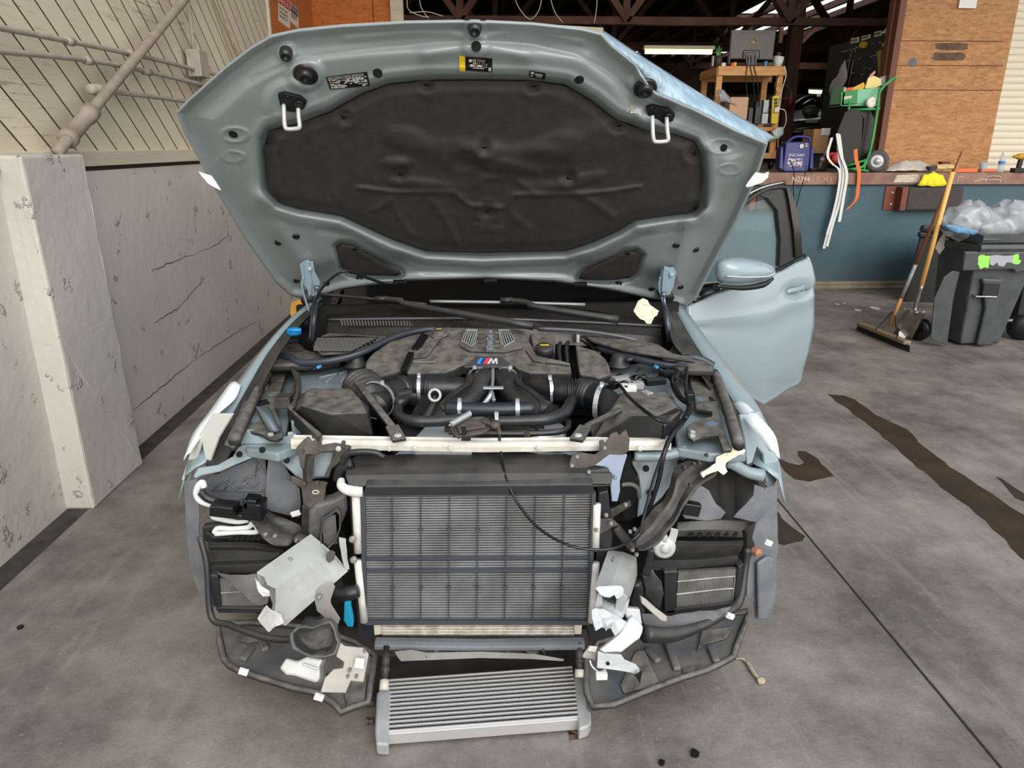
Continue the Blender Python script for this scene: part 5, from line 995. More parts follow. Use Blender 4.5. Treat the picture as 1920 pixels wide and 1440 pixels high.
# left crash rail (hollow, torn open)
def rail(name, top2, bot2, Ya, Yb, depth, mat, n=7, jag=.012, label=None):
    # top2/bot2: photo px of the upper and lower near edges [(attached end), (torn end)]
    g = G(); rings = []; rr = random.Random(3)
    a0, a1 = Py(*top2[0], Ya), Py(*top2[1], Yb); b0, b1 = Py(*bot2[0], Ya), Py(*bot2[1], Yb); back = depth
    sec = lambda t, k=0: [a0+(a1-a0)*t, a0+(a1-a0)*t+back, b0+(b1-b0)*t+back, b0+(b1-b0)*t]
    for i in range(n):
        t = i/(n-1); q = sec(t); o = []
        for j in range(4):
            for s_ in range(3):
                p = q[j]+(q[(j+1) % 4]-q[j])*s_/3
                if i == n-1: p = p+(a1-a0)/np.linalg.norm(a1-a0)*rr.uniform(-2, 1.5)*jag
                o.append(p)
        rings.append(o)
    g.loft(rings, close_u=True); o = g.make(name, mat, car, label=label); md = o.modifiers.new('wall', 'SOLIDIFY'); md.thickness = .0035; md.offset = -1; return o
q = z5((1290, 160), (820, 520), (1500, 340), (905, 860))
rail('crash_rail', (q[0], q[1]), (q[2], q[3]), 1.80, 1.60, A([-.045, .035, .035]), zinc, label='pale torn-off crash rail end left of the radiator')
q = z5((650, 400), (690, 440), (800, 530), (800, 570), (740, 570), (700, 530)); fs('rail_shred', q, 1.60, zinc, .004, .3, .3, crumple=.006, cs=.03)
fs('rail_shred', z5((670, 770), (760, 640), (800, 700), (900, 720), (910, 800), (790, 885), (750, 840), (710, 820)), 1.585, zinc, .004, -.3, .8, crumple=.006, cs=.03)
for x, y in z5((970, 250), (965, 340), (1335, 190), (1540, 55), (1550, 240)): fb(x, y, 1.72 if x < 1300/4.8+340 else 1.79, .011)
fs('rail_end_plate', z5((1420, 40), (1480, 50), (1510, 330), (1470, 330), (1440, 200)), 1.80, zinc, .006, .6, 0, bev=.002, crumple=.003, cs=.04)
fs('rail_mount', z5((1310, 180), (1350, 150), (1385, 170), (1370, 240), (1325, 270), (1300, 240)), 1.745, dirt, .006, 0, .5, bev=.002)
fs('grey_bracket', z5((1190, 570), (1240, 500), (1350, 430), (1385, 480), (1345, 600), (1350, 640), (1432, 770), (1395, 860), (1355, 815), (1220, 700)), 1.70, M('grey_steel', (150, 146, 140), .5, metal=.4, c2=(120, 116, 110), sc=10), .004, .2, .2, bev=.0015)
fb(*z5((1240, 575))[0], 1.69, .008)
# crushed duct at the bottom left
D = z5((985, 900), (1040, 865), (1120, 850), (1200, 835), (1290, 790), (1345, 790), (1390, 880), (1432, 1000), (1385, 1105), (1250, 1115), (1150, 1110), (1060, 1080), (985, 1025)); cxd = sum(p[0] for p in D)/len(D); cyd = sum(p[1] for p in D)/len(D); dp = front(cxd, cyd, 1.58, 0, .35)
g = G(); g.loft([[dp.p(cxd+(x-cxd)*k+ox, cyd+(y-cyd)*k+oy, o) for x, y in D] for k, o, ox, oy in ((.55, -.22, 6, -34), (.75, -.13, 6, -16), (.98, -.05, 0, -4), (1, 0, 0, 0), (.92, .004, 0, 0), (.84, -.02, 0, 0), (.7, -.10, 3, -6))], close_u=True, cap=True); g.make('crushed_duct', tray, car, crumple=.014, cs=.05, smooth=True, label='crushed black air duct with open mouth')
fs('tow_bracket', z5((878, 1215), (940, 1120), (1040, 1150), (1130, 1105), (1275, 1130), (1245, 1200), (1252, 1310), (1212, 1350), (1010, 1282), (940, 1275)), 1.56, zinc, .05, 0, .8, bev=.006)
q = z5((1090, 1165), (1240, 1215), (1225, 1235), (1085, 1185)); fs('bracket_bead', q, 1.552, alus, .008, 0, .8, bev=.003)
mb = fs('mount_plate', z5((1390, 1110), (1430, 980), (1475, 1012), (1640, 1028), (1690, 1085), (1640, 1342), (1525, 1330), (1480, 1440), (1250, 1432), (1290, 1300), (1370, 1222), (1452, 1210), (1462, 1160)), 1.535, M('grey_steel', (150, 146, 140), .5), .005, .15, .7, bev=.002)
fs('plate_label', z5((1572, 1118), (1648, 1128), (1640, 1222), (1552, 1208)), 1.530, M('paper', (196, 196, 190), .7), .001, .15, .7, bev=0)
for x, y in z5((1515, 1230), (1500, 1280), (1578, 1282), (1315, 1390), (1650, 1055)): fb(x, y, 1.525, .005)
g = G(); q = z5((1340, 1310))[0]; g.box(Py(q[0], q[1], 1.53), (.022, .004, .03), ry=.15); g.make('plate_slot', hole, car)
# left and right low coolers
def fins(name, quad, Y, nv, mat, tubes, d=-.0):
    pl = front(sum(p[0] for p in quad)/4, sum(p[1] for p in quad)/4, Y); f = lambda u, v, o=0: pl.p((quad[0][0]*(1-u)+quad[1][0]*u)*(1-v)+(quad[3][0]*(1-u)+quad[2][0]*u)*v, (quad[0][1]*(1-u)+quad[1][1]*u)*(1-v)+(quad[3][1]*(1-u)+quad[2][1]*u)*v, o)
    g = G(); g.prism([f(0, 0, -.012), f(1, 0, -.012), f(1, 1, -.012), f(0, 1, -.012)], (0, .02, 0)); r = g.make(name, darkv, car)
    g = G()
    for k in range(nv): u = (k+.5)/nv; g.beam(f(u, .0, 0), f(min(1, u-.0), 1, 0), .0028, .012, up=(0, 1, 0))
    g.make('cooler_fin', mat, r)
    g = G()
    for v in tubes: g.tube([f(.0, v, .008), f(.85, v-.03, .008), f(.97, v+.04, .008), f(.98, 1, .008)], .003, 6, 4)
    g.make('cooler_tube', mat, r); return r
finm = M('fin_grey', (150, 150, 148), .45, metal=.5, c2=(100, 92, 80), sc=14, amt=.6)
fins('side_cooler', z5((345, 400), (700, 380), (740, 675), (370, 675)), 1.90, 30, finm, (.5,))
for q in (z5((255, 375), (330, 380), (360, 680), (290, 660)), z5((300, 665), (750, 670), (760, 720), (330, 720))): fs('cooler_frame', q, 1.885, blk, .03, bev=.004)
fs('torn_foam', z5((330, 372), (560, 368), (745, 380), (795, 600), (770, 650), (690, 665), (600, 600), (480, 500), (420, 420)), 1.86, tray, .012, 0, .3, crumple=.012, cs=.05, smooth=True)
fins('side_cooler', z8((965, 325), (1480, 295), (1440, 590), (945, 645)), 1.90, 44, finm, (.28, .62))
for q in (z8((845, 330), (965, 322), (945, 690), (850, 690)), z8((1480, 290), (1530, 260), (1500, 560), (1440, 600)), z8((850, 660), (1200, 620), (1450, 590), (1480, 600), (1450, 640), (1100, 690), (860, 705))): fs('cooler_frame', q, 1.885, blk, .03, bev=.004)
# outer edge strips of the wheel-arch liners
fs('arch_liner', [(345, 903), (366, 900), (372, 925), (373, 1000), (384, 1040), (400, 1140), (392, 1147), (375, 1118), (356, 1060), (349, 1000)], 1.98, linr, .006, -.4, 0, bev=.002, crumple=.002, cs=.05)
fs('arch_liner', z7((1700, 640), (1760, 600), (1815, 600), (1818, 900), (1825, 1095))+z8((1815, 200), (1812, 500), (1770, 740), (1640, 750), (1620, 590), (1560, 540), (1560, 300), (1620, 100))+z7((1600, 1050), (1640, 920), (1700, 850)), 1.99, linr, .006, .4, 0, bev=.002, crumple=.003, cs=.06)
fs('liner_step', z8((1650, 260), (1660, 740), (1740, 745), (1790, 600), (1800, 220), (1740, 200)), 1.975, linr, .012, .4, 0, bev=.006)
fs('torn_liner', z7((1445, 870), (1560, 740), (1610, 690), (1622, 590), (1700, 620), (1722, 760), (1700, 850), (1645, 915), (1560, 895)), 1.96, linr, .004, .2, 0, crumple=.003, cs=.04, smooth=True)
fs('torn_liner', z7((1035, 800), (1050, 680), (1160, 590), (1235, 640), (1290, 750), (1385, 830), (1340, 885), (1200, 890), (1030, 885), (1010, 850)), 2.0, linr, .004, 0, .2, crumple=.006, cs=.05, smooth=True)
g = G(); q = z7((1075, 790))[0]; g.box(Py(q[0], q[1], 1.95), (.055, .03, .04), ry=.2); g.make('connector', blks, car, bev=.004)
for k, (a, b_) in enumerate((((380, 1010), (395, 1162)), )): ft('lower_trim', [(375, 1005, 1.93), (388, 1060, 1.90), (396, 1155, 1.86), (430, 1172, 1.82), (500, 1196, 1.74), (560, 1200, 1.70)], .010, blk)
g = G(); g.tube([Py(x, y, Y) for (x, y), Y in zip(z8((1560, 130), (1540, 300), (1490, 580), (1380, 680), (1150, 800), (900, 870), (680, 860)), (1.93, 1.92, 1.88, 1.84, 1.78, 1.73, 1.70))], [.010, .012, .014, .013, .014, .022, .026], 10); g.make('lower_trim', blk, car, smooth=True)
fs('torn_liner', z8((660, 690), (900, 700), (1160, 660), (1420, 640), (1380, 690), (1190, 780), (1000, 830), (700, 850)), 1.80, tray, .006, 0, .8, crumple=.008, cs=.05, smooth=True)
# undertray halves, drawn on a low sloping plane with raised rim and pressings
def traypart(poly, z0, ribs, deep):
    T_ = Plane(Pz(900, 1250, z0), (0, -.10, 1)); g = G(); g.prism([T_.p(x, y) for x, y in poly], -T_.n*.004); o = g.make('undertray', tray, car, crumple=.006, cs=.10, smooth=False, label='dirty ribbed undertray half')
    g = G(); g.tube([T_.p(x, y, .006) for x, y in poly[:-1 if len(poly) > 30 else len(poly)]], .010, 8, 1, closed=True); g.make('tray_rim', blkd, o, smooth=True)
    for a, b_ in ribs: g = G(); g.beam(T_.p(*a, .008), T_.p(*b_, .008), .024, .016); g.make('tray_rib', tray, o, bev=.006)
    for d in deep: g = G(); g.prism([T_.p(x, y, .0075) for x, y in d], -T_.n*.006); g.make('tray_pocket', blkd, o, bev=.002)
traypart(z5((325, 815), (345, 960), (385, 1140), (430, 1190), (520, 1235), (700, 1300), (900, 1360), (1010, 1395), (1240, 1440))+[(628, 1322), (640, 1336), (662, 1326), (690, 1318), (694, 1290), (705, 1230), (668, 1205), (600, 1180), (540, 1172), (470, 1168)], .13, [z5((545, 1140), (640, 1020)), z5((720, 960), (760, 1050))], [z5((470, 850), (560, 850), (790, 950), (600, 985), (500, 960)), [(640, 1270), (688, 1262), (684, 1312), (650, 1326)]])
traypart(z8((1560, 665), (1540, 780), (1470, 960), (1440, 1060), (1330, 1120), (1200, 1180), (1000, 1240), (760, 1330), (600, 1395))+[(1150, 1322), (1112, 1326), (1100, 1300), (1098, 1240), (1120, 1205), (1180, 1190), (1260, 1180), (1340, 1158)], .13, [z8((1240, 970), (1300, 1110)), z8((860, 900), (960, 1170)), z8((700, 990), (800, 1100))], [z8((1170, 830), (1440, 790), (1380, 900), (1200, 950), (1130, 1000)), z8((600, 1010), (680, 1000), (800, 1270), (740, 1310), (500, 1370), (470, 1300)), z8((1000, 1150), (1170, 1120), (1100, 1180), (1010, 1200))])
g = G(); g.prism([Py(x, y, 1.52) for x, y in z8((590, 1220), (660, 1180), (640, 1290), (612, 1240))], (0, .002, 0)); g.make('torn_hole', hole, car)
# --- right of the photo ---
fs('front_apron', z7((565, 400), (600, 300), (870, 280), (1000, 240), (1130, 200), (1350, 160), (1370, 220), (1330, 300), (1160, 300), (1010, 380), (935, 450), (900, 600), (830, 700), (690, 830), (615, 870), (640, 620), (620, 500)), 2.02, bay, .01, 0, .4, bev=.005)
ft('apron_rail', fz(z7, 1.97, (590, 345), (760, 345), (900, 330), (1040, 285)), .016, bay)
for x, y in z7((690, 450), (725, 655), (985, 400)): g = G(); g.lathe(Py(x, y, 1.975), (0, -1, .4), [(.0105, 0), (.0105, .001), (.001, .001)], 14); g.make('bracket_hole', hole, car)
fs('air_duct', z7((470, 550), (510, 370), (560, 300), (585, 390), (562, 430), (640, 560), (630, 700), (600, 885), (490, 890), (455, 720)), 1.99, darkv, .02, bev=.006)
ft('duct_lip', fz(z7, 1.95, (480, 590), (560, 585), (620, 620), (635, 700)), .007, tray)
g = G(); K1 = cr([Py(x, y, Y) for (x, y), Y in zip(z7((1210, 305), (1120, 350), (1000, 400), (925, 470), (890, 600), (830, 735), (760, 800), (700, 870), (600, 1000), (590, 1060)), (1.98, 1.96, 1.93, 1.90, 1.88, 1.86, 1.84, 1.82, 1.78, 1.76))], 4)
K2 = cr([Py(x, y, Y) for (x, y), Y in zip(z7((1290, 400), (1280, 480), (1170, 550), (1090, 640), (1010, 730), (960, 840), (890, 940), (800, 1050), (690, 1105), (620, 1105)), (1.97, 1.95, 1.92, 1.89, 1.87, 1.85, 1.83, 1.80, 1.77, 1.76))], 4)
mk = lambda t, o: [(a*(1-t)+b_*t)+A([0, o, 0]) for a, b_ in zip(K1, K2)]
g.sheet([K1, mk(.12, -.03), mk(.3, -.032), mk(.36, -.012), mk(.7, -.012), mk(.8, -.03), mk(.92, -.03), K2], .004); g.make('headlight_carrier', dirt, car, smooth=False, bev=.002, crumple=.004, cs=.05, label='long bent blackened carrier arm with peeled surface')
for x, y in z7((1210, 335), (1145, 400), (1100, 405), (1020, 440), (1070, 590), (820, 940), (595, 970), (555, 990), (835, 990), (765, 830)): fb(x, y, 1.86 if y > 900 else 1.90, .006, dirt if y < 950 else zinc)
fs('masking_tape', z7((1300, 350), (1350, 330), (1430, 290), (1440, 235), (1490, 210), (1510, 250), (1552, 290), (1540, 312), (1480, 325), (1430, 370), (1372, 400), (1390, 480), (1352, 508), (1310, 470), (1180, 530), (1165, 480), (1290, 400)), 1.90, tape, .006, .1, .3, crumple=.007, cs=.025, label='torn cream masking tape around the bracket end')
ft('fender_brace', fz(z7, 1.98, (1380, 410), (1450, 420), (1560, 480), (1690, 510)), [.012, .018, .018, .02], bay)
fs('crumpled_edge', z7((1640, 560), (1700, 470), (1720, 640), (1690, 640)), 1.99, dirt, .02, crumple=.006, cs=.03)
lil = M('lilac_grey', (146, 156, 178), .45)
fs('sensor_bracket', z7((290, 215), (325, 205), (345, 240), (390, 150), (440, 135), (460, 165), (520, 115), (552, 200), (545, 300), (505, 330), (380, 330), (250, 430), (200, 440), (130, 500), (50, 490), (30, 420), (60, 330), (120, 310), (250, 330), (300, 300)), 1.90, rust, .008, 0, .3, bev=.002)
fs('sensor_bracket', z7((250, 425), (380, 328), (505, 322), (535, 330), (500, 440), (470, 560), (472, 640), (450, 735), (400, 735), (385, 560), (350, 440)), 1.895, lil, .006, .2, .1, bev=.003)
fs('ribbed_arm', z7((105, 560), (185, 535), (225, 600), (255, 740), (240, 775), (210, 735), (140, 700)), 1.86, M('pale_plastic', (176, 176, 172), .5), .012, .3, 0, bev=.003)
fs('black_pocket', z7((220, 450), (340, 440), (370, 640), (300, 640), (250, 620)), 1.92, blks, .02, bev=.003)
fs('sensor_mount', z7((310, 830), (400, 800), (470, 770), (560, 730), (566, 772), (430, 860), (400, 890), (330, 882)), 1.87, dirt, .012, bev=.003); fs('sensor_mount', z7((190, 870), (260, 880), (400, 880), (470, 940), (400, 960), (310, 1010), (240, 1025), (205, 970)), 1.83, dirt, .012, 0, .2, bev=.003)
for x, y in z7((200, 480), (100, 350), (55, 425), (515, 760), (350, 850), (265, 975), (390, 920), (335, 275), (425, 525), (575, 1145), (610, 1185)): fb(x, y, 1.85 if y < 950 else 1.815, .007)
ft('support_strut', fz(z7, 1.84, (430, 950), (500, 1040), (580, 1130)), .014, dirt)
# horn
g = G(); q = z7((852, 1130))[0]; hc = Py(q[0], q[1], 1.83); g.lathe(hc, (0, -1, .15), [(.020, -.03), (.032, -.025), (.034, -.004), (.031, .004), (.024, .006), (.014, .006), (.013, .010), (.006, .011), (.001, .011)], 24)
g.make('horn', M('horn_silver', (186, 188, 188), .45, metal=.3), car, smooth=True, label='round silver horn', ang=30)
fs('horn_bracket', z7((905, 960), (965, 975), (968, 1000), (945, 1085), (880, 1060), (900, 1000)), 1.84, zinc, .004, bev=.001); fs('horn_neck', z7((870, 1010), (885, 1080), (860, 1100), (820, 1060)), 1.82, M('horn_silver', (186, 188, 188), .45), .02, bev=.006)
# right crash rail
q = z8((375, 150), (262, 470), (600, 205), (498, 500)); 
pa, pb, pc, pd = Py(*q[0], 1.86), Py(*q[1], 1.62), Py(*q[2], 1.86), Py(*q[3], 1.62)
g = G(); dn = A([0.012, .02, -.07]); rg = []
for i in range(7):
    t = i/6; a = pa+(pb-pa)*t; b_ = pc+(pd-pc)*t; rg.append([a, (a+b_)/2+A([0, 0, .004]), b_, b_+dn*.5, b_+dn, (a+b_)/2+dn, a+dn, a+dn*.5])
g.loft(rg, close_u=True); o = g.make('crash_rail', zinc, car, label='pale crash rail end right of the radiator, split open at the tip'); md = o.modifiers.new('wall', 'SOLIDIFY'); md.thickness = .0035; md.offset = -1
wm_ = M('bent_white_alu', (176, 180, 182), .45, metal=.15, c2=(150, 154, 156), sc=14)
fs('rail_shred', z8((258, 470), (290, 452), (480, 452), (500, 480), (498, 530), (440, 560), (420, 520), (380, 550), (340, 545), (300, 520)), 1.60, wm_, .006, 0, .9, crumple=.005, cs=.03, bev=.001)
fs('rail_shred', z8((275, 510), (310, 520), (320, 620), (270, 660), (245, 680)), 1.61, wm_, .005, .3, 0, crumple=.005, cs=.03)
g = G(); rg = []
for k, (xx_, yy_, w_, Yk) in enumerate(((430, 590, 150, 1.62), (400, 660, 170, 1.60), (370, 720, 170, 1.58), (330, 790, 120, 1.57))):
    row = []
    for j in range(9):
        a = math.pi*j/8; p = z8((xx_-w_*math.cos(a)*.75, yy_-40+60*math.sin(a)))[0]; row.append(Py(p[0], p[1], Yk+.03-.03*math.sin(a)))
    rg.append(row)
g.sheet(rg, .004); g.make('rail_shred', wm_, car, crumple=.005, cs=.04, smooth=True)
fs('rail_shred', z8((225, 660), (260, 640), (330, 640), (440, 700), (520, 760), (500, 800), (430, 880), (390, 800), (345, 845), (330, 800), (260, 832), (240, 780)), 1.575, wm_, .005, 0, .7, crumple=.006, cs=.03)
fs('rail_shred', z8((440, 580), (500, 520), (540, 560), (500, 660), (460, 710), (425, 680)), 1.60, wm_, .006, -.3, 0, crumple=.004, cs=.03)
for x, y in z8((390, 305), (390, 345), (480, 285), (415, 210), (400, 240)): fb(x, y, 1.79, .011 if y > 1060 else .004)
fs('crash_can', z8((540, 730), (580, 700), (640, 760), (670, 800), (662, 850), (640, 900), (590, 935), (480, 1022), (330, 1035), (290, 1000), (300, 985), (450, 860)), 1.60, alus, .04, 0, .8, bev=.008)
fs('can_flange', z8((280, 1010), (330, 1030), (480, 1042), (510, 1085), (600, 1120), (637, 1160), (630, 1218), (560, 1195), (270, 1150), (278, 1070)), 1.545, wm_, .005, 0, .35, bev=.002, crumple=.002, cs=.05)
fs('can_label', z8((512, 820), (545, 790), (600, 800), (555, 850)), 1.566, M('paper', (196, 196, 190), .7), .001, 0, .8, bev=0)
g = G(); q = z8((365, 1115))[0]; g.lathe(Py(q[0], q[1], 1.541), (0, -1, .35), [(.005, 0), (.005, .001), (.001, .001)], 12); g.make('bracket_hole', hole, car)
fs('crash_can', z8((500, 660), (530, 640), (640, 650), (660, 780), (640, 790), (600, 730), (530, 740)), 1.64, alu, .02, 0, .3, bev=.004)
fs('angle_arm', z8((640, 530), (690, 560), (780, 640), (875, 710), (875, 762), (820, 755), (650, 600)), 1.72, M('grey_steel', (150, 146, 140), .5), .02, 0, .5, bev=.003)
fs('small_plate', z8((145, 1045), (200, 960), (282, 968), (270, 1030), (262, 1090), (150, 1068)), 1.60, M('grey_steel', (150, 146, 140), .5), .004, 0, .6, bev=.002)
fs('plate_label', z8((190, 1005), (212, 965), (275, 970), (258, 1020)), 1.590, M('paper', (196, 196, 190), .7), .001, 0, .6, bev=0)
fs('torn_plastic', z8((660, 380), (740, 330), (830, 420), (840, 520), (800, 650), (760, 620), (680, 540), (690, 470)), 1.86, blkd, .02, crumple=.006, cs=.04, smooth=True)
ft('cooler_hose', fz(z8, 1.83, (600, 420), (620, 500), (600, 600), (640, 680)), .018, rub)
ft('hanging_strut', fz(z8, 1.84, (740, 130), (720, 250), (695, 350)), .012, blk)
g = G(); q = z8((1660, 170))[0]; g.lathe(Py(q[0], q[1], 1.95), (.5, -1, 0), [(.014, -.02), (.014, 0), (.001, .001)], 16); g.make('parking_sensor', M('rust_orange', (186, 130, 96), .6, c2=(30, 26, 24), sc=20, contrast=.1), car)
for q, Y in ((z8((1740, 80))[0], 1.93), (z8((1412, 708))[0], 1.78), (z5((1560/3.0+40, 1245))[0], 1.58), ((598, 1307), 1.50)): g = G(); g.box(Py(q[0], q[1], Y), (.024, .01, .016), ry=.4); g.lathe(Py(q[0], q[1], Y-.005), (0, -1, 0), [(.004, 0), (.003, .004), (.001, .004)], 8); g.make('white_clip', white, car, bev=.003)
g = G(); q = z7((1720, 1085)); g.make
ft('white_wire', fz(z8, 1.56, (210, 1090), (230, 1140), (290, 1190), (340, 1170), (330, 1200)), .0022, white); g = G(); q = z8((310, 1220))[0]; g.box(Py(q[0], q[1], 1.54), (.03, .015, .018)); g.make('connector', white, car, bev=.002)
# ---------- driver door ----------
Hn = A([0.90, 3.25]); Pd = Px  # hinge line position near the A-pillar
# door plane passes through the hinge side and the far lower corner on the floor side
d0 = Py(1290, 590, 3.25); d1 = Py(1516, 520, 3.95); nd = np.cross(d1-d0, A([0, 0, 1])); DP = Plane(d0, nd if np.dot(nd, Cv-d0) > 0 else -nd)
dr_ = thing('front_door', None, None, d0, parent=car)
X_ = [1282, 1300, 1340, 1400, 1450, 1490, 1510, 1519, 1516, 1500]
outl = [(1283, 577), (1330, 552), (1400, 530), (1460, 508), (1508, 480), (1516, 500), (1520, 525), (1518, 560), (1518, 610), (1508, 660), (1497, 690), (1492, 712), (1450, 735), (1424, 753), (1380, 700), (1330, 640)]
g = G(); nx, ny = 46, 40; topc = [(1283, 577), (1330, 553), (1400, 531), (1460, 508), (1508, 480)]; botc = [(1330, 640), (1424, 753), (1450, 738), (1492, 713), (1500, 690)]
def edgeX(y): return np.interp(y, [480, 500, 525, 560, 610, 660, 690, 713], [1508, 1515, 1520, 1518, 1518, 1507, 1497, 1493])
rows = []
for j in range(ny):
    t = j/(ny-1); row = []
    for i in range(nx):
        u = i/(nx-1); yt_ = np.interp(u, np.linspace(0, 1, 5), [577, 553, 531, 508, 480]); xt = np.interp(u, np.linspace(0, 1, 5), [1283, 1330, 1400, 1460, 1508])
        yb_ = np.interp(u, [0, .3, .62, .8, 1], [660, 712, 757, 742, 712]); xb = np.interp(u, [0, .3, .62, .8, 1], [1283, 1350, 1424, 1450, 1493])
        y = yt_+(yb_-yt_)*t; x = xt+(xb-xt)*t
        if u > .9: x += (edgeX(y)-(xt+(xb-xt)*t))*((u-.9)/.1)*1.0
        s1 = .024*math.sin(math.pi*min(1, t*1.1))+.006*math.exp(-((t-.30)/.05)**2)-.007*math.exp(-((t-.42)/.10)**2)-.02*sst(A(t), .80, .92)+.012*math.exp(-((t-.90)/.05)**2)
        hd = math.hypot((x-1487)/34, (y-545)/17); s1 -= .03*float(1-sst(A(hd), .4, 1.0))
        row.append(DP.p(x, y, float(s1)))
    rows.append(row)
g.sheet(rows, .03); g.make('door_panel', paint, dr_, smooth=True)
g = G(); g.tube([DP.p(1472, 552, .02), DP.p(1480, 546, .045), DP.p(1500, 541, .045), DP.p(1508, 536, .02)], [.012, .013, .013, .011], 12); g.make('door_handle', paint, dr_, smooth=True)
g = G(); g.tube([DP.p(x, y, .0) for x, y in ((1300, 565), (1400, 527), (1460, 504), (1508, 478))], .008, 8); g.make('window_seal', blks, dr_, smooth=True)
fr2 = [(1383, 392), (1400, 370), (1430, 352), (1470, 340)]
g = G(); g.tube([DP.p(x, y, .01) for x, y in ((1330, 500), (1355, 440), (1378, 400), (1400, 376), (1432, 356), (1462, 350), (1474, 352))], .014, 8)
g.prism([DP.p(x, y, .012) for x, y in ((1452, 352), (1473, 344), (1484, 380), (1494, 420), (1498, 480), (1490, 486), (1462, 500), (1464, 450), (1458, 395), (1440, 372), (1420, 366))], -DP.n*.03)
g.prism([DP.p(x, y, .016) for x, y in ((1380, 400), (1400, 374), (1430, 356), (1462, 350), (1450, 362), (1420, 368), (1396, 388))], -DP.n*.03); g.make('window_frame', M('frame_black', (34, 34, 37), .35), dr_, bev=.003)
g = G(); g.tube([DP.p(x, y, .018) for x, y in ((1376, 396), (1400, 366), (1432, 350), (1472, 341))], [.006, .009, .009, .007], 8); g.make('frame_trim', chrome, dr_, smooth=True)
g = G(); g.prism([DP.p(x, y, .024) for x, y in ((1473, 344), (1486, 365), (1498, 400), (1503, 440), (1505, 478), (1492, 484), (1488, 430), (1480, 380))], -DP.n*.012); g.make('pillar_trim', M('gloss_black', (26, 22, 18), .12), dr_, bev=.003)
g = G(); g.prism([DP.p(x, y, -.01) for x, y in ((1345, 480), (1375, 410), (1396, 385), (1440, 372), (1458, 395), (1464, 450), (1462, 502), (1400, 527), (1340, 545))], -DP.n*.004); g.make('door_glass', M('clear_glass', (150, 170, 175), .03, alpha=.16), dr_)
# wing mirror
g = G(); MR = Plane(DP.p(1390, 510, .16), DP.n*.6+A([0, -1, 0])); rings = []
for k, o in ((.55, -.10), (.86, -.07), (1, -.02), (1, .02), (.92, .05), (.7, .075), (.35, .09), (.02, .094)): rings.append([MR.p(1397+(x-1397)*k, 512+(y-512)*k, o) for x, y in ((1341, 494), (1352, 483), (1390, 482), (1430, 488), (1452, 499), (1456, 510), (1450, 522), (1430, 530), (1390, 537), (1345, 535), (1339, 515))])
g.loft(rings, close_u=True, cap=True); mir = g.make('wing_mirror', paint, dr_, smooth=True, label='blue-grey wing mirror shell', sub=1)
g = G(); g.tube([MR.p(x, y, .088) for x, y in ((1362, 518), (1400, 520), (1440, 518), (1453, 512))], .004, 6); g.make('mirror_indicator', M('clear_trim', (176, 182, 186), .2), mir, smooth=True)
g = G(); g.tube([MR.p(x, y, .06) for x, y in ((1342, 536), (1390, 540), (1430, 534), (1450, 522))], [.008, .012, .014, .006], 10); g.tube([MR.p(1345, 538, .02), MR.p(1325, 540, -.05), MR.p(1315, 548, -.10)], .02, 8); g.make('mirror_base', blks, mir, smooth=True)
fs('white_tape', [(1417, 322), (1432, 326), (1442, 322), (1440, 333), (1428, 343), (1402, 352), (1398, 350)], 2.5, M('cream_tape', (238, 230, 212), .6), .004, bev=.001, par=hood, crumple=.003, cs=.03)
fs('white_tape', [(371, 321), (382, 325), (396, 330), (406, 342), (414, 357), (404, 352), (388, 343)], 2.5, tapew, .004, bev=.001, par=hood, crumple=.002, cs=.03)
# ================= COOLER ON THE FLOOR =================
oc = thing('oil_cooler', 'loose silver finned cooler lying on the floor below the radiator', 'cooler', Pz(905, 1350, 0))
ca, cb_, cc, cd = Pz(728, 1392, .012), Pz(1086, 1364, .012), Pz(1072, 1266, .04), Pz(731, 1291, .04)
cf = lambda u, v, h=0: (ca*(1-u)+cb_*u)*(1-v)+(cd*(1-u)+cc*u)*v+A([0, -.2, 1])*h
g = G(); g.prism([cf(0, .0, -.005), cf(1, .0, -.005), cf(1, 1, -.005), cf(0, 1, -.005)], (0, 0, -.003)); g.make('backing', darkv, oc)
g = G(); ns_ = 13
for k in range(ns_): v = .05+.95*k/(ns_-1); g.beam(cf(0, v, .036), cf(1, v, .036), .0055, .008)
g.beam(cf(0, .0, .016), cf(1, .0, .016), .005, .036); g.make('cooler_tube', M('cooler_alu', (205, 205, 206), .4, metal=.6), oc, bev=.001)
g = G()
for k in range(ns_-1):
    v0 = .05+.95*k/(ns_-1); v1 = v0+.95/(ns_-1); n_ = 130; row = []
    for i in range(n_+1): row.append((i/n_, v0 if i % 2 else v1))
    g.loft([[cf(u, v, .034) for u, v in row], [cf(u, v, .004) for u, v in row]])
g.make('cooler_fin', M('fin_alu', (168, 164, 158), .5, metal=.6, c2=(90, 84, 78), sc=16, amt=.6), oc)
for pts in ([(705, 1395), (728, 1397), (733, 1292), (712, 1292), (706, 1300), (703, 1370)], [(1086, 1368), (1104, 1362), (1109, 1352), (1108, 1335), (1100, 1325), (1094, 1268), (1076, 1266)]):
    g = G(); T_ = Plane(cf(.5, .5, .042), np.cross(cb_-ca, cd-ca)); g.prism([T_.p(x, y) for x, y in pts], -T_.n*.046); g.make('end_tank', alu, oc, bev=.006)
for x, y in ((694, 1318), (692, 1352)): g = G(); g.lathe(Pz(x+8, y, .03), (-1, 0, 0), [(.011, 0), (.011, .006), (.008, .007), (.008, .012), (.012, .013), (.012, .02), (.001, .021)], 14); g.make('tank_stud', dirt, oc)
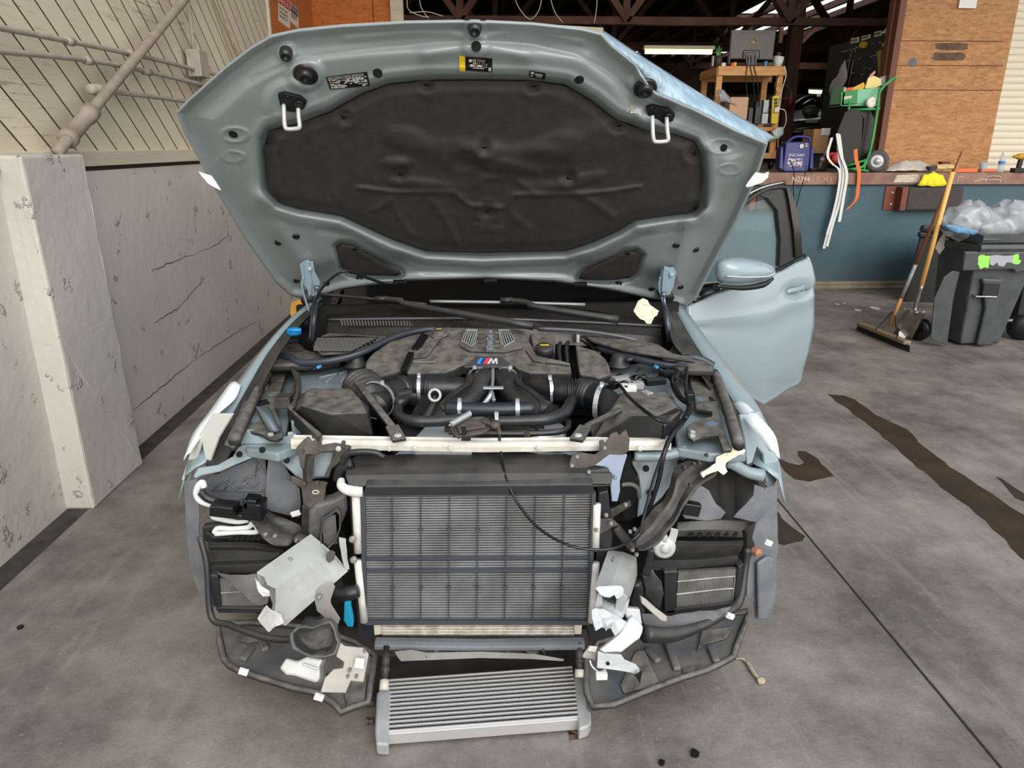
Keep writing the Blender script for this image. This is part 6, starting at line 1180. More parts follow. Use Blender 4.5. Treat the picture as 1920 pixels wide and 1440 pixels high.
for x, y0, y1, Y0, Y1 in ((720, 1292, 1212, 1.68, 1.78), (1086, 1268, 1205, 1.74, 1.80)):
    a = Py(x, y0, Y0); b_ = Py(x+(5 if x < 900 else 0), y1, Y1); g = G(); L_ = np.linalg.norm(b_-a)
    g.lathe(a, b_-a, [(.012, 0), (.012, L_*.22), (.010, L_*.23), (.010, L_*.4), (.013, L_*.42), (.013, L_*.5), (.010, L_*.52), (.012, L_*.62), (.012, L_*.78), (.009, L_*.8), (.009, L_)], 14); g.make('quick_coupling', [M('pale_fitting', (190, 184, 172), .5)] if 0 else dirt, oc, smooth=True)
    g = G(); g.lathe(a, b_-a, [(.0135, -.003), (.0135, L_*.2), (.011, L_*.21)], 14); g.make('coupling_collar', M('pale_fitting', (190, 184, 172), .5), oc, smooth=True, ang=30)
# ================= FLOOR MARKS AND LITTER =================
wet = M('wet_brown', (44, 31, 20), .55, c2=(66, 48, 30), sc=5, amt=.8); wetg = M('wet_dark', (46, 34, 26), .6, c2=(66, 50, 36), sc=6)
def puddle(pts, label, m, h=.0018):
    g = G(); P_ = []
    for i in range(len(pts)):
        a, b_ = Pz(*pts[i], 0), Pz(*pts[(i+1) % len(pts)], 0); L_ = np.linalg.norm(b_-a); k = max(1, int(L_/.06))
        for j in range(k): P_.append(a+(b_-a)*j/k+A([random.uniform(-.009, .009), random.uniform(-.009, .009), 0]))
    g.prism([p+A([0, 0, h]) for p in P_], (0, 0, -h+.0004)); return g.make('puddle', m, None, label=label, cat='puddle', kind='thing')
puddle([(1551, 740), (1580, 742), (1605, 750), (1640, 778), (1700, 806), (1740, 845), (1800, 888), (1860, 925), (1920, 968), (1960, 1000), (1990, 1100), (1920, 1048), (1880, 1010), (1830, 962), (1780, 925), (1700, 858), (1640, 805), (1600, 775)], 'long brown wet streak running across the floor on the right', wet)
puddle([(1494, 846), (1510, 848), (1535, 862), (1552, 880), (1562, 892), (1540, 900), (1520, 903), (1490, 898), (1470, 884), (1462, 860), (1480, 868), (1500, 872), (1506, 868)], 'small curved brown puddle on the floor beside the right fender', wet)
puddle([(1456, 960), (1468, 972), (1490, 990), (1512, 1005), (1506, 1015), (1490, 1018), (1470, 1022), (1456, 1018), (1430, 1010)], 'dark damp patch on the floor next to the right wheel-arch liner', wetg)
puddle([(1868, 893), (1880, 898), (1905, 918), (1930, 930), (1930, 945), (1905, 935), (1895, 920), (1880, 908)], 'narrow dark damp patch at the right edge of the floor', wetg)
puddle([(1062, 1376), (1075, 1370), (1086, 1378), (1082, 1390), (1065, 1390)], 'small brown oil drip on the floor beside the loose silver cooler', M('oil_drip', (70, 38, 18), .15))
puddle([(700, 1230), (1100, 1215), (1110, 1260), (1040, 1300), (900, 1310), (720, 1330), (690, 1290)], 'large dark patch on the floor under the radiator', M('floor_dark_patch', (66, 63, 61), .4, c2=(88, 84, 80), sc=9), .0012)  # darker, smoother patch of floor below the radiator
def bit(x, y, sx_, sy_, m, label, cat, name, rz=0, z=0, h=.004):
    p = Pz(x, y, z); g = G(); n = 9; g.prism([p+A([sx_/2*math.cos(a+rz)*random.uniform(.7, 1), sy_/2*math.sin(a)*random.uniform(.7, 1), h+.0006]) for a in np.arange(n)*2*math.pi/n], (0, 0, -h)); return g.make(name, m, None, label=label, cat=cat)
for x, y, s_, lb in ((1570, 571, .05, 'pale paper scrap on the floor by the dock, farthest left of four'), (1583, 569, .03, 'tiny pale paper scrap on the floor by the dock, second from left'), (1608, 582, .07, 'pale paper scrap on the floor by the dock, third from left'), (1640, 578, .12, 'largest pale paper scrap on the floor left of the broom')): bit(x, y, s_, s_*1.4, M('paper_bit', (200, 196, 188), .8), lb, 'paper scrap', 'paper_scrap')
g = G(); g.tube([Pz(x, y, .008) for x, y in ((1377, 1234), (1392, 1236), (1402, 1244), (1412, 1260), (1422, 1272))], [.002, .004, .006, .007, .006], 6); g.lathe(Pz(1426, 1278, .004), (0, 0, 1), [(.014, 0), (.012, .01), (.001, .013)], 10); g.make('frayed_cord', M('frayed', (176, 160, 136), .9, bump=.4), None, label='short frayed brown cord lying on the floor right of the undertray', cat='cord', smooth=True, crumple=.003, cs=.01)
for x, y, s_, lb in ((1302, 1415, .03, 'small black plastic fragment on the floor near the bottom edge, right of the cooler'), (38, 1178, .025, 'small black crumb on the floor at the far left'), (1240, 1432, .02, 'small dark fragment at the bottom edge of the photo')): bit(x, y, s_, s_, blks, lb, 'debris', 'plastic_fragment', h=.008)
# ================= THINGS AROUND =================
def one(g, name, mat, label, cat, group=None, **k): return g.make(name, mat, None, label=label, cat=cat, group=group, **k)
galv = M('painted_conduit', (170, 160, 146), .6, c2=(140, 130, 118), sc=14, bump=.1)
dpipe = M('diagonal_pipe', (150, 138, 124), .6, c2=(118, 104, 92), sc=10, bump=.15)
def wx(x, y, o=.04): return Px(x, y, XW+o)
# conduits on the left wall
for pts, r, lb in (([(-60, 45), (0, 52), (260, 104), (372, 132), (430, 146)], .013, 'upper of two long painted conduits on the white board wall'), ([(-60, 92), (0, 96), (200, 118), (372, 157), (440, 170)], .013, 'lower of two long painted conduits on the white board wall')):
    r_ = thing('wall_conduit', lb, 'pipe', wx(*pts[0]), 'horizontal wall conduits'); g = G(); g.tube([wx(*p) for p in pts], r, 10, 4); g.make('pipe', galv, r_, smooth=True)
    for x in ((130, 245) if 'upper' in lb else (165, 275)): 
        y = np.interp(x, [p[0] for p in pts], [p[1] for p in pts]); g = G(); a, b_ = wx(x-6, y-1), wx(x+6, y+1); g.tube([a, b_], r*1.5, 10, 1); g.make('coupling', galv, r_, smooth=True)
r_ = thing('wall_conduit', 'short painted conduit below the other two, with a capped fitting at its left end', 'pipe', wx(170, 168), 'horizontal wall conduits'); g = G(); g.tube([wx(x, y) for x, y in ((195, 171), (260, 178), (350, 190), (390, 196))], .013, 10, 3); g.make('pipe', galv, r_, smooth=True)
g = G(); g.lathe(wx(168, 167), wx(205, 172)-wx(168, 167), [(.02, 0), (.026, .01), (.026, .06), (.03, .065), (.03, .10), (.024, .12), (.013, .14)], 14); g.make('end_fitting', galv, r_, smooth=True, ang=30)
r_ = thing('drain_pipe', 'thick grey pipe slanting down the white board wall to the pillar top', 'pipe', wx(105, 288, .07)); g = G(); g.tube([wx(105, 289, .07), wx(145, 240, .09), wx(345, 0, .09), wx(400, -70, .09)], .026, 14, 3); g.make('pipe', dpipe, r_, smooth=True)
a, b_ = wx(126, 262, .085), wx(172, 208, .09); g = G(); L_ = np.linalg.norm(b_-a); g.lathe(a, b_-a, [(.03, -.01), (.042, -.005), (.044, .03), (.036, .04), (.036, L_*.75), (.042, L_*.78), (.042, L_), (.028, L_+.01)], 16); g.make('coupling', dpipe, r_, smooth=True, ang=30)
r_ = thing('junction_box', 'painted electrical box with a thin riser on the white board wall', 'electrical box', wx(372, 120, .05)); g = G(); q = wx(371, 120, .045); g.box(q, (.09, .16, .17)); g.make('box', galv, r_, bev=.006)
g = G(); g.tube([wx(365, 104), wx(355, 20), wx(350, -20)], .012, 8, 2); g.make('riser', galv, r_, smooth=True); g = G(); g.tube([wx(378, 138), wx(380, 165)], .016, 8, 1); g.make('stub', galv, r_, smooth=True)
g = G(); g.tube([wx(x, y, .03) for x, y in ((405, -10), (420, 30), (433, 70), (450, 110))], .014, 8, 3); one(g, 'rusty_strip', M('rust_cream', (200, 186, 160), .7, c2=(140, 90, 50), sc=20), 'thin rust-flecked cream strip running down the board wall', 'strip', smooth=True)
# safety signs on the left orange board
def sgn(x0, y0, x1, y1, dy, lab, head, hcol, body, hang):
    XS = XW-.034; r = thing('safety_sign', lab, 'sign', Px(x0, y1, XS), 'safety signs')
    p = lambda u, v, o=0: Px(x0+(x1-x0)*u, (y0+(y1-y0)*v)+dy*u, XS+o)
    g = G(); g.prism([p(0, 0), p(1, 0), p(1, 1), p(0, 1)], (-.004, 0, 0)); g.make('panel', M('sign_white', (226, 218, 206), .5), r)
    g = G(); g.prism([p(.03, .02, .001), p(.97, .02, .001), p(.97, .44, .001), p(.03, .44, .001)], (-.0008, 0, 0)); g.make('header', M('sign_'+lab[:3], hcol, .5), r)
    xd = p(1, .3)-p(0, .3); yd = A([0, 0, 1.]); W_ = np.linalg.norm(xd)
    n = len(head)
    for k, s_ in enumerate(head): text('lettering', s_, p(.08, .20+.20*k if n > 1 else .32, .002), xd, yd, .055 if n > 1 else .07, M('sign_white', (226, 218, 206), .5), r, w=W_*.84)
    for k, s_ in enumerate(body): text('lettering', s_, p(.10, .60+.13*k, .002), xd, yd, .026, ink, r, w=W_*.7)
    return r
sgn(522, -22, 544, 38, 17, 'red-headed white safety sign on the orange board wall', ('RESTRICTED', 'AREA'), (200, 30, 30), ('DO NOT ENTER', 'AUTHORIZED', 'PERSONNEL ONLY'), 0)
sgn(544.5, 4, 560, 40, 14, 'blue-headed white notice sign right beside the red one', ('NOTICE',), (40, 50, 80), ('EMPLOYEES', 'ONLY'), 0)
g = G(); q = Py(1815, 6, YW-.025); g.box(q, (.20, .002, .10)); one(g, 'paper_notice', M('notice_white', (238, 234, 226), .7), 'white paper sheet pinned near the top of the brown chipboard wall', 'paper')
# dock bumpers
for x0, x1, y0, y1, lb in ((1662, 1795, 350, 393, 'black rubber dock bumper with rust-brown ends, under the yellow cloth'), (1385, 1462, 352, 392, 'black rubber dock bumper seen through the car door window')):
    a = Py(x0 if x0 > 1600 else 1392, y1, YD); b_ = Py(x1, y0, YD); r = thing('dock_bumper', lb, 'bumper', ((a[0]+b_[0])/2, YD-.06, a[2])); w_ = b_[0]-a[0]; h_ = b_[2]-a[2]
    x_ = a[0]+.15 if x0 > 1600 else a[0]+.1
    g = G(); g.box(((x_+b_[0])/2, YD-.075, (a[2]+b_[2])/2), (b_[0]-x_, .13, h_)); g.make('rubber_block', M('bumper_rubber', (62, 56, 54), .8, c2=(86, 78, 72), sc=30, stretch=(6, 1, .4), bump=.3), r, bev=.02)
    g = G(); g.box((x_-.04, YD-.07, (a[2]+b_[2])/2), (.07, .14, h_*1.02)); g.box((a[0]+.01, YD-.008, (a[2]+b_[2])/2), (.13, .014, h_*1.04)); g.make('steel_angle', M('red_brown', (124, 62, 40), .6, c2=(96, 60, 48), sc=10), r, bev=.006)
    for k in (0, 1): g = G(); g.lathe((a[0]+.03, YD-.016, a[2]+h_*(.25+.5*k)), (0, -1, 0), [(.014, 0), (.012, .01), (.001, .012)], 8); g.make('bolt', zinc, r)
# yellow cloth over the edge
def cloth(name, poly, fY, mat, label, cat, crum=.02, cs=.08, th=.01, bev=0):
    g = G(); g.prism([Py(x, y, fY) for x, y in poly], (0, th, 0)); return one(g, name, mat, label, cat, crumple=crum, cs=cs, smooth=True)
cloth('yellow_cloth', [(1721, 348), (1728, 336), (1732, 328), (1750, 324), (1768, 327), (1772, 336), (1776, 344), (1765, 348), (1757, 350), (1748, 352), (1742, 350), (1732, 348)], YD-.13, M('yellow_cloth', (240, 226, 40), .7), 'bright yellow cloth draped on the dock edge above the rubber bumper', 'cloth')
# --- things on the dock edge ---
ZD_ = ZD
def dk_(x, y, Y): return Py(x, y, Y)
g = G(); rows = []
for i in range(10):
    t = i/9; row = []
    for j in range(9):
        u = j/8; p = Py(1656+(1752-1656)*t, 321, YD+.05+.24*u); h = .13*math.sin(math.pi*t)**.6*math.sin(math.pi*min(max(u, .02), .98))**.7; row.append((p[0], p[1], ZD+.002+h))
    rows.append(row)
g.sheet(rows, .003); one(g, 'plastic_bag', M('bag_silver', (196, 190, 182), .25, c2=(160, 152, 144), sc=9), 'flattened silvery plastic bag lying on the dock edge left of the orange level', 'bag', smooth=True, crumple=.02, cs=.09)
def dbox(x0, x1, y0, y1, Y, dep, mat, name, label, cat, **k):
    a, b_ = Py(x0, y1, Y), Py(x1, y0, Y); g = G(); g.box(((a[0]+b_[0])/2, Y+dep/2, max(ZD, a[2])+(b_[2]-max(ZD, a[2]))/2), (b_[0]-a[0], dep, b_[2]-max(ZD, a[2]))); return one(g, name, mat, label, cat, **k)
dbox(1790, 1833, 316, 323, YD-.04, .06, M('level_orange', (232, 110, 60), .5), 'spirit_level', 'long orange bar lying on the dock edge beside the broom handle', 'level', bev=.004)
dbox(1840, 1870, 317, 322, YD-.03, .06, M('level_orange', (232, 110, 60), .5), 'orange_block', 'shorter orange block on the dock edge between plastic cup and bottle', 'tool', bev=.004)
dbox(1757, 1790, 309, 316, YD+.02, .12, M('pale_mix', (206, 192, 160), .7, c2=(220, 190, 60), sc=18), 'glove_bundle', 'pale yellow and grey bundle on the dock edge behind the broom handle', 'gloves', crumple=.01, cs=.04, bev=.004)
dbox(1766, 1783, 303, 308, YD+.14, .08, M('dark_red', (112, 30, 34), .6), 'red_tool', 'small dark red tool lying behind the pale bundle', 'tool', bev=.004)
dbox(1743, 1756, 312, 320, YD+.0, .08, M('tool_black', (36, 34, 34), .5), 'black_grip', 'small black grip on the dock edge right of the plastic bag', 'tool', bev=.004)
g = G(); q = Py(1841, 322, YD+.0); g.lathe((q[0], q[1], ZD), (0, 0, 1), [(.03, 0), (.038, .11), (.036, .11), (.028, .006), (.001, .006)], 18); one(g, 'plastic_cup', M('cup_clear', (206, 214, 226), .2, alpha=.55), 'clear plastic cup standing on the dock edge left of the water bottle', 'cup', smooth=True)
r = thing('water_bottle', 'clear plastic water bottle with blue label on the dock edge', 'bottle', Py(1875, 322, YD+.02)); q = Py(1875, 322, YD+.02)
g = G(); g.lathe((q[0], q[1], ZD), (0, 0, 1), [(.032, 0), (.034, .01), (.034, .13), (.030, .16), (.014, .19), (.013, .205)], 18); g.make('bottle_body', M('bottle_clear', (206, 220, 232), .1, alpha=.4), r, smooth=True)
g = G(); g.lathe((q[0], q[1], ZD), (0, 0, 1), [(.0345, .09), (.0345, .125)], 18, cap=False); g.make('bottle_label', M('label_blue', (90, 140, 200), .5), r, smooth=True); g = G(); g.lathe((q[0], q[1], ZD), (0, 0, 1), [(.015, .20), (.015, .218), (.001, .219)], 14); g.make('bottle_cap', white, r)
r = thing('cordless_drill', 'yellow and black cordless drill standing on the dock edge at the far right', 'drill', Py(1908, 323, YD-.02)); q = Py(1908, 322, YD-.02); qx = q[0]; dy_ = YD-.02; dry = M('drill_yellow', (198, 150, 42), .5)
g = G(); g.box((qx+.0, dy_, ZD+.025), (.13, .09, .05)); g.make('battery', blks, r, bev=.006); g = G(); g.beam((qx, dy_, ZD+.05), (qx+.01, dy_, ZD+.15), .045, .04, up=(0, 1, 0)); g.make('grip', blks, r, bev=.006)
g = G(); g.lathe((qx+.09, dy_, ZD+.175), (-1, 0, 0), [(.03, 0), (.036, .02), (.036, .10), (.03, .13), (.02, .14), (.018, .17), (.006, .175), (.004, .20), (.001, .20)], 16); g.make('motor_housing', dry, r, smooth=True, ang=30)
# jump starter
r = thing('jump_starter', 'dark blue portable jump starter standing on the dock edge', 'jump starter', Py(1492, 322, YD+.03)); JP = Plane((0, YD+.03, 0), (0, -1, .12)); jb = M('jump_blue', (44, 48, 118), .45)
g = G(); g.prism([JP.p(x, y) for x, y in ((1471, 322), (1468, 318), (1472, 285), (1474, 266), (1519, 266), (1520, 285), (1516, 318), (1512, 322))], (0, .16, 0)); jbo = g.make('body', jb, r, bev=.012)
g = G(); g.tube([JP.p(x, y, -.08) for x, y in ((1475, 268), (1488, 258), (1502, 256), (1516, 258), (1519, 268))], .016, 10, 3); g.make('carry_handle', jb, r, smooth=True)
for xs3 in ((1461, 1469, 1464), (1518, 1526, 1522)): g = G(); g.prism([JP.p(x, y, .01) for x, y in ((xs3[0], 316), (xs3[0]+3, 276), (xs3[1], 274), (xs3[1], 318))], (0, .14, 0)); g.make('cable_holster', jb, r, bev=.01); g = G(); g.box(JP.p(xs3[2], 317, -.05), (.06, .1, .02)); g.make('foot', blks, r)
g = G(); g.prism([JP.p(x, y, .003) for x, y in ((1475, 314), (1478, 297), (1505, 297), (1504, 314), (1488, 311))], (0, .002, 0)); g.make('front_sticker', M('sticker_busy', (206, 190, 214), .5, c2=(40, 36, 50), sc=34, contrast=.08, amt=.9), r)
text('lettering', 'JNC660', JP.p(1478, 293, .008), (1, 0, 0), (0, 0, 1), .030, M('print_white', (236, 226, 232), .5), r, w=.185)
g = G(); g.lathe(JP.p(1503, 274, .0), (0, -1, 0), [(.034, 0), (.034, .004), (.001, .004)], 20, m=1); g.lathe(JP.p(1503, 274, .004), (0, -1, 0), [(.026, 0), (.026, .004), (.001, .005)], 20); g.make('gauge', [M('gauge_face', (206, 206, 206), .4), blks], r)
g = G(); 
for k in range(2): g.box(JP.p(1512, 270+k*4, .003), (.024, .004, .009)); 
g.make('warning_label', M('print_white', (236, 226, 232), .5), r)
for pts in ([(1481, 300), (1486, 312), (1489, 324), (1488, 350), (1488, 380)], [(1512, 310), (1509, 330), (1500, 360), (1492, 395)]):
    g = G(); g.tube([Py(x, y, YD-.05) for x, y in pts], .006, 6, 4); g.make('battery_cable', blks, r, smooth=True)
# hand truck with straps, black drum, green box
r = thing('hand_truck', 'green hand truck with black panel and grey-hubbed wheel on the dock', 'hand truck', Py(1630, 320, YD+.15)); HY = YD+.12
def hy(x, y, o=0): return Py(x, y, HY+o)
g = G(); g.tube([hy(1586, 318, .0), hy(1618, 312), hy(1632, 280), hy(1646, 200), hy(1650, 170), hy(1675, 147), hy(1680, 148)], .016, 8, 3); g.tube([hy(1592, 206, .1), hy(1650, 204, .0)], .014, 8, 1); g.tube([hy(1585, 312, .0), hy(1624, 300)], .014, 8, 1); g.tube([hy(1620, 322), hy(1622, 300)], .014, 8, 1); g.tube([hy(1592, 190, .1), hy(1590, 240, .1), hy(1580, 318, .1)], .014, 8, 2); g.beam(hy(1585, 316, -.02), hy(1625, 320, -.02), .10, .02); g.make('frame', grn, r, smooth=True)
g = G(); g.lathe(hy(1645, 302, -.02), (-.35, -1, 0), [(.045, -.03), (.10, -.035), (.122, -.02), (.125, .0), (.122, .02), (.10, .035), (.075, .03)], 28, cap=False); g.make('tyre', M('tyre_grey', (84, 80, 82), .7), r, smooth=True); g = G(); g.lathe(hy(1645, 302, -.02), (-.35, -1, 0), [(.078, -.02), (.078, .02), (.06, .012), (.03, .02), (.025, .035), (.001, .035)], 24); g.make('wheel_hub', M('hub_silver', (206, 206, 208), .4, metal=.4), r, smooth=True, ang=30)
g = G(); g.prism([hy(x, y, .02) for x, y in ((1571, 245), (1585, 210), (1598, 204), (1612, 206), (1618, 222), (1616, 262), (1606, 300), (1590, 312), (1576, 300), (1568, 280))], (0, .03, 0)); g.make('black_panel', M('panel_charcoal', (38, 37, 35), .6), r, bev=.006)
g = G(); g.prism([hy(x, y, .10) for x, y in ((1606, 204), (1632, 206), (1641, 224), (1641, 260), (1630, 290), (1606, 312), (1600, 300), (1616, 262), (1620, 225))], (0, .12, 0)); g.make('black_drum', blks, r, bev=.01)
r = thing('green_crate', 'light green open box of supplies on top of the hand truck', 'box', hy(1612, 200, .1)); g = G(); BX = [hy(x, y, .1) for x, y in ((1576, 198), (1607, 196), (1608, 168), (1577, 173))]; gr2 = M('crate_green', (50, 140, 80), .5); gr3 = M('crate_mint', (132, 200, 156), .5)
g.prism(BX, (0, .02, 0)); g.make('side_panel', gr2, r, bev=.003); g = G(); g.prism([hy(x, y, .1) for x, y in ((1607, 196), (1646, 196), (1649, 164), (1608, 168))], (0, .02, 0)); g.make('front_panel', gr3, r, bev=.003); g = G(); p0 = hy(1578, 198, .1); p1 = hy(1646, 197, .1); g.box(((p0[0]+p1[0])/2, HY+.25, p0[2]+.01), (p1[0]-p0[0], .3, .02)); g.box((p0[0]+.01, HY+.25, p0[2]+.1), (.02, .3, .19)); g.box((p1[0]-.01, HY+.25, p0[2]+.1), (.02, .3, .19)); g.box(((p0[0]+p1[0])/2, HY+.4, p0[2]+.1), (p1[0]-p0[0], .02, .19)); g.make('crate_shell', gr3, r)
g = G(); g.prism([hy(x, y, .095) for x, y in ((1582, 187), (1597, 184), (1597, 179), (1583, 181))], (0, .003, 0)); g.make('crate_label', lbl, r)
g = G(); g.lathe(hy(1634, 192, .03), (0, -1, 0), [(.055, -.03), (.058, 0), (.056, .01), (.012, .012), (.008, .006), (.001, .006)], 24); one(g, 'white_roll', M('roll_white', (240, 236, 226), .6), 'white round roll in front of the green box', 'roll', smooth=True, ang=30)
def card_(name, poly, o, mat, label, cat, th=.02, **k): g = G(); g.prism([hy(x, y, o) for x, y in poly], (0, th, 0)); return one(g, name, mat, label, cat, bev=.004, **k)
card_('yellow_pad', [(1622, 166), (1628, 146), (1640, 142), (1652, 148), (1652, 160), (1640, 166)], .18, M('pale_yellow', (248, 226, 150), .6), 'pale yellow pad sticking out of the green box', 'pad')
card_('pink_sheet', [(1620, 164), (1632, 140), (1641, 132), (1642, 136), (1630, 150), (1624, 166)], .21, M('pink', (226, 150, 156), .6), 'pink sheet standing behind the yellow pad in the green box', 'sheet')
card_('orange_folder', [(1596, 170), (1600, 164), (1620, 154), (1622, 162), (1618, 168)], .16, M('amber', (232, 176, 40), .5), 'amber folder lying on the left of the green box', 'folder')
card_('red_wrap', [(1582, 172), (1586, 165), (1600, 163), (1596, 170)], .14, M('red_orange', (226, 84, 44), .5), 'small red-orange wrapper at the left rim of the green box', 'wrapper')
card_('grey_bag', [(1648, 158), (1652, 144), (1664, 142), (1668, 150), (1660, 162)], .25, M('bag_grey', (170, 160, 158), .5), 'crumpled grey bag at the right of the green box', 'bag', crumple=.015, cs=.06)
for i, (pts, w_) in enumerate((([(1571, 250), (1574, 300), (1578, 320), (1570, 370), (1556, 425), (1545, 466)], .035), ([(1574, 252), (1580, 300), (1582, 330), (1574, 380), (1562, 420), (1551, 462)], .03), ([(1570, 252), (1577, 290), (1588, 325), (1582, 370), (1574, 416)], .035), ([(1560, 258), (1552, 290), (1560, 306), (1575, 324), (1568, 380), (1551, 440)], .03))):
    g = G(); P_ = cr([Py(x, y, YD-.08-.012*i) for x, y in pts], 6); g.sheet([[p+A([-w_/2, 0, 0]) for p in P_], [p+A([w_/2, .004, 0]) for p in P_]], .003); one(g, 'hanging_strap', M('strap_white', (222, 222, 218), .7), 'long white webbing strap hanging over the dock edge, one of a bunch of four', 'strap', 'white straps hanging over the dock edge')
g = G(); P_ = cr([Py(x, y, YD-.09) for x, y in ((1604, 280), (1606, 300), (1611, 322), (1609, 355), (1605, 375), (1588, 393))], 6); g.sheet([[p+A([-.02, 0, -.008]) for p in P_], [p+A([.02, .004, .008]) for p in P_]], .003); one(g, 'orange_strap', org, 'orange webbing strap hanging over the dock edge right of the white straps', 'strap')
g = G(); g.box(Py(1560, 296, YD+.2), (.13, .12, .12)); g.lathe(Py(1565, 296, YD+.13), (0, -1, 0), [(.05, 0), (.05, .03), (.03, .04), (.001, .04)], 16); rj = one(g, 'red_winch', red, 'small red machine behind the white straps on the dock', 'winch', bev=.01)
g = G(); g.tube([Py(x, y, YD+.22) for x, y in ((1541, 300), (1548, 285), (1562, 258))], .012, 8, 1); g.lathe(Py(1541, 299, YD+.2), (0, -1, 0), [(.03, -.02), (.03, .02), (.001, .02)], 12); g.tube([Py(1540, 300, YD+.22), Py(1536, 316, YD+.22)], .014, 6, 1); one(g, 'jack_handle', M('grey_metal', (120, 118, 116), .5, metal=.5), 'grey metal jack handle leaning left of the small red machine', 'jack', smooth=True)
r = thing('parcel_box', 'brown cardboard box with white label standing on the dock behind the jump starter', 'box', Py(1540, 290, YD+.7)); g = G(); a, b_ = Py(1521, 288, YD+.55), Py(1556, 242, YD+.55); g.box(((a[0]+b_[0])/2, YD+.7, (a[2]+b_[2])/2), (b_[0]-a[0], .3, b_[2]-a[2])); g.make('carton', card, r, bev=.006); g = G(); g.box(Py(1548, 247, YD+.54), (.11, .003, .08)); g.make('shipping_label', M('paper', (196, 196, 190), .7), r)
g = G(); g.box(((a[0]+b_[0])/2, YD+.75, ZD+(a[2]-ZD)/2), (.3, .3, a[2]-ZD-.002)); one(g, 'black_case', blks, 'black case under the brown cardboard box on the dock', 'case', bev=.01)
# white rag and tools on the pegboard
g = G(); PG = lambda x, y, o: PEG.p(x, y, o)
g.prism([PG(x, y, .06) for x, y in ((1584, 113), (1586, 140), (1582, 160), (1574, 175), (1566, 190), (1558, 183), (1553, 172), (1558, 158), (1570, 140))], (.02, 0, 0)); one(g, 'hanging_rag', M('rag_grey', (196, 192, 190), .8), 'pale grey rag hanging in front of the black tool board', 'rag', crumple=.03, cs=.08, smooth=True)
def peg(poly, mat, name, label, cat, th=.03, o=.0, **k): g = G(); g.prism([PG(x, y, o+th) for x, y in poly], (th, 0, 0)); return one(g, name, mat, label, cat, bev=.003, **k)
peg([(1610, 86), (1614, 79), (1620, 78), (1624, 82), (1620, 90), (1613, 90)], M('tape_yellow', (222, 172, 30), .5), 'tape_measure', 'yellow tape measure hooked on the black tool board', 'tape measure')
peg([(1653, 88), (1653, 81), (1659, 80), (1660, 88)], M('tag_amber', (200, 160, 60), .5), 'amber_tag', 'small amber tag hanging on the black tool board', 'tag', .01)
peg([(1647, 160), (1645, 120), (1643, 98), (1648, 94), (1654, 95), (1650, 106), (1652, 130), (1660, 158)], M('olive_tool', (150, 140, 80), .6, c2=(200, 150, 60), sc=12), 'long_tool', 'long olive tool hanging at the right of the black tool board', 'tool', .02)
peg([(1637, 118), (1638, 108), (1642, 108), (1641, 120)], M('tool_blue', (50, 60, 120), .5), 'blue_tool', 'small blue tool on the black tool board', 'tool', .02)
peg([(1652, 120), (1650, 104), (1658, 98), (1668, 104), (1670, 122), (1660, 128)], blks, 'black_coil', 'round black coil hanging at the right of the tool board', 'coil', .04)
peg([(1655, 60), (1660, 53), (1672, 49), (1668, 56), (1660, 62), (1650, 64)], M('white_cloth', (232, 238, 228), .7), 'white_cloth', 'white cloth tucked over the cards above the tool board', 'cloth', .008, crumple=.01, cs=.05)
g = G(); g.tube([PG(x, y, .02) for x, y in ((1585, 163), (1590, 130), (1596, 100), (1599, 92), (1603, 92), (1604, 98))], .004, 6, 3); g.tube([PG(x, y, .02) for x, y in ((1590, 163), (1596, 135), (1600, 112))], .004, 6, 2); one(g, 'wire_hook', M('wire', (190, 180, 160), .4, metal=.5), 'long bent wire hook hanging on the tool board', 'hook', smooth=True)
for k, (x, y) in enumerate(((1580, 96), (1586, 95), (1593, 93), (1606, 88), (1590, 113), (1611, 109), (1621, 127), (1631, 128), (1634, 105), (1640, 103), (1636, 81), (1650, 78), (1666, 74), (1672, 73), (1599, 136), (1616, 139))):
    g = G(); g.tube([PG(x-1.5, y, .0), PG(x-1.5, y+1.5, .03), PG(x+1.5, y+1.5, .03), PG(x+2, y-1, .03)], .004, 5, 2); one(g, 'peg_hook', M('hook_steel', (190, 190, 186), .4, metal=.5), 'small bare steel hook on the black tool board', 'hook', 'empty hooks on the tool board', smooth=True)
# workbench stand with monitor
WY = 9.7
def wp(x, y, Y=WY): return Py(x, y, Y)
r = thing('work_stand', 'tall pine stand on castors carrying the monitor', 'stand', wp(1400, 318, WY+.3))
a, b_ = wp(1346, 134), wp(1472, 134); zt_ = wp(1400, 124)[2]; zb_ = wp(1400, 133)[2]; x0_, x1_ = a[0], b_[0]; XB = x0_-.08
g = G(); g.prism([(x0_, WY, zt_), (x1_, WY, zt_), (x1_+.15, WY+.75, zt_), (x0_+.0, WY+.75, zt_)], (0, 0, -.03)); g.make('table_top', pine, r, bev=.003)
g = G(); g.beam((x0_, WY-.005, zb_-.01), (x1_, WY-.005, zb_-.01), .03, .09); g.make('front_rail', pine, r, bev=.003); g = G(); g.beam((x0_, WY, zb_-.01), (x0_, WY+.75, zb_-.01), .03, .09); g.make('side_rail', pine, r, bev=.003); g = G(); g.beam((x0_, WY+.7, zb_-.03), (x1_+.1, WY+.7, zb_-.03), .03, .09); g.make('back_rail', pine, r)
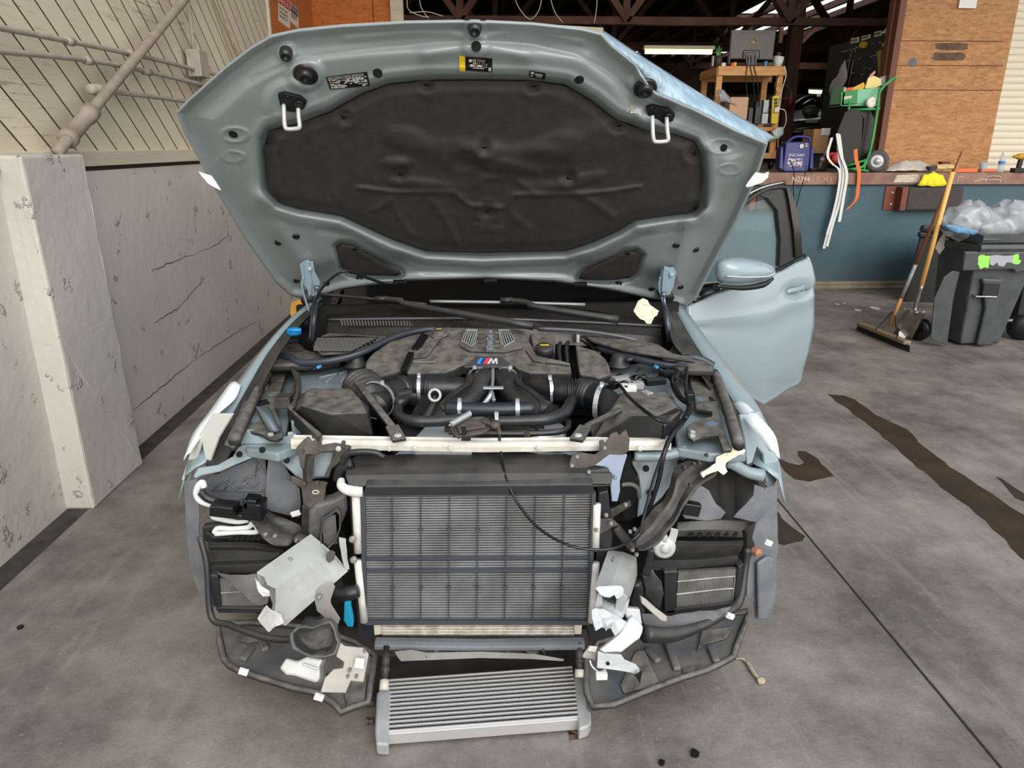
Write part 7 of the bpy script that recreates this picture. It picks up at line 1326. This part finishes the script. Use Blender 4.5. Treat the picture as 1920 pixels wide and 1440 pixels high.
for (x, y, Y) in ((x0_+.03, 0, WY+.03), (x1_-.05, 0, WY+.03), (x0_+.04, 0, WY+.70), (x1_-.0, 0, WY+.68)):
    g = G(); g.box((x, Y, (ZD+.16+zb_-.03)/2), (.075, .05, zb_-.03-ZD-.16)); g.make('leg', pine, r, bev=.003)
    g = G(); g.box((x, Y, ZD+.145), (.06, .05, .03)); g.lathe((x-.02, Y, ZD+.06), (1, 0, 0), [(.02, -.005), (.055, 0), (.06, .01), (.06, .03), (.055, .04), (.02, .045)], 20); g.make('castor', blks, r, smooth=True, ang=30)
zs_ = wp(1440, 238)[2]; g = G(); g.prism([(x0_, WY, zs_), (x1_, WY, zs_), (x1_, WY+.7, zs_), (x0_, WY+.7, zs_)], (0, 0, -.05)); g.make('shelf', pine, r, bev=.003)
zs2 = wp(1440, 292)[2]; g = G(); g.box((x1_-.18, WY, zs2), (.34, .06, .07)); g.make('lower_rail', pine, r, bev=.003)
# monitor
r = thing('monitor', 'grey-black computer monitor seen from behind, on the pine stand', 'monitor', (wp(1413, 122, WY+.3)[0], WY+.3, zt_)); MY = WY+.22; MP = Plane((0, MY, 0), (.0, -1, .08))
g = G(); g.prism([MP.p(x, y) for x, y in ((1368, 110), (1372, 56), (1456, 56), (1449, 112))], (0, .05, 0)); g.make('housing', M('monitor_grey', (112, 108, 102), .5), r, bev=.012)
g = G(); g.prism([MP.p(x, y, .01) for x, y in ((1397, 100), (1400, 98), (1418, 98), (1420, 122), (1400, 123))], (0, .04, 0)); g.make('stand_neck', blks, r, bev=.004); g = G(); g.box((wp(1410, 122, WY+.25)[0], WY+.25, zt_+.008), (.26, .2, .016)); g.make('stand_foot', blks, r, bev=.004)
g = G(); pp = [MP.p(x, y, .012) for x, y in ((1393, 110), (1394, 97), (1396, 94), (1423, 94), (1425, 97), (1424, 110))]; g.tube(pp, .005, 5, 1); g.make('port_frame', blks, r)
g = G(); g.prism([MP.p(x, y, .004) for x, y in ((1386, 61.5), (1443, 61.5), (1443, 62.8), (1386, 62.8))], (0, .003, 0)); g.make('vent_slot', blks, r)
g = G(); c = MP.p(1412.5, 78.5, .006); g.tube([c+A([.036*math.cos(a), 0, .036*math.sin(a)]) for a in np.arange(20)*math.pi/10], .004, 5, 1, closed=True); g.make('logo_ring', M('logo_gold', (190, 150, 96), .4, metal=.5), r); text('logo', 'hp', MP.p(1408.8, 80.6, .006), (1, 0, 0), (0, 0, 1), .034, M('logo_gold', (190, 150, 96), .4), r, w=.05)
for x0, x1 in ((1402, 1399), (1408, 1412), (1415, 1420)):
    g = G(); g.tube([wp(x0, 104, WY+.15), wp(x0, 118, WY+.1), wp(x0-1, 126, WY-.02), wp(x1, 150, WY-.04), wp(x1+4, 200, WY-.03)], .006, 6, 4); g.make('monitor_cable', blks, r, smooth=True)
# desk clutter
r = thing('pen_pot', 'dark wire pot of green and orange pens on the pine stand', 'pen pot', wp(1347, 122, WY+.1)); q = wp(1346, 122, WY+.1); g = G(); g.lathe((q[0], q[1], zt_), (0, 0, 1), [(.045, 0), (.048, .13), (.044, .13), (.04, .005), (.001, .005)], 16); g.make('pot', M('pot_brown', (74, 60, 52), .6), r, smooth=True, ang=30)
for k, (dx, hh, cc) in enumerate(((-.02, .22, (60, 170, 90)), (.0, .24, (70, 190, 110)), (.02, .22, (50, 150, 80)), (-.01, .17, (230, 140, 50)), (.015, .16, (230, 150, 60)))): g = G(); g.tube([(q[0]+dx*.5, q[1], zt_+.02), (q[0]+dx*1.4, q[1]+.01, zt_+hh)], .007, 6, 1); g.make('pen', M('pen%d' % k, cc, .5), r)
def sb(x0, x1, y0, Y, m, name, label, cat, h=None, dep=.06, **k): a, b_ = wp(x0, 122, Y), wp(x1, y0, Y); hz_ = h or max(.02, b_[2]-zt_); g = G(); g.box(((a[0]+b_[0])/2, Y, zt_+hz_/2), (b_[0]-a[0], dep, hz_)); return one(g, name, m, label, cat, bev=.004, **k)
sb(1334, 1338, 105, WY+.05, M('can_white', (190, 190, 186), .5), 'small_can', 'slim white and black can left of the pen pot', 'can'); sb(1352, 1360, 118, WY+.05, white, 'white_box', 'small white box right of the pen pot', 'box'); sb(1364, 1369, 104, WY+.1, blks, 'black_bottle', 'small black bottle left of the monitor', 'bottle')
sb(1370, 1376, 118, WY+.03, org, 'orange_marker', 'small orange item on the stand, left of the yellow one', 'marker'); sb(1375, 1380, 117, WY+.05, M('amber', (232, 176, 40), .5), 'yellow_tape', 'small yellow item on the stand below the monitor', 'tape'); sb(1432, 1438, 115, WY+.04, M('light_blue_plastic', (60, 140, 190), .5), 'blue_item', 'small blue item on the stand right of the monitor base', 'item'); sb(1438, 1450, 117, WY+.05, M('olive_dark', (74, 72, 44), .6), 'dark_gadget', 'dark olive gadget between blue item and white cup', 'gadget')
g = G(); q = wp(1457, 122, WY+.08); g.lathe((q[0], q[1], zt_), (.15, 0, 1), [(.05, 0), (.062, .12), (.058, .12), (.045, .01), (.001, .01)], 18); one(g, 'white_cup', M('cup_white', (228, 228, 224), .5), 'white cup standing at the right end of the pine stand', 'cup', smooth=True, ang=30)
# shelf clutter
def shb(x0, x1, y0, y1, Y, m, name, label, cat, dep=.1, **k): a, b_ = wp(x0, y1, Y), wp(x1, y0, Y); g = G(); g.box(((a[0]+b_[0])/2, Y+dep/2, (a[2]+b_[2])/2), (b_[0]-a[0], dep, b_[2]-a[2])); return one(g, name, m, label, cat, bev=.004, **k)
shb(1366, 1404, 182, 224, WY-.15, M('carton_pink', (206, 166, 138), .8), 'cardboard_carton', 'pinkish cardboard carton under the pine stand beside the raised hood', 'box', .25); shb(1402, 1413, 202, 232, WY+.0, M('dark_grey_plastic', (60, 60, 62), .5), 'grey_case', 'dark grey case with white top right of the pinkish carton', 'case'); shb(1414, 1430, 190, 232, WY, blks, 'speaker_box', 'black box on the lower shelf of the pine stand', 'box', .12)
shb(1430, 1443, 187, 212, WY-.03, M('silver_pack', (150, 156, 160), .35, metal=.4, c2=(60, 60, 62), sc=20), 'silver_pack', 'silver-grey pack above the white one on the stand shelf', 'pack', .08); shb(1428, 1441, 213, 232, WY-.04, M('pack_white', (196, 196, 196), .5), 'white_pack', 'white pack on the stand shelf beside the yellow power strip', 'pack', .08)
cloth('clear_sleeve', [(1343, 170), (1356, 168), (1368, 182), (1372, 192), (1384, 198), (1362, 190), (1352, 192)], WY-.18, M('sleeve_grey', (150, 150, 156), .3), 'crumpled clear plastic sleeve beside the pinkish carton', 'plastic sheet', .012, .06)
r = thing('power_strip', 'yellow power strip fixed upright to the right leg of the pine stand', 'power strip', wp(1453, 232, WY-.03)); g = G(); g.prism([wp(x, y, WY-.04) for x, y in ((1446, 232), (1449, 180), (1462, 178), (1458, 232))], (0, .04, 0)); g.make('housing', M('strip_yellow', (232, 200, 50), .45), r, bev=.006)
for k in range(3): g = G(); g.box(wp(1454.5, 187+k*6.5, WY-.043), (.045, .006, .035)); g.make('socket', blks, r, bev=.003)
g = G(); g.box(wp(1456, 206, WY-.06), (.06, .04, .06)); g.make('plug', white, r, bev=.004)
for i, (pts, m, lb) in enumerate((([(1470, 124), (1474, 140), (1466, 170), (1462, 200), (1458, 210)], white, 'thin white cable looping down the right of the pine stand'), ([(1462, 204), (1472, 208), (1474, 226), (1470, 240)], white, 'short white cable curling right of the yellow power strip'), ([(1454, 232), (1458, 250), (1458, 275), (1450, 292)], M('cable_yellow', (222, 190, 80), .5), 'yellow cable hanging below the pine stand'), ([(1461, 140), (1452, 160), (1455, 175), (1440, 185)], blks, 'black cable tangled at the right leg of the stand'), ([(1466, 155), (1480, 165), (1483, 182), (1462, 186)], blks, 'black cable arching right of the stand'))):
    g = G(); g.tube([wp(x, y, WY-.07) for x, y in pts], .006, 6, 5); one(g, 'loose_cable', m, lb, 'cable', smooth=True)
cloth('crumpled_plastic', [(1448, 246), (1458, 238), (1468, 240), (1469, 252), (1460, 260), (1450, 262)], WY-.1, M('sleeve_pale', (196, 204, 206), .3), 'crumpled pale plastic beside the yellow cable', 'plastic sheet', .02, .07)
# fluorescent light
for (x0, x1, y, Y, lb) in ((1210, 1335, 93, 12.2, 'long glowing fluorescent tube light under the roof left of the monitor'), (1518, 1540, 169, 24, 'small glowing ceiling light above the parked car')):
    a, b_ = Py(x0, y, Y), Py(x1, y+1, Y); r = thing('ceiling_light', lb, 'light', (a+b_)/2); g = G(); g.beam(a+A([-.03, 0, .03]), b_+A([.03, 0, .03]), .12, .05); g.make('housing', M('lamp_white', (214, 206, 180), .5), r, bev=.004)
    g = G(); g.tube([a+A([0, 0, -.03]), b_+A([0, 0, -.03])], .03 if Y < 20 else .06, 10, 1); g.make('tube', M('tube_glow', (255, 240, 170), .4, emit=(255, 238, 150), es=5), r, smooth=True)
# parked car in the warehouse
r = thing('parked_car', 'dark olive car parked deep inside the warehouse', 'car', Py(1540, 292, 15)); CY = 14.2; cm = M('car_olive', (74, 70, 48), .25, coat=.6); 
def cy(x, y, o=0): return Py(x, y, CY+o)
g = G(); sec = []
for (xl_, yl_, xr, Y_) in ((1462, 250, 1600, -.9), (1460, 232, 1606, -.7), (1470, 224, 1608, 0.0), (1484, 214, 1606, .6), (1494, 206, 1602, .9)): sec.append([cy(xl_, yl_, Y_), cy((xl_+xr)/2, yl_-5, Y_), cy(xr, yl_, Y_)])
g.sheet(sec, .03); g.make('bonnet', cm, r, smooth=True)
g = G(); g.prism([cy(x, y, -.8) for x, y in ((1458, 303), (1460, 236), (1500, 226), (1606, 226), (1610, 303))], (0, 3.6, 0)); g.make('body', M('car_dark', (30, 30, 26), .3), r, bev=.08)
g = G(); top_ = [cy(x, y, 1.5) for x, y in ((1500, 188), (1530, 182), (1600, 183))]; bt_ = [cy(x, y, .9) for x, y in ((1476, 212), (1530, 210), (1604, 210))]; g.sheet([bt_, top_], .03); g.make('windscreen', M('car_glass', (60, 62, 50), .1), r)
g = G(); g.tube([cy(1474, 214, .8), cy(1490, 198, 1.1), cy(1508, 186, 1.5), cy(1534, 181, 1.6), cy(1600, 182, 1.6)], .05, 8, 4); g.tube([cy(1534, 181, 1.4), cy(1540, 200, 1.0), cy(1542, 214, .8)], .07, 8, 3); g.make('pillar_frame', cm, r, smooth=True)
g = G(); g.lathe(cy(1519, 208, .3), (1, 0, 0), [(.001, -.16), (.07, -.13), (.10, -.02), (.10, .08), (.06, .15), (.001, .16)], 14); g.make('wing_mirror', M('car_silver', (120, 120, 110), .3, metal=.3), r, smooth=True)
g = G(); g.box(cy(1522, 227, -.95), (.22, .03, .06)); g.make('headlight', M('head_lamp', (170, 170, 150), .2), r, bev=.01)
g = G(); g.tube([Py(x, y, 13.1) for x, y in ((1484, 182), (1482, 192), (1480, 202))], .06, 10, 1); one(g, 'fire_extinguisher', M('ext_red', (120, 34, 28), .4), 'dim red extinguisher on the post beside the parked car', 'extinguisher', smooth=True)
# --- wheelie bin, bags, second bin ---
bm2 = M('bin_charcoal', (62, 66, 68), .5, c2=(84, 86, 86), sc=8, amt=.5, bump=.1)
r = thing('wheelie_bin', 'charcoal wheeled rubbish bin with torn green sticker, overflowing with clear bags', 'bin', Pz(1800, 648, 0))
BY = 5.95
def by(x, y, Y): return Py(x, y, Y)
f0, f1 = Pz(1738, 640, 0), Pz(1868, 650, 0)
FB = [(1738, 634), (1800, 652), (1868, 650)]; 
yf = Pz(1830, 650, 0)[1]; 
a0 = Pz(1742, 627, .0); a1 = Pz(1800, 650, 0); a2 = Pz(1872, 650, 0)
dz = 1.02
tA, tB, tC = Px(1765, 432, Py(1765, 432, a0[1]-.0)[0]), None, None
TA = Py(1762, 436, a0[1]-.02); TB = Py(1836, 446, a1[1]-.08); TC = Py(1962, 446, a2[1]-.08)
bk = A([.12, .75, 0])
g = G(); rg = []
for t in np.linspace(0, 1, 9):
    pA = a0+(TA-a0)*t; pB = a1+(TB-a1)*t; pC = a2+(TC-a2)*t
    for p in (pA, pB, pC): p[2] = pA[2]*0+(0.02+(TB[2]-.02)*t)
    m1 = pA*.35+pB*.65; o_ = [pA, (pA+pB)/2, pB, pB*.75+pC*.25+A([0, .01, 0]), pB*.4+pC*.6+A([0, .01, 0]), pC, pC+A([.06, .42, 0]), pA+A([.30, .10, 0])]
    rg.append(o_)
g.loft(rg, close_u=True, cap=True); bo = g.make('bin_body', bm2, r, bev=.02)
g = G()
for dz_ in (0, -.07): g.loft([[p+A([0, -.02, dz_])+q for p in (TA+A([-.03, 0, .0]), TB+A([0, -.02, 0]), TC)] for q in (A([0, 0, .02]), A([0, -.015, -.01]), A([0, 0, -.035]))])
g.loft([[p+q for p in (TA, TB, TC)] for q in (A([0, -.045, -.03]), A([0, -.05, .02]), A([0, .01, .03]), A([0, .03, .0]))]); g.make('bin_rim', bm2, r)
FBp = Plane(a1*.5+TB*.5, np.cross(a2-a1, TB-a1)); 
if np.dot(FBp.n, Cv-FBp.o) < 0: FBp.n = -FBp.n
def bp(poly, name, mat, th=.03, o=.0, **k): g = G(); g.prism([FBp.p(x, y, o+th) for x, y in poly], -FBp.n*th); return g.make(name, mat, r, **k)
bp([(1810, 472), (1920, 472), (1965, 474), (1960, 500), (1905, 512), (1900, 505), (1828, 508), (1805, 508)], 'bin_band', bm2, .04, bev=.012)
bp([(1842, 522), (1882, 524), (1866, 600), (1858, 648), (1832, 648), (1848, 580), (1846, 545)], 'bin_panel', bm2, .035, bev=.015)
bp([(1846, 530), (1876, 532), (1872, 556), (1842, 554)], 'grab_recess', M('recess', (30, 33, 34), .6), .037, bev=.004)
bp([(1830, 555), (1870, 556), (1869, 558.5), (1830, 557.5)], 'metal_bar', chrome, .05, bev=.002)
bp([(1770, 520), (1786, 508), (1800, 510), (1788, 560), (1776, 648), (1745, 636), (1752, 560)], 'side_flute', bm2, .012, bev=.008)
gm_ = M('sticker_green', (150, 226, 96), .6); sm_ = M('sticker_silver', (164, 164, 172), .5)
bp([(1834, 494), (1834, 482), (1838, 478), (1846, 478), (1848, 480), (1856, 480), (1855, 492), (1853, 503), (1846, 501), (1838, 505), (1835, 498), (1832, 493)], 'torn_sticker', gm_, .043); bp([(1856, 480), (1868, 478), (1884, 480), (1900, 479), (1899, 494), (1894, 492), (1888, 492), (1882, 500), (1872, 498), (1870, 492), (1862, 498), (1856, 496)], 'torn_sticker', sm_, .043); bp([(1900, 479), (1904, 477), (1910, 476), (1911, 484), (1909, 487), (1915, 488), (1912, 494), (1906, 496), (1899, 494)], 'torn_sticker', gm_, .043)
g = G(); q = Pz(1732, 622, .10); g.lathe(q+A([.02, .10, 0]), (-1, -.3, 0), [(.02, -.04), (.09, -.04), (.10, -.02), (.10, .02), (.09, .04), (.02, .04)], 24); g.make('bin_wheel', blks, r, smooth=True, ang=30)
g = G(); g.tube([TA+A([-.13, .06, .03]), TA+A([.05, .06, .0])], .035, 8, 1); g.make('lid_hinge', bm2, r, bev=.008)
bagm = M('clear_bag', (206, 208, 212), .18, c2=(176, 182, 190), sc=9, alpha=.5, coat=.5); 
for i, (cx, cy_, rx, ry, lb) in enumerate(((1800, 418, 34, 26, 'lower left clear plastic bag bulging out of the bin, with blue lining'), (1822, 405, 30, 26, 'clear plastic bag ballooning up in the middle of the bin'), (1888, 412, 38, 32, 'largest clear plastic bag at the right of the bin'), (1850, 425, 36, 22, 'clear plastic bag between the two taller ones on the bin'))):
    c = Py(cx, cy_, TB[1]+.18); k_ = .00455; g = G(); rg = []
    for a in np.linspace(.05, math.pi-.05, 12):
        rg.append([c+A([rx*k_*math.sin(a)*math.cos(b_), rx*k_*.9*math.sin(a)*math.sin(b_), ry*k_*1.1*math.cos(a)]) for b_ in np.arange(18)*math.pi/9])
    g.loft(rg[::-1], close_u=True, cap=True); one(g, 'plastic_bag', bagm, lb, 'bag', 'clear bags in the bin', smooth=True, crumple=.04, cs=.07)
g = G(); c = Py(1800, 430, TB[1]+.0); g.prism([Py(x, y, TB[1]-.03) for x, y in ((1774, 424), (1790, 422), (1815, 428), (1836, 434), (1826, 440), (1800, 438), (1780, 432))], (0, .1, 0)); one(g, 'blue_liner', M('liner_blue', (96, 140, 176), .5), 'blue plastic liner at the rim of the wheeled bin', 'liner', crumple=.012, cs=.05, smooth=True)
g = G(); g.prism([Py(x, y, TA[1]-.12) for x, y in ((1776, 432), (1790, 432), (1776, 458), (1762, 476), (1754, 466), (1766, 444))], (0, .015, 0)); one(g, 'white_packet', M('packet', (210, 204, 190), .7), 'white paper packet hanging down the left side of the bin', 'packet', crumple=.008, cs=.05)
r = thing('black_bin', 'second darker bin standing behind the wheeled bin by the dock', 'bin', Pz(1708, 565, 0)); g = G(); q0 = Pz(1694, 566, 0); 
g.loft([[Py(1694, 566, q0[1]), Py(1790, 590, q0[1]-.1), Py(1790, 560, q0[1]+.5), Py(1710, 555, q0[1]+.5)], [Py(1724, 442, q0[1]), Py(1800, 442, q0[1]-.1), Py(1800, 440, q0[1]+.5), Py(1730, 440, q0[1]+.5)]], close_u=True, cap=True); g.make('bin_body', M('bin_black', (26, 27, 29), .45), r, bev=.02); g = G(); g.beam(Py(1722, 440, q0[1]), Py(1800, 440, q0[1]-.1), .08, .05); g.make('bin_rim', M('bin_black', (26, 27, 29), .45), r, bev=.01)
r = thing('trolley_wheel', 'dark wheel of another bin at the right edge of the photo', 'wheel', Pz(1915, 640, 0)); g = G(); q = Pz(1918, 640, .0); g.lathe(q+A([0, .05, .11]), (-.6, -1, 0), [(.03, -.03), (.10, -.03), (.115, 0), (.10, .03), (.03, .04), (.001, .04)], 24); g.make('tyre', blks, r, smooth=True, ang=30); g = G(); g.box(q+A([.1, .3, .5]), (.25, .4, .8)); g.make('bin_side', M('bin_black', (26, 27, 29), .45), r, bev=.02); g = G(); g.box(Py(1888, 600, q[1]), (.09, .02, .02)); g.make('axle', chrome, r)
# broom
r = thing('push_broom', 'push broom with long brown handle leaning on the wheeled bin', 'broom', Pz(1664, 632, 0))
hb = Pz(1668, 612, .10); ht = Py(1806, 284, 5.74); hw = M('handle_brown', (150, 98, 62), .5, c2=(120, 76, 46), sc=3, stretch=(1, 1, .3))
L3_ = lambda t: hb+(ht-hb)*t
g = G(); g.tube([L3_(.38), L3_(.7), L3_(1)], .015, 10, 1); g.make('handle', hw, r, smooth=True); g = G(); g.tube([L3_(.18), L3_(.385)], .0155, 10, 1); g.make('handle_sleeve', M('sleeve_silver', (176, 176, 178), .4, c2=(110, 110, 112), sc=20), r, smooth=True); g = G(); g.tube([L3_(.0), L3_(.185)], .015, 10, 1); g.make('handle_end', M('handle_orange', (214, 146, 84), .5), r, smooth=True)
ba, bb = Pz(1612, 607, .07), Pz(1702, 643, .07); g = G(); g.beam(ba, bb, .07, .035); g.make('broom_block', M('block_wood', (130, 108, 88), .6), r, bev=.01); g = G(); g.loft([[ba+A([0, -.035, -.015]), ba+A([0, .035, -.015]), ba+A([0, .045, -.068]), ba+A([0, -.05, -.068])], [bb+A([0, -.035, -.015]), bb+A([0, .035, -.015]), bb+A([0, .045, -.068]), bb+A([0, -.05, -.068])]], close_u=True, cap=True); g.make('bristles', M('bristle_black', (34, 31, 29), .9, bump=.8, bsc=200), r)
g = G(); g.tube([Pz(1642, 618, .09), hb+A([-.02, 0, .10]), hb+A([.02, 0, .12]), Pz(1682, 634, .09)], .005, 6, 4); g.make('brace_wire', blks, r, smooth=True)
# shovel
r = thing('shovel', 'scoop shovel with yellow wooden handle leaning beside the broom', 'shovel', Pz(1712, 625, 0))
sb_ = Py(1716, 578, 5.80); st = Py(1786, 322, 5.70); g = G(); g.tube([sb_+(st-sb_)*.17, st], .019, 10, 1); g.make('handle', M('handle_yellow', (226, 172, 96), .45, c2=(206, 150, 74), sc=3, stretch=(1, 1, .3)), r, smooth=True)
steel = M('shovel_steel', (150, 144, 136), .3, metal=.8, c2=(96, 88, 78), sc=10); g = G(); g.tube([sb_+A([-.0, -.03, -.04]), sb_, sb_+(st-sb_)*.18], [.022, .017, .02], 12); g.make('socket', steel, r, smooth=True)
g = G(); rows = []; k1, k2 = Pz(1676, 628, .02), Pz(1708, 640, .0); t1, t2 = Py(1696, 580, sb_[1]), Py(1736, 586, sb_[1])
for j in range(9):
    v = j/8; row = []
    for i in range(9):
        u = i/8; p = (t1*(1-u)+t2*u)*(1-v)+(k1*(1-u)+k2*u)*v; row.append(p+A([0, .05*math.sin(math.pi*u), -.01+.02*abs(2*u-1)]))
    rows.append(row)
g.sheet(rows, .003); g.make('blade', steel, r, smooth=True)
g = G(); g.lathe(Pz(1692, 627, .045), (0, -1, .5), [(.038, 0), (.038, .006), (.001, .006)], 20); one(g, 'white_disc', white, 'round white disc lying against the shovel blade', 'disc', smooth=False)
# low yellow thing by the wall behind the fender
g = G(); g.prism([Py(x, y, 3.9) for x, y in ((545, 568), (560, 563), (575, 566), (572, 600), (548, 604))], (0, .03, 0)); one(g, 'yellow_foam', M('foam_amber', (206, 150, 60), .8), 'amber foam piece against the wall beside the left fender', 'foam', crumple=.01, cs=.05)
# white wires above the hood in the opening
for k, pts in enumerate(([(763, -10), (766, 18), (790, 30), (804, 32)], [(785, -10), (790, 15), (803, 34)], [(962, -10), (975, 18), (994, 36), (1010, 20), (1017, -10)], [(1030, -10), (1040, 22), (1055, 42)], [(1120, -10), (1118, 20), (1114, 44)], [(768, 24), (800, 22), (830, 30)])):
    g = G(); g.tube([Py(x, y, YD+.4) for x, y in pts], .005, 5, 5); one(g, 'hanging_wire', M('wire_pale', (190, 184, 168), .6), 'thin pale wire dangling in the dark opening above the raised hood', 'wire', 'dangling wires above the hood', smooth=True)
# warehouse lamp light so the interior is not pitch black comes from its own tubes
